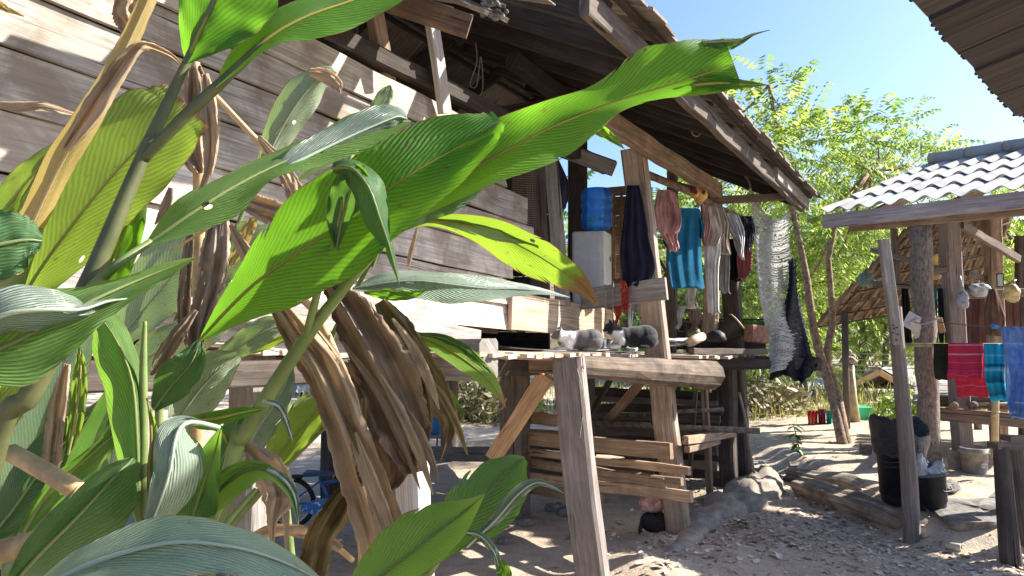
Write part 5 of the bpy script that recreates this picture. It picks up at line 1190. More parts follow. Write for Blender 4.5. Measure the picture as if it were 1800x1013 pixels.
def bushtree(label, x, y, Y, w, h, n, mat, L=.5, ls=.16, rad0=.09):
    b = P(x, 0, Y); b.z = gz(b.x, b.y); top = P(x, y, Y); bl = []
    for k in range(9):
        bl.append((Vector((b.x+R.uniform(-.5, .5)*w, b.y+R.uniform(-.4, .4)*w, lerp(b.z+.28*h, b.z+h*.92, k/8+R.uniform(-.06, .06)))), w*R.uniform(.2, .34)))
    tree(label, b, [[b-Z*.2, b+Vector((.1, 0, h*.35)), b+Vector((-.05, .1, h*.75))]], bl, n, L, ls, mat, BARK, rad0)
GT = 'leafy trees behind the yard'
bushtree('broad yellow green tree seen behind the hanging net', 1330, 440, 19.5, 4.0, 5.0, 620, F3, .7, .2)
bushtree('bright yellow green tree seen between the net and the leaning pole', 1500, 470, 21, 5.2, 5.0, 800, F3, .75, .22)
bushtree('mid green tree seen through the porch behind the hanging clothes', 1215, 500, 13.5, 2.4, 3.1, 420, F2)
bushtree('yellowish tree seen through the open shed at the right edge', 1780, 470, 15, 3, 4.2, 420, F3)
bushtree('dark green tree standing far behind the timber shed roofs', 1600, 560, 24, 6, 5.2, 480, F2, .8, .3)
bushtree('pale feathery tree beside the grey tarpaulin', 1395, 640, 14.6, 1.7, 2.0, 260, F3, .4, .12)
bushtree('tall dark tree behind the left end of the stilt house yard', 840, 600, 17, 5, 4.5, 420, F2, .6, .2)
bushtree('dark green tree far off seen under the porch deck', 1090, 600, 20, 5.5, 4.6, 420, F2, .7, .24)
bushtree('pale green tree far off behind the leaning pole', 1540, 540, 20, 4, 4.4, 420, F1, .6, .22)
# scrubby slope behind everything
m = MB(); rows = []
for j in range(9):
    y = 26+j*4; rows.append([Vector((x, y+1.5*math.sin(x*.3), -.4+j*j*.085*1.0+j*.35+.6*noise.noise(Vector((x*.15, y*.15, 2))))) for x in [-40+i*2.2 for i in range(48)]])
m.grid(rows, flip=True); SCR = plain('scrub_ground', (.20, .18, .11), .95, .1, .35, 1.2, .6); kind(m.build('hills', SCR), 'structure')
m = MB()
for k in range(2300):
    x = R.uniform(-22, 38); y = R.uniform(24, 44); z = -.4+((y-26)/4)**2*.085+(y-26)/4*.35 if y > 26 else 0
    c = Vector((x, y, z+R.uniform(.2, 1.6))); s = R.uniform(.3, .6)
    for _ in range(5):
        d = Vector((R.gauss(0, 1), R.gauss(0, 1), R.gauss(0, 1))).normalized(); e = d.orthogonal().normalized(); f = d.cross(e); q = c+Vector((R.gauss(0, .5), R.gauss(0, .5), R.gauss(0, .4)))
        m.poly([q-e*s*.5, q-f*s*.25, q+e*s*.5, q+f*s*.25])
kind(tag(m.build('scrub', foliage('scrub_leaves', [(.1, (.06, .085, .03)), (.5, (.13, .15, .06)), (.9, (.24, .23, .11))], .3)), 'far scrubby woodland covering the slope behind the yard', 'woodland'), 'stuff')
# weeds along the yard's far edge
def blades(m, n, xr, yr, hr, w, lean=.4):
    for _ in range(n):
        x = R.uniform(*xr); y = R.uniform(*yr)
        if noise.noise(Vector((x*.8, y*.8, 1))) < -.2 and R.random() < .7: continue
        b = Vector((x, y, gz(x, y)-.02)); h = R.uniform(*hr); a = R.uniform(0, 6.28); l = R.uniform(.05, lean)*h; d = Vector((math.cos(a), math.sin(a), 0)); s = Vector((-d.y, d.x, 0))*w*R.uniform(.6, 1.4); r = R.random()
        m.poly([b-s, b+s, b+d*l*.35+Z*h*.6+s*.8, b+d*l+Z*h, b+d*l*.35+Z*h*.6-s*.8], r)
m = MB(); blades(m, 5600, (-4, 9), (11.3, 16), (.08, .34), .008)
kind(tag(m.build('dry_grass', foliage('dry_grass_blades', [(.1, (.12, .16, .04)), (.45, (.30, .29, .12)), (.9, (.50, .43, .24))], .4)), 'tall half dry grass and weeds along the far edge of the yard', 'grass'), 'stuff')
def bush(label, c, rx, rz, n, mat, s=.09):
    m = MB()
    for _ in range(n):
        d = Vector((R.gauss(0, 1), R.gauss(0, 1), abs(R.gauss(0, 1)))).normalized()*R.random()**.4; q = c+Vector((d.x*rx, d.y*rx*.8, d.z*rz)); e = Vector((R.gauss(0, 1), R.gauss(0, 1), R.gauss(0, .7))).normalized(); f = e.orthogonal().normalized(); l = s*R.uniform(.6, 1.4); m.poly([q-e*l, q-f*l*.4, q+e*l, q+f*l*.4])
    for _ in range(int(n/30)):
        d = Vector((R.gauss(0, .5), R.gauss(0, .5), 1)).normalized(); m.tube([c, c+Vector((d.x*rx, d.y*rx, d.z*rz*.9))], .008, 4)
    return tag(m.build('bush', mat), label, 'bush')
FD = foliage('dry_leaves_bush', [(.1, (.10, .11, .045)), (.5, (.20, .165, .085)), (.9, (.30, .25, .15))], .3)
def gp2(x, Y): p = P(x, 700, Y); p.z = gz(p.x, p.y)-.05; return p
bush('dry tangled brush heap in the sun beyond the stilts', gp2(835, 11.6), .75, .95, 900, FD, .07)
bush('green bush beside the dry brush heap beyond the stilts', gp2(878, 12.4), .8, .8, 600, F1, .08)
bush('sunlit green bush between the bamboo post and the trunk post', gp2(1582, 12.4), .45, .38, 450, F1, .09)
bush('low leafy bush at the foot of the timber gable shed', gp2(1600, 11.5), .5, .5, 450, F3, .08)
bush('dry weeds in front of the grey tarpaulin', gp2(1340, 12.2), .9, .65, 800, FD, .07)
bush('pale green weeds under the porch floor behind the pen', gp2(1210, 12.4), 1.0, .8, 800, F1, .08)
m = MB()   # broad grass clump
c = gp2(1530, 11.8)
for k in range(60):
    a = R.uniform(0, 6.28); h = R.uniform(.22, .45); d = Vector((math.cos(a), math.sin(a), 0)); s = Vector((-d.y, d.x, 0))*.014; r = R.random(); m.grid([[c+d*.08+d*h*.5*t*t+Z*h*t*(1-.35*t)-s*(1-t*.95), c+d*.08+d*h*.5*t*t+Z*h*t*(1-.35*t)+s*(1-t*.95)] for t in (0, .3, .6, .8, 1)], rv=(lambda r: lambda i, j: (r, 0))(r))
tag(m.build('grass_clump', F1), 'clump of broad green blades right of the green tub', 'grass clump')
# thin vines and saplings seen under the deck
for k, (x, Y, lb) in enumerate(((768, 9.2, 'thin stem with green leaves rising in the sun beyond the stilts'), (717, 9.6, 'bare thin stick standing left of the dry brush heap'))):
    b = gp2(x, Y); st = thing('thin_shrub', lb, 'shrub', b); m = MB(); m.tube([b, b+Vector((.03, 0, .7)), b+Vector((.06, .0, 1.5))], [.012, .01, .006], 6); m.build('stem', BARK, st)
    if k == 0:
        m = MB()
        for _ in range(50):
            q = b+Vector((R.uniform(-.12, .2), R.uniform(-.1, .1), R.uniform(.7, 1.6))); e = Vector((R.gauss(0, 1), R.gauss(0, 1), -.6)).normalized(); f = e.orthogonal().normalized(); m.poly([q, q+e*.06-f*.03, q+e*.14, q+e*.06+f*.03])
        m.build('leaves', F1, st)
# far sheds
def gable(label, L, A_, Rg, Yf, depth, roofm, woodm, legs):
    # front gable points in the photo: left eave, apex, right eave, at distance Yf, running back along dirv
    l, a, r = P(*L, Yf), P(*A_, Yf), P(*Rg, Yf); d = depth; t = thing('timber_shed', label, 'shed', Vector((a.x, a.y, gz(a.x, a.y))))
    m = MB()
    for p, q in ((l, a), (a, r)):
        nx = 26; rows = [[lerp(p, q, i/6)+d*(j/nx)+Z*.02*math.cos(j*2.6) for j in range(nx+1)] for i in range(7)]
        nrm = (q-p).cross(d); m.grid(rows, flip=nrm.z < 0); m.grid([[v-Z*.03 for v in rr] for rr in rows], flip=nrm.z > 0)
    m.build('roof', roofm, t)
    m = MB()
    for p, q in ((l, a), (a, r)): m.plank([p-Z*.1, q-Z*.1], Z, .12, .05)
    for k in range(4): m.plank([lerp(l, r, .1)+d*(.05+.25*k)-Z*.02, lerp(l, r, .9)+d*(.05+.25*k)-Z*.02], Z, .12, .06); m.plank([l+d*(.1+.28*k)-Z*.05, a+d*(.1+.28*k)-Z*.05], Z, .09, .05); m.plank([a+d*(.1+.28*k)-Z*.05, r+d*(.1+.28*k)-Z*.05], Z, .09, .05)
    m.build('roof_frame', woodm, t)
    for fx, fd in legs:
        m = MB(); q = lerp(l, r, fx)+d*fd; m.plank([Vector((q.x, q.y, gz(q.x, q.y)-.1)), q], XV, .26, .26, seg=3); m.build('post', W_BROWN, t)
    return t
NEWW = wood('new_timber', (.40, .27, .16), .3, .8, (.30, .19, .11))
gable('newly timbered gable shed with a corrugated roof beyond the yard', (1470, 684), (1544, 646), (1640, 700), 16.5, Vector((2.6, 1.5, 0)), CEMENT, NEWW, [(.45, .05), (.12, .9), (.88, .9), (.9, .1)])
def lowroof(label, pts, legs, mat):
    a, b, c, d = pts; t = thing('low_shed', label, 'shed', Vector((a.x, a.y, gz(a.x, a.y)))); m = MB(); nx = 34
    rows = [[lerp(lerp(a, b, j/nx), lerp(d, c, j/nx), i/6)+Z*.022*math.cos(j*2.2) for j in range(nx+1)] for i in range(7)]; m.grid(rows); m.grid([[v-Z*.03 for v in rr] for rr in rows], flip=True); m.build('roof', mat, t)
    for q in legs:
        m = MB(); m.plank([Vector((q.x, q.y, gz(q.x, q.y)-.1)), q-Z*.02], XV, .14, .14, seg=3); m.build('post', W_BROWN, t)
lowroof('low shed with a blue grey corrugated roof behind the slender tree', [P(1420, 702, 15), P(1532, 700, 14.6), P(1505, 672, 18), P(1412, 662, 18.4)], [P(1425, 702, 15.1), P(1526, 699, 14.8), P(1500, 675, 17.8)], ZINC)
lowroof('far shed with a pale sunlit roof seen under the porch deck', [P(1170, 720, 17), P(1268, 716, 16), P(1262, 692, 19), P(1180, 690, 20)], [P(1175, 719, 17), P(1262, 716, 16.2)], CEMENT)
lowroof('far shed with a grey metal roof seen past the white stilts', [P(520, 690, 15), P(640, 694, 15), P(650, 664, 18), P(530, 660, 18)], [P(525, 690, 15.1), P(635, 693, 15.1)], CEMENT)
# tarpaulin fence, washing, tub and pole
m = MB(); rows = [[P(x, lerp(686+6*math.sin((x-1290)/140*3.1)+ (x-1290)*.01, 712+5*math.sin(x*.05), f), 13.2)+Vector((0, .12*math.sin(x*.11+f*2), 0)) for x in range(1280, 1436, 6)] for f in (0, .25, .5, .75, 1)]
m.grid(rows); m.grid([[q+Vector((0, .02, 0)) for q in r] for r in rows], flip=True); tf = tag(m.build('tarpaulin', cloth('tarp_grey', (.34, .33, .32), None, 3)), 'sagging grey tarpaulin sheet stretched along the far fence', 'tarpaulin')
ff = thing('far_fence', 'rough pole fence carrying the grey tarpaulin', 'fence', gp2(1350, 13.3))
for x in (1285, 1345, 1388, 1432): 
    m = MB(); q = P(x, 684, 13.3); m.tube([Vector((q.x, q.y, -.1)), q], .05, 7); m.build('post', BARK, ff)
m = MB(); m.tube([P(1280, 684, 13.3), P(1436, 690, 13.3)], .02, 6); m.build('rail', BARK, ff)
b = gp2(1505, 11.2); bp = thing('bamboo_pole', 'pale bamboo pole with a rag bundle on its top beside the green tub', 'pole', b)
m = MB(); m.tube([b-Z*.1, P(1499, 700, 11.2), P(1494, 640, 11.2)], [.075, .062, .055], 9); m.build('pole_stem', BAMBOO, bp)
m = MB(); c = P(1494, 634, 11.2)
for k in range(16): m.ell(c+Vector((R.gauss(0, .05), R.gauss(0, .05), R.gauss(0, .05))), .06, .06, .05, n=7, m=5)
m.build('rag_top', plain('rag', (.40, .34, .27), .9, .1, .3, 30), bp)
hung('washing', 'red and orange cloth drying on the ground rail in the far yard', 'cloth', cloth('bright_red_cloth', (.62, .06, .07), (.8, .35, .15), 7), [(722, 1419, 1438), (740, 1420, 1437), (752, 1420, 1437)], 11.0, .05, .03, 4)
hung('washing', 'purple and orange cloth next to the red one in the far yard', 'cloth', cloth('purple_orange_cloth', (.25, .05, .12), (.75, .35, .08), 9), [(719, 1438, 1452), (740, 1438, 1451), (751, 1439, 1450)], 11.0, .05, .03, 4)
hung('washing', 'small teal cloth next to the slender tree in the far yard', 'cloth', cloth('teal_bright', (.03, .38, .33)), [(722, 1452, 1464), (740, 1453, 1464), (754, 1454, 1463)], 11.0, .04, .02)
hung('washing', 'white sheet drying behind the tree trunks', 'cloth', WHITE, [(713, 1476, 1500), (735, 1478, 1500), (755, 1480, 1500)], 11.4, .06, .03)
b = gp2(1514, 11.5); m = MB(); hx = P(1514, 715, 11.5).z; rows = []
m.box(Vector((b.x, b.y, (b.z+hx)/2)), XV*.115, YV*.12, Z*(hx-b.z)/2); tag(m.build('green_tub', plain('green_plastic', (.06, .62, .30), .45, .4, .05, 8)), 'bright green plastic tub standing right of the bamboo pole', 'tub')
for k, (y0, y1) in enumerate(((618, 622), (628, 634), (640, 640), (652, 644))):
    m = MB(); m.wire([P(1440, y0, 14.5), P(1540, (y0+y1)/2+3, 13), P(1660, y1, 12)], .007); tag(m.build('wire', plain('far_wire_%d' % k, (.35, .35, .35), .5)), 'thin pale wire strung across the far yard behind the leaning pole', 'wire', 'wires strung across the far yard')
c = gp2(700, 12); m = MB()
for k in range(5): m.plank([P(520+k*42, 745, 11.5), P(520+k*42, 712, 11.5)], XV, .06, .04)
m.plank([P(505, 722, 11.5), P(700, 726, 11.5)], Z, .08, .04); m.plank([P(505, 738, 11.5), P(700, 742, 11.5)], Z, .08, .04)
for v in m.v: v.z = v.z
tag(m.build('paling_fence', W_PALE), 'low pale rail fence in the sun past the stilts', 'fence')
# ---------------------------------------------------------------- foreground ginger plants
L_BR = leafmat('leaf_bright', (.08, .20, .025), (.19, .45, .022), (.46, .42, .10), .53, brown=.10)
L_MID = leafmat('leaf_mid', (.13, .23, .065), (.20, .40, .035), (.26, .31, .10), .42, brown=.15)
L_DK = leafmat('leaf_dark', (.085, .165, .07), (.14, .31, .03), (.24, .30, .12), .36, brown=.10, rough=.36)
L_BL = leafmat('leaf_glaucous_sheen', (.27, .335, .262), (.19, .32, .09), (.42, .48, .36), .28, rough=.34, spec=.55, brown=.05)  # glaucous tone; also stands for sky reflection on one near leaf
L_PALE = leafmat('leaf_pale', (.33, .40, .27), (.22, .34, .08), (.48, .5, .34), .34, rough=.4, brown=.25, contrast=.22)
L_YG = leafmat('leaf_yellow_green', (.22, .31, .06), (.30, .44, .04), (.46, .44, .16), .45, brown=.35)
L_YEL = leafmat('leaf_yellow', (.52, .40, .15), (.45, .33, .08), (.55, .42, .22), .40, brown=.6, contrast=.2, dry=(.40, .26, .14))
L_ORG = leafmat('leaf_browning', (.12, .24, .03), (.28, .42, .03), (.42, .40, .10), .48, brown=1.5, dry=(.36, .19, .06))
D_BR = drymat('dry_leaf_brown', (.36, .26, .18), .4); D_TAN = drymat('dry_leaf_tan', (.50, .375, .25), .38); D_GR = drymat('dry_leaf_grey', (.40, .31, .24), .2); D_OL = drymat('dry_leaf_olive', (.29, .215, .095), .35)
STEM = plain('green_stem', (.10, .105, .042), .55, .3, .18, 14, .15); STEML = plain('light_green_stem', (.15, .20, .06), .5, .35, .15, 14, .1); CANE = plain('dry_cane', (.55, .37, .19), .7, .25, .2, 16, .2)
def leaf(parent, mid, mat, name='leaf', dl=.0, dr=.0, n=46, m=9, ripple=0, rag=0, torn=0, curl=0, seed=None, ptop=1.0, thick=0):
    # mid: (x, y, distance, half width to the left, half width to the right) from base to tip; dl/dr push the two edges away (+) or nearer (-)
    mb = MB(); rr = random.Random(seed if seed is not None else int(mid[0][0]*13+mid[-1][1]*7)); NV = 2*m
    if not isinstance(dl, (list, tuple)): dl = [dl]*len(mid)
    if not isinstance(dr, (list, tuple)): dr = [dr]*len(mid)
    pts = [tuple(p)+(dl[i], dr[i]) for i, p in enumerate(mid)]
    S = [cr(pts, i/n) for i in range(n+1)]; s0 = 0; rows = []; UVs = []; ph = rr.uniform(0, 6)
    for i in range(n+1):
        x, y, Y, wl, wr, a, b = S[i]; x0, y0 = S[max(i-1, 0)][:2]; x2, y2 = S[min(i+1, n)][:2]
        tx, ty = x2-x0, y2-y0; L = math.hypot(tx, ty) or 1; tx /= L; ty /= L
        if i: s0 += math.hypot(x-S[i-1][0], y-S[i-1][1])*Y/F
        wl = max(wl, .4); wr = max(wr, .4); t = i/n; row = []; uvr = []
        for j in range(-m, m+1):
            v = j/m; av = abs(v); w = (wl if v < 0 else wr)
            e = 1+(.018*math.sin(t*37+ph)+.02*noise.noise(Vector((t*9, v*2, ph))))*av
            if rag and t > 1-rag: e *= 1+.35*noise.noise(Vector((t*60, (1 if v < 0 else -1)*3, ph)))*av
            off = (-w if v < 0 else w)*av*e
            # blade sweeps forward a little toward the tip as it leaves the midrib
            px = x-ty*off; py = y+tx*off
            d = (a if v < 0 else b)*av**1.4
            q = 6.2832*((s0-av*.15)/.016)
            d += ripple*math.sin(q)*min(1, av*3)*(1 if av < .97 else .5)+.004*noise.noise(Vector((t*6, v*3, ph)))
            if av > .7: d += .006*math.sin(t*23+ph+v)*(av-.7)/.3
            row.append(P(px, py, Y+d)); uvr.append((s0, v))
        rows.append(row); UVs.append(uvr)
    mb.grid(rows, uv=lambda i, j: UVs[i][j], rv=lambda i, j: (i/n, j/NV))
    # raised midrib
    rib = [S[i] for i in range(0, n+1, 3)]; rp = [P(q[0], q[1], q[2]-.0015) for q in rib]
    mb.tube(rp, [.0028*(1-.75*i/(len(rp)-1)) for i in range(len(rp))], 6, uv=lambda i, j: (0, 0), caps=False)
    return mb.build(name, mat, parent)
def dry(parent, mid, mat, name='dry_leaf', seed=1, crumple=.02, n=64, m=9, folds=2.2):
    mb = MB(); rr = random.Random(seed); ph = [rr.uniform(0, 6.3) for _ in range(4)]; S = [cr([tuple(p) for p in mid], i/n) for i in range(n+1)]; rows = []; UVs = []; s0 = 0
    for i in range(n+1):
        x, y, Y, wl, wr = S[i]; x0, y0 = S[max(i-1, 0)][:2]; x2, y2 = S[min(i+1, n)][:2]; tx, ty = x2-x0, y2-y0; L = math.hypot(tx, ty) or 1; tx /= L; ty /= L; t = i/n
        if i: s0 += math.hypot(x-S[i-1][0], y-S[i-1][1])*Y/F
        row = []; uvr = []
        for j in range(-m, m+1):
            v = j/m; w = wl if v < 0 else wr; e = 1+.14*noise.noise(Vector((t*7, v*1.5, seed)))+(.10*noise.noise(Vector((t*31, v*2, seed)))+.14*noise.noise(Vector((t*110, v*2, seed))) if abs(v) > .8 else 0)
            off = max(w, .5)*v*e; px = x-ty*off; py = y+tx*off
            d = crumple*.62*(math.sin(v*folds*2.2+ph[0]+t*2.2)+.28*math.sin(v*folds*5.2+ph[1]-t*3)+1.2*noise.noise(Vector((v*2.2, t*7, seed*1.3)))+.5*noise.noise(Vector((v*5, t*15, seed))))*min(1, w/25)
            row.append(P(px, py, Y+d)); uvr.append((s0+seed, v*w*Y/F+seed))
        rows.append(row); UVs.append(uvr)
    mb.grid(rows, uv=lambda i, j: UVs[i][j]); mb.grid([[q+Vector((0, .0018, 0)) for q in r] for r in rows], uv=lambda i, j: UVs[i][j], flip=True)
    return mb.build(name, mat, parent)
def stem(parent, pts, rads, mat, name='stem', n=10):
    mb = MB(); k = max(8, 5*len(pts)); q = [tuple(p) for p in pts]
    mb.tube([Vector(cr(q, i/k)) for i in range(k+1)], [cr(rads, i/k) for i in range(k+1)], n, .015); return mb.build(name, mat, parent)
GP = 'ginger plants in front of the house'
def plant(label, base): return thing('ginger_plant', label, 'plant', base, GP)

# 1 near tall shoot on the left
p1 = plant('tall near ginger shoot whose thick dark stem crosses the left side', Vector((-.80, .80, 0)))
stem(p1, [Vector((-.80, .80, 0)), Vector((-.66, .78, .8)), P(-25, 850, .75), P(55, 690, .75), P(150, 510, .77), P(245, 290, .80), P(300, 170, .82), P(335, 95, .83), P(372, 10, .84), P(395, -60, .84)], [.016, .014, .0112, .0108, .0098, .0078, .006, .0046, .0032, .002], STEM)
stem(p1, [P(252, 280, .80), P(320, 210, .80), P(395, 140, .81), P(470, 70, .83)], [.0058, .0066, .006, .004], STEM)
leaf(p1, [(328, 112, .83, 2, 2), (345, 70, .83, 32, 50), (368, 20, .84, 58, 92), (392, -40, .85, 60, 105), (420, -120, .86, 20, 40)], L_BR, dl=.03, dr=-.03)
leaf(p1, [(378, 152, .81, 3, 3), (425, 108, .82, 26, 9), (477, 62, .83, 34, 20), (540, 28, .85, 32, 44), (610, 4, .88, 22, 46), (700, -28, .92, 12, 30), (800, -60, .95, 1, 1)], L_BR, dl=.05, dr=-.03)
stem(p1, [P(130, 535, .765), P(200, 470, .75), P(265, 425, .78)], [.006, .005, .0036], STEML)
leaf(p1, [(255, 432, .78, 3, 3), (330, 380, .80, 34, 34), (400, 335, .83, 26, 46), (470, 298, .87, 24, 20), (560, 258, .92, 22, 34), (640, 222, .96, 26, 40), (722, 214, 1.0, 2, 3)], L_MID, dl=.05, dr=-.05)
leaf(p1, [(455, 318, .86, 2, 2), (520, 286, .885, 26, 14), (600, 247, .925, 30, 16), (670, 216, .955, 33, 14), (700, 205, .97, 18, 12), (716, 210, .985, 1, 1)], L_BL, dl=.02, dr=.01)
leaf(p1, [(-70, 640, .62, 30, 40), (20, 605, .62, 78, 78), (100, 562, .64, 58, 62), (170, 525, .66, 26, 42), (240, 494, .69, 14, 26), (300, 470, .71, 10, 14), (345, 452, .72, 1, 1)], L_MID, dl=.08, dr=-.03, rag=.12)
leaf(p1, [(-60, 600, .60, 20, 20), (0, 556, .60, 46, 34), (70, 545, .61, 42, 36), (140, 545, .63, 22, 26), (190, 530, .65, 10, 10), (240, 524, .67, 1, 1)], L_BL, dl=.05, dr=.02)  # bluish blade paints the sky reflected on the leaf beneath
leaf(p1, [(-120, 470, .55, 40, 40), (-60, 445, .55, 66, 62), (0, 430, .56, 64, 62), (45, 422, .57, 45, 48), (74, 424, .58, 10, 14)], L_DK, dl=.02, dr=-.02, rag=.3)

# 2 the long glowing leaves
base2 = Vector((-.62, 1.28, 0))
p2 = plant('ginger shoot with long glowing leaves reaching up to the sky', base2)
stem(p2, [base2, Vector((-.60, 1.27, .7)), P(405, 830, 1.2), P(430, 765, 1.18), P(490, 665, 1.15), P(548, 580, 1.12), P(610, 500, 1.1), P(680, 418, 1.08), P(720, 375, 1.08)], [.016, .015, .0135, .0125, .0115, .0098, .0080, .0062, .0045], STEML)
stem(p2, [P(538, 592, 1.12), P(565, 490, 1.07), P(590, 420, 1.04), P(604, 345, 1.02)], [.0065, .0052, .0045, .003], STEML)
leaf(p2, [(352, 598, 1.10, 3, 3), (400, 545, 1.08, 22, 34), (450, 497, 1.07, 42, 66), (515, 450, 1.06, 78, 82), (583, 405, 1.05, 92, 88), (650, 355, 1.05, 88, 78), (720, 308, 1.06, 78, 72), (790, 268, 1.08, 68, 56), (850, 238, 1.09, 46, 30), (880, 212, 1.10, 20, 12)], L_BR, dl=.03, dr=-.05, n=70, m=12, rag=.06)
leaf(p2, [(688, 412, 1.09, 5, 5), (730, 372, 1.09, 26, 16), (790, 326, 1.10, 52, 30), (850, 287, 1.11, 60, 42), (910, 254, 1.12, 56, 52), (975, 221, 1.13, 48, 58), (1042, 194, 1.15, 40, 36), (1090, 176, 1.16, 52, 20), (1150, 158, 1.17, 76, 18), (1215, 138, 1.18, 70, 32), (1262, 122, 1.19, 55, 40), (1290, 112, 1.19, 44, 38)], L_BR, dl=[.02, .02, .03, .03, .02, -.02, -.05, -.06, -.05, -.03, 0, 0], dr=[-.02, -.02, -.04, -.05, -.04, .0, .04, .05, .04, .02, 0, 0], n=90, m=12, rag=.03)
leaf(p2, [(1235, 74, 1.185, 3, 8), (1280, 72, 1.19, 4, 16), (1302, 70, 1.19, 3, 8), (1325, 60, 1.195, 2, 3), (1354, 53, 1.2, .5, .5)], L_DK, ripple=0)
leaf(p2, [(1215, 150, 1.185, 14, 12), (1262, 146, 1.19, 15, 14), (1295, 148, 1.19, 10, 9), (1325, 149, 1.195, 5, 4), (1351, 150, 1.2, .5, .5)], L_BR, ripple=0)
leaf(p2, [(1010, 214, 1.2, 3, 3), (1045, 226, 1.2, 12, 9), (1075, 243, 1.2, 8, 7), (1098, 262, 1.2, .5, .5)], L_BR)
leaf(p2, [(585, 296, 1.0, 10, 8), (618, 296, .98, 16, 26), (648, 330, .97, 27, 30), (668, 385, .97, 16, 28), (685, 435, .98, 8, 12), (702, 500, 1.0, .5, .5)], L_DK, dl=.05, dr=.03)
leaf(p2, [(592, 440, 1.035, 2, 2), (600, 395, 1.03, 26, 12), (612, 350, 1.02, 34, 24), (622, 310, 1.01, 28, 26), (625, 288, 1.0, 12, 14)], L_DK, dl=.0, dr=-.02)
leaf(p2, [(700, 408, 1.10, 3, 3), (745, 358, 1.13, 6, 36), (800, 318, 1.14, 5, 46), (850, 285, 1.15, 4, 30), (890, 262, 1.15, 1, 2)], L_DK, dl=0, dr=.02)
leaf(p2, [(655, 470, 1.2, 3, 3), (695, 355, 1.2, 20, 14), (690, 290, 1.2, 34, 30), (680, 245, 1.2, 26, 26), (672, 228, 1.2, 6, 6)], L_DK)
# stem end leaves low by the stem
leaf(p2, [(405, 790, 1.2, 3, 3), (385, 755, 1.17, 6, 8), (350, 742, 1.12, 12, 12), (320, 735, 1.1, 1, 1)], L_BR)
leaf(p2, [(415, 788, 1.16, 3, 3), (432, 760, 1.14, 6, 8), (452, 728, 1.1, 9, 12), (430, 720, 1.08, 6, 6), (330, 738, 1.05, 1, 1)], L_MID) if False else None
leaf(p2, [(328, 738, 1.02, 3, 3), (380, 735, 1.0, 14, 12), (430, 724, 1.02, 8, 10), (470, 717, 1.05, .5, .5)], L_BR)
leaf(p2, [(462, 705, 1.0, 3, 2), (490, 715, 1.0, 7, 7), (505, 745, 1.0, 5, 7), (515, 780, 1.0, .5, .5)], L_BL)

# 3 yellow stalk and broad ribbed leaf on the left
p3 = plant('ginger shoot with a thick yellow withered sheath and broad ribbed leaf', Vector((-1.0, 1.25, 0)))
stem(p3, [Vector((-1.0, 1.25, 0)), Vector((-.95, 1.2, .9)), P(-20, 700, 1.05), P(15, 520, 1.0), P(60, 400, .98)], [.018, .017, .017, .016, .012], STEML)
leaf(p3, [(22, 470, .97, 16, 14), (62, 380, .95, 26, 24), (105, 290, .93, 30, 26), (150, 215, .91, 26, 26), (195, 135, .90, 20, 20), (228, 70, .90, 18, 18), (258, 5, .90, 16, 16), (285, -60, .9, 12, 12)], L_YEL, dl=.05, dr=.05, ripple=0, rag=0)
dry(p3, [(112, 262, .90, 4, 10), (160, 190, .885, 16, 26), (205, 130, .88, 20, 16), (238, 88, .88, 12, 10), (262, 82, .89, 8, 8), (300, 98, .92, 5, 5), (320, 118, .95, 2, 2)], D_TAN, seed=3, crumple=.012)
leaf(p3, [(30, 540, 1.06, 10, 8), (70, 475, 1.05, 70, 46), (120, 405, 1.05, 100, 66), (175, 335, 1.06, 108, 78), (235, 268, 1.07, 98, 82), (290, 215, 1.08, 80, 72), (325, 180, 1.09, 44, 60)], L_YG, dl=.05, dr=-.06, n=60, m=12, ripple=0, rag=.15)
leaf(p3, [(-60, 470, 1.12, 10, 10), (-15, 400, 1.1, 34, 34), (30, 340, 1.1, 34, 36), (70, 292, 1.1, 24, 26), (108, 244, 1.12, 1, 1)], L_YG, dl=.03)
leaf(p3, [(150, 570, 1.12, 4, 4), (185, 490, 1.12, 22, 34), (215, 420, 1.13, 24, 34), (240, 350, 1.14, 14, 20), (252, 300, 1.15, 2, 2)], L_BR)
leaf(p3, [(-40, 800, .95, 20, 30), (-10, 700, .95, 56, 60), (30, 620, .96, 50, 60), (90, 560, .98, 30, 36), (140, 535, 1.0, 2, 2)], L_YG, dl=-.03, dr=.04)
leaf(p3, [(-20, 500, 1.15, 8, 8), (0, 480, 1.15, 22, 20), (22, 455, 1.15, 16, 16), (35, 440, 1.15, 4, 4)], L_YEL)
leaf(p3, [(-70, 40, 1.5, 5, 5), (-15, 8, 1.45, 9, 9), (15, 18, 1.45, 5, 5), (42, 29, 1.45, 1, 1)], L_YEL)
dry(p3, [(-20, 182, 1.2, 4, 4), (30, 188, 1.2, 9, 9), (75, 186, 1.2, 7, 9), (128, 200, 1.25, 3, 3)], D_TAN, seed=5, crumple=.006)

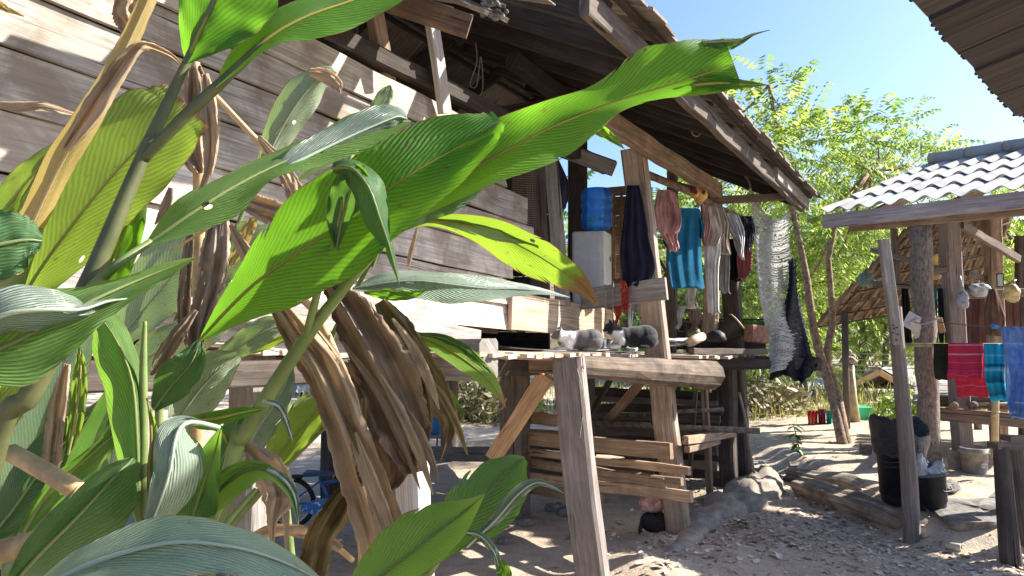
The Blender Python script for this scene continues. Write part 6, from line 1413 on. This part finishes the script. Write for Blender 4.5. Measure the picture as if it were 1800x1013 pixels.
# 4 withered shoot with drooping brown leaves
b4 = Vector((-.36, 1.75, 0))
p4_ = plant('withered shoot with big drooping brown leaves hanging in the middle of the picture', b4)
stem(p4_, [b4, P(620, 1200, 1.6), P(640, 950, 1.55), P(610, 700, 1.52), P(560, 560, 1.5), P(520, 520, 1.48)], [.014, .013, .012, .010, .009, .006], CANE)
dry(p4_, [(480, 525, 1.38, 12, 14), (520, 585, 1.35, 26, 28), (565, 650, 1.33, 34, 36), (605, 740, 1.32, 34, 40), (635, 830, 1.32, 36, 44), (665, 920, 1.33, 42, 46), (690, 1010, 1.34, 40, 40), (700, 1060, 1.35, 20, 20)], D_TAN, seed=11, crumple=.022, folds=3)
dry(p4_, [(575, 490, 1.45, 10, 14), (610, 540, 1.43, 34, 30), (650, 610, 1.41, 52, 44), (690, 690, 1.40, 54, 50), (718, 765, 1.40, 40, 46), (735, 830, 1.41, 12, 26)], D_BR, seed=12, crumple=.03, folds=2.6)
dry(p4_, [(600, 640, 1.5, 16, 16), (640, 700, 1.48, 30, 34), (672, 770, 1.46, 36, 30), (690, 830, 1.46, 28, 20), (670, 870, 1.46, 4, 4)], D_BR, seed=13, crumple=.02)
dry(p4_, [(668, 530, 1.52, 10, 12), (700, 580, 1.5, 26, 26), (735, 640, 1.49, 32, 30), (765, 690, 1.49, 26, 30), (790, 735, 1.5, 14, 20), (785, 780, 1.5, 8, 7), (774, 812, 1.5, 2, 2)], D_OL, seed=14, crumple=.018, folds=2)
leaf(p4_, [(720, 600, 1.52, 3, 3), (750, 650, 1.5, 10, 12), (785, 695, 1.5, 12, 10), (820, 732, 1.5, .5, .5)], L_MID)
dry(p4_, [(700, 600, 1.5, 4, 6), (730, 650, 1.49, 14, 12), (750, 720, 1.48, 12, 10), (757, 760, 1.48, 1, 1)], D_OL, seed=15, crumple=.01)
dry(p4_, [(640, 830, 1.4, 8, 8), (600, 880, 1.38, 24, 20), (565, 940, 1.36, 28, 26), (548, 1010, 1.36, 26, 26), (540, 1050, 1.36, 20, 20)], D_OL, seed=16, crumple=.02, folds=3)
dry(p4_, [(640, 700, 1.43, 5, 5), (632, 790, 1.41, 9, 9), (612, 850, 1.4, 7, 8), (602, 900, 1.4, 3, 3), (606, 915, 1.4, 1, 1)], D_TAN, seed=17, crumple=.01)
dry(p4_, [(430, 780, 1.22, 8, 10), (465, 815, 1.2, 24, 26), (485, 850, 1.2, 30, 34), (490, 880, 1.2, 26, 30), (482, 915, 1.2, 6, 14), (479, 965, 1.2, 2, 3)], D_TAN, seed=18, crumple=.014)
dry(p4_, [(500, 890, 1.22, 8, 8), (503, 930, 1.22, 5, 4), (502, 975, 1.22, 1, 1)], D_TAN, seed=19, crumple=.004)
stem(p4_, [P(620, 985, 1.6), P(560, 940, 1.55), P(500, 935, 1.5), P(440, 952, 1.5), P(410, 965, 1.5)], [.006, .007, .007, .005, .003], CANE, 'dry_stalk')
dry(p4_, [(420, 955, 1.55, 4, 5), (480, 930, 1.55, 8, 10), (550, 940, 1.55, 12, 12), (600, 965, 1.55, 8, 8)], D_TAN, seed=21, crumple=.008)

for k, (x, y, Y, ln, w, mt) in enumerate(((540, 560, 1.36, 190, 9, D_TAN), (600, 600, 1.38, 260, 8, D_BR), (655, 640, 1.38, 230, 9, D_TAN), (700, 700, 1.38, 150, 8, D_BR), (745, 650, 1.46, 150, 7, D_OL), (625, 760, 1.3, 220, 10, D_TAN), (575, 690, 1.33, 170, 7, D_OL), (690, 560, 1.4, 160, 9, D_TAN))):
    a = R.uniform(-.1, .25); dry(p4_, [(x, y, Y, 2, 2), (x+ln*(.3+a)*.5, y+ln*.35, Y-.01, w, w), (x+ln*(.5+a)*.6, y+ln*.7, Y-.01, w*.8, w), (x+ln*(.55+a)*.7, y+ln, Y, 1, 1)], mt, 'dry_strip', 70+k, .012, 40, 4)
# 5 dead grey stalk with shredded sheaths
b5 = Vector((-.80, 1.95, 0))
p5 = plant('dead upright stalk wrapped in shredded grey brown sheaths against the plank wall', b5)
stem(p5, [b5, P(345, 1000, 1.75), P(345, 720, 1.7), P(350, 500, 1.68), P(350, 300, 1.66), P(345, 110, 1.65)], [.018, .018, .016, .014, .014, .008], CANE)
dry(p5, [(340, 115, 1.64, 14, 12), (342, 170, 1.63, 26, 22), (338, 230, 1.63, 26, 30), (345, 280, 1.62, 20, 26), (352, 305, 1.62, 8, 8)], D_TAN, seed=31, crumple=.022, folds=3)
dry(p5, [(360, 130, 1.62, 6, 6), (368, 190, 1.6, 16, 18), (372, 250, 1.6, 12, 16), (366, 300, 1.6, 8, 8), (350, 340, 1.6, 4, 4)], D_TAN, seed=32, crumple=.016)
dry(p5, [(385, 375, 1.58, 16, 18), (378, 440, 1.56, 26, 24), (368, 500, 1.55, 26, 24), (350, 570, 1.55, 16, 20), (345, 650, 1.55, 12, 14), (342, 735, 1.56, 10, 10)], D_GR, seed=33, crumple=.018, folds=3)
dry(p5, [(335, 400, 1.6, 6, 6), (328, 480, 1.58, 10, 12), (322, 560, 1.57, 12, 10), (335, 620, 1.57, 4, 4)], D_BR, seed=34, crumple=.014)
dry(p5, [(300, 330, 1.6, 4, 4), (290, 365, 1.6, 9, 9), (272, 395, 1.6, 1, 1)], D_BR, seed=35, crumple=.006)
dry(p5, [(345, 545, 1.52, 4, 4), (315, 585, 1.5, 12, 12), (285, 630, 1.5, 14, 14), (265, 660, 1.5, 2, 2)], D_BR, seed=36, crumple=.012)
stem(p5, [P(375, 165, 1.62), P(440, 235, 1.6), P(490, 290, 1.58), P(530, 350, 1.56)], [.006, .007, .009, .008], CANE, 'dry_stalk')
dry(p5, [(455, 240, 1.56, 4, 5), (490, 285, 1.55, 12, 12), (515, 335, 1.54, 18, 16), (530, 385, 1.54, 14, 12)], D_TAN, seed=37, crumple=.012)
dry(p5, [(400, 352, 1.5, 4, 4), (440, 362, 1.5, 20, 14), (485, 378, 1.5, 24, 22), (525, 395, 1.5, 14, 16)], D_TAN, seed=38, crumple=.014, folds=3)
dry(p5, [(405, 395, 1.48, 3, 3), (425, 430, 1.47, 10, 12), (450, 475, 1.46, 14, 14), (470, 520, 1.46, 10, 10)], D_TAN, seed=39, crumple=.01)
stem(p5, [P(440, 345, 1.45), P(360, 405, 1.46), P(300, 440, 1.5)], [.003, .003, .002], CANE, 'dry_stalk')
dry(p5, [(735, 395, 1.8, 2, 2), (727, 430, 1.8, 4, 5), (720, 455, 1.8, 4, 4), (718, 478, 1.8, 1, 1)], D_TAN, seed=41, crumple=.004)
dry(p5, [(240, -20, 1.55, 20, 16), (222, 15, 1.54, 22, 24), (228, 45, 1.54, 16, 20), (245, 68, 1.54, 6, 6)], D_TAN, seed=42, crumple=.016)

# 6 low near leaves at the bottom left
b6 = Vector((-.62, .95, 0))
p6 = plant('low ginger shoot nearest the camera with dark folded leaves at the lower left', b6)
stem(p6, [b6, Vector((-.55, .9, .6)), P(250, 1010, .82), P(250, 900, .80), P(252, 760, .80), P(252, 640, .80), P(255, 565, .80)], [.014, .013, .009, .006, .005, .004, .002], STEML)
leaf(p6, [(246, 935, .78, 3, 2), (243, 860, .78, 22, 6), (240, 760, .78, 44, 12), (232, 670, .79, 52, 20), (205, 600, .80, 48, 26), (178, 560, .81, 22, 26)], L_MID, dl=.05, dr=.04, ripple=0, rag=.1)
leaf(p6, [(268, 915, .77, 2, 3), (262, 840, .77, 4, 12), (266, 770, .77, 3, 14), (262, 720, .77, 2, 4), (258, 700, .77, 2, 2)], L_YG)
leaf(p6, [(385, 752, .76, 3, 2), (335, 742, .73, 10, 10), (310, 765, .71, 46, 34), (298, 830, .70, 58, 30), (275, 900, .70, 32, 20), (242, 975, .70, .5, .5)], L_BL, dl=.06, dr=.0)
leaf(p6, [(330, 945, .78, 6, 8), (342, 900, .78, 40, 36), (358, 850, .78, 46, 30), (376, 800, .77, 26, 12), (388, 755, .76, 4, 2)], L_MID, dl=.02, dr=-.02)
leaf(p6, [(330, 940, .82, 4, 4), (380, 870, .80, 26, 26), (430, 828, .79, 18, 30), (475, 830, .79, 10, 14), (512, 868, .8, 8, 8), (524, 922, .8, 1, 1)], L_MID, dl=.0, dr=-.04)
leaf(p6, [(470, 826, .785, 3, 2), (497, 842, .785, 9, 6), (517, 872, .79, 8, 6), (525, 925, .795, .5, .5)], L_BL)
leaf(p6, [(10, 1040, .74, 10, 10), (70, 975, .73, 34, 40), (140, 905, .72, 40, 70), (200, 840, .73, 26, 60), (235, 805, .75, 4, 20)], L_DK, dl=-.02, dr=.05)
leaf(p6, [(30, 1060, .62, 5, 5), (150, 995, .61, 32, 30), (290, 955, .61, 48, 60), (400, 960, .62, 38, 50), (490, 985, .64, 24, 40), (570, 1025, .66, 4, 6)], L_BL, dl=.05, dr=-.03, n=60)
stem(p6, [P(420, 830, .85), P(402, 860, .9), P(385, 900, .95), P(372, 940, 1.0)], [.003, .003, .003, .003], STEML)
stem(p6, [P(450, 860, 1.0), P(410, 905, 1.0), P(375, 950, 1.0)], [.003, .004, .004], STEML)
# 7 blue green leaves at the left edge
b7 = Vector((-1.15, 1.5, 0))
p7 = plant('ginger shoot with broad blue green leaves standing upright at the left edge', b7)
stem(p7, [b7, P(10, 1200, 1.4), P(15, 980, 1.3), P(60, 800, 1.28), P(110, 660, 1.28)], [.014, .013, .010, .007, .004], STEML)
leaf(p7, [(0, 1000, 1.3, 20, 20), (40, 870, 1.29, 60, 44), (72, 770, 1.28, 66, 50), (105, 670, 1.28, 50, 46), (140, 570, 1.3, 20, 30), (160, 520, 1.32, 2, 2)], L_BL, dl=.03, dr=-.03, n=60)
leaf(p7, [(85, 950, 1.15, 10, 10), (130, 860, 1.14, 30, 26), (165, 780, 1.13, 30, 28), (195, 710, 1.13, 22, 24), (215, 650, 1.14, 6, 8)], L_DK, dl=.03)
leaf(p7, [(120, 800, 1.2, 6, 6), (132, 740, 1.2, 14, 15), (140, 680, 1.2, 15, 14), (142, 635, 1.2, 9, 8), (140, 610, 1.2, 2, 2)], L_YG)
dry(p7, [(118, 640, 1.22, 6, 6), (104, 700, 1.21, 14, 14), (92, 780, 1.2, 18, 16), (86, 850, 1.2, 16, 14), (80, 930, 1.2, 8, 8)], D_TAN, seed=51, crumple=.012)
leaf(p7, [(40, 940, 1.05, 10, 10), (90, 860, 1.04, 14, 24), (160, 800, 1.03, 12, 24), (205, 760, 1.03, 8, 12), (232, 740, 1.03, 1, 1)], L_MID)
dry(p7, [(180, 900, 1.2, 10, 10), (205, 960, 1.2, 16, 16), (215, 1020, 1.2, 14, 14)], D_BR, seed=52, crumple=.012)
leaf(p7, [(-30, 960, 1.2, 8, 8), (20, 900, 1.2, 34, 34), (70, 830, 1.2, 44, 44), (120, 770, 1.21, 36, 36), (165, 720, 1.22, 10, 10), (180, 700, 1.22, 1, 1)], L_DK, dl=.03)
leaf(p7, [(150, 960, 1.25, 8, 8), (185, 860, 1.25, 36, 36), (205, 770, 1.25, 40, 40), (225, 690, 1.26, 30, 30), (250, 610, 1.27, 2, 2)], L_BL, dl=.03, dr=-.02)
leaf(p7, [(-40, 720, 1.35, 8, 8), (10, 660, 1.35, 40, 40), (60, 610, 1.35, 50, 46), (110, 560, 1.36, 30, 30), (150, 525, 1.37, 2, 2)], L_PALE, dl=.03)
leaf(p7, [(330, 960, 1.3, 8, 8), (360, 880, 1.3, 34, 30), (390, 810, 1.3, 34, 34), (415, 745, 1.31, 18, 18), (428, 715, 1.31, 2, 2)], L_DK, dl=.03)
# 8 pale leaves behind
b8 = Vector((-.55, 2.1, 0))
p8 = plant('ginger shoots with pale washed-out leaves growing close to the plank wall', b8)
stem(p8, [b8, P(520, 1100, 1.85), P(500, 850, 1.8), P(505, 700, 1.78), P(515, 560, 1.78)], [.014, .013, .01, .008, .005], STEML)
stem(p8, [Vector((-.9, 2.0, 0)), P(300, 1000, 1.8), P(280, 700, 1.78), P(330, 520, 1.78), P(400, 430, 1.8), P(450, 320, 1.82)], [.014, .013, .010, .008, .007, .004], STEML)
leaf(p8, [(450, 330, 1.82, 4, 4), (478, 260, 1.81, 22, 22), (508, 205, 1.8, 34, 32), (540, 160, 1.8, 34, 30), (575, 128, 1.8, 14, 10), (592, 128, 1.8, 2, 2)], L_PALE, dl=.04, dr=.05, rag=.15)
dry(p8, [(545, 128, 1.79, 8, 6), (570, 132, 1.78, 12, 14), (592, 148, 1.78, 10, 10), (598, 165, 1.78, 2, 2)], D_TAN, seed=61, crumple=.012)
leaf(p8, [(520, 320, 1.8, 2, 3), (565, 285, 1.79, 16, 14), (610, 258, 1.79, 18, 16), (650, 236, 1.8, 10, 12), (690, 232, 1.8, 1, 1)], L_PALE)
leaf(p8, [(640, 235, 1.75, 3, 3), (662, 195, 1.75, 14, 12), (680, 165, 1.75, 14, 12), (686, 150, 1.75, 2, 2)], L_PALE)
leaf(p8, [(190, 620, 1.75, 8, 8), (240, 560, 1.74, 42, 34), (290, 500, 1.74, 66, 50), (330, 450, 1.75, 60, 50), (365, 405, 1.76, 20, 26)], L_PALE, dl=.04, dr=-.03)
leaf(p8, [(195, 690, 1.7, 8, 8), (260, 630, 1.7, 34, 34), (330, 585, 1.7, 30, 44), (400, 530, 1.72, 26, 36), (450, 480, 1.74, 4, 6)], L_PALE, dl=.03)
leaf(p8, [(370, 520, 1.8, 8, 8), (400, 460, 1.8, 30, 30), (440, 420, 1.8, 34, 28), (490, 400, 1.82, 4, 4)], L_PALE)
leaf(p8, [(402, 470, 1.7, 4, 4), (420, 440, 1.7, 10, 10), (440, 400, 1.7, 12, 10), (450, 380, 1.7, 4, 4)], L_YEL)
leaf(p8, [(300, 760, 1.5, 8, 8), (340, 700, 1.5, 44, 40), (380, 655, 1.5, 46, 34), (420, 625, 1.52, 8, 8)], L_PALE, dl=-.03, dr=.05)
leaf(p8, [(270, 720, 1.4, 6, 6), (300, 680, 1.4, 34, 30), (335, 640, 1.4, 30, 26), (352, 600, 1.42, 6, 6)], L_DK)
leaf(p8, [(365, 640, 1.6, 6, 6), (420, 610, 1.6, 22, 20), (470, 580, 1.6, 24, 20), (520, 565, 1.62, 4, 4)], L_PALE)
leaf(p8, [(395, 625, 1.65, 3, 3), (450, 612, 1.64, 10, 9), (500, 590, 1.63, 12, 10), (550, 570, 1.63, 2, 2)], L_YG)
leaf(p8, [(420, 830, 1.55, 6, 6), (450, 760, 1.55, 32, 30), (480, 715, 1.55, 30, 26), (505, 668, 1.56, 14, 14), (512, 640, 1.56, 2, 2)], L_BL, dl=.03)
leaf(p8, [(455, 850, 1.5, 5, 5), (500, 785, 1.5, 30, 24), (545, 735, 1.5, 32, 26), (578, 690, 1.52, 4, 6)], L_YG, dl=.03, dr=-.03)
leaf(p8, [(500, 760, 1.6, 4, 4), (530, 720, 1.6, 18, 16), (562, 700, 1.6, 12, 12), (592, 690, 1.6, 1, 1)], L_PALE)
stem(p8, [P(400, 930, 1.5), P(470, 850, 1.5), P(540, 780, 1.5), P(582, 742, 1.5)], [.009, .008, .006, .003], STEML)
leaf(p8, [(620, 508, 1.62, 3, 3), (680, 498, 1.6, 20, 24), (730, 494, 1.6, 18, 30), (790, 500, 1.6, 20, 34), (850, 507, 1.62, 22, 22), (905, 508, 1.65, 12, 14), (950, 512, 1.67, 6, 6), (1002, 523, 1.7, .5, .5)], L_BL, dl=.06, dr=-.03)
leaf(p8, [(640, 514, 1.58, 2, 3), (680, 512, 1.57, 4, 16), (720, 515, 1.57, 4, 12), (750, 510, 1.57, 1, 1)], L_BR)
stem(p8, [P(560, 640, 1.7), P(610, 540, 1.65), P(660, 450, 1.6), P(710, 402, 1.56)], [.007, .006, .005, .003], STEML)
leaf(p8, [(700, 406, 1.56, 3, 3), (748, 390, 1.54, 10, 8), (800, 392, 1.52, 16, 16), (860, 408, 1.51, 26, 30), (920, 436, 1.5, 30, 42), (975, 468, 1.5, 28, 34), (1020, 502, 1.51, 18, 18), (1052, 538, 1.52, 1, 1)], L_ORG, dl=-.04, dr=.05, n=60, ripple=0)
leaf(p8, [(712, 392, 1.55, 3, 2), (770, 380, 1.53, 6, 14), (840, 392, 1.51, 6, 22), (900, 412, 1.5, 6, 16), (960, 426, 1.49, 1, 2)], L_PALE)
leaf(p8, [(722, 590, 1.62, 4, 4), (762, 602, 1.6, 16, 14), (810, 628, 1.59, 22, 20), (850, 660, 1.59, 18, 16), (876, 692, 1.6, 8, 8), (889, 718, 1.6, .5, .5)], L_ORG, dl=.05, dr=-.04)
leaf(p8, [(730, 588, 1.63, 3, 2), (780, 596, 1.615, 8, 7), (830, 622, 1.605, 7, 7), (865, 658, 1.605, .5, .5)], L_DK)
# 9 young shoot at the bottom centre
b9 = Vector((-.22, 1.45, 0))
p9 = plant('young ginger shoot with two cut-tipped leaves at the bottom centre', b9)
stem(p9, [b9, P(690, 1150, 1.32), P(760, 1000, 1.3), P(800, 945, 1.3), P(840, 890, 1.3)], [.012, .011, .007, .005, .003], STEML)
leaf(p9, [(600, 1080, 1.18, 10, 10), (670, 1012, 1.17, 48, 34), (735, 962, 1.16, 62, 44), (790, 920, 1.16, 44, 36), (830, 888, 1.17, 14, 14), (852, 868, 1.18, 1, 1)], L_MID, dl=.05, dr=-.05, rag=.1)
leaf(p9, [(775, 985, 1.3, 3, 3), (805, 935, 1.3, 44, 36), (838, 893, 1.3, 56, 62), (872, 850, 1.31, 46, 62), (902, 818, 1.32, 22, 40), (922, 805, 1.33, 3, 10)], L_DK, dl=.03, dr=-.04, ripple=0)
leaf(p9, [(820, 962, 1.26, 3, 3), (870, 915, 1.25, 10, 10), (915, 865, 1.24, 14, 10), (950, 848, 1.24, 6, 7), (992, 868, 1.24, .5, .5)], L_BL)
leaf(p9, [(800, 935, 1.22, 3, 3), (840, 940, 1.21, 7, 7), (868, 970, 1.2, 8, 7), (880, 1010, 1.2, 5, 5)], L_BL)
leaf(p9, [(880, 1050, 1.15, 5, 5), (888, 1010, 1.15, 14, 12), (880, 985, 1.15, 3, 3)], L_BR)
# dry canes resting among the plants
m = MB(); a = Vector((-.66, 1.0, 0)); m.tube([P(20, 796, .95), P(90, 835, .92), P(152, 872, .9)], [.0115, .0115, .0125], 10, .03); m.tube([P(152, 872, .9), lerp(P(152, 872, .9), Vector((-.3, .95, 0)), .5), Vector((-.3, .95, 0))], .0115, 8)
tag(m.build('dry_cane', CANE), 'cut tan cane slanting across the lower left leaves', 'cane')
m = MB(); m.tube([P(-60, 982, .8), P(10, 968, .78), P(74, 952, .76)], [.012, .0125, .013], 10, .03); m.tube([P(-60, 982, .8), Vector((-.75, .85, 0))], .012, 8)
tag(m.build('dry_cane', CANE), 'short tan cane end at the bottom left corner', 'cane')

# ---------------------------------------------------------------- camera, light, sky
cam = bpy.data.cameras.new('camera'); co = bpy.data.objects.new('camera', cam); col.objects.link(co); co.location = CAM; co.rotation_euler = (math.pi/2+PIT, 0, 0)
cam.sensor_width = 36; cam.lens = 36*F/1800; cam.clip_start = .02; cam.clip_end = 400; sc.camera = co
SUN_AZ, SUN_EL = 76, 34          # azimuth east of the view direction, elevation
az, el = rad(SUN_AZ), rad(SUN_EL); sd = Vector((math.sin(az)*math.cos(el), math.cos(az)*math.cos(el), math.sin(el)))
sl = bpy.data.lights.new('sun', 'SUN'); sl.energy = 2.9; sl.angle = rad(.5); sl.color = (1, .95, .86); so = bpy.data.objects.new('sun', sl); col.objects.link(so); so.rotation_euler = (-sd).to_track_quat('-Z', 'Y').to_euler(); so.location = (8, 4, 10)
w = bpy.data.worlds.new('World'); sc.world = w; w.use_nodes = True; nt_ = w.node_tree; nt_.nodes.clear()
sk = nt_.nodes.new('ShaderNodeTexSky'); sk.sky_type = 'NISHITA'; sk.sun_disc = False; sk.sun_elevation = el; sk.sun_rotation = az; sk.air_density = 1.0; sk.dust_density = 2.0; sk.ozone_density = 3
bg = nt_.nodes.new('ShaderNodeBackground'); bg.inputs[1].default_value = .05; ou = nt_.nodes.new('ShaderNodeOutputWorld'); tn_ = nt_.nodes.new('ShaderNodeMix'); tn_.data_type = 'RGBA'; tn_.blend_type = 'MULTIPLY'; tn_.inputs[0].default_value = 1; tn_.inputs[7].default_value = (.80, .90, 1.08, 1); nt_.links.new(sk.outputs[0], tn_.inputs[6]); nt_.links.new(tn_.outputs[2], bg.inputs[0]); nt_.links.new(bg.outputs[0], ou.inputs[0])
sc.view_settings.view_transform = 'Standard'; sc.view_settings.look = 'None'; sc.view_settings.exposure = 2.36; sc.view_settings.gamma = 1
sc.cycles.max_bounces = 8; sc.cycles.diffuse_bounces = 6; sc.cycles.transparent_max_bounces = 8; sc.cycles.transmission_bounces = 4; sc.cycles.sample_clamp_indirect = 8
for o in sc.objects:
    if '_o' in o.keys(): del o['_o']
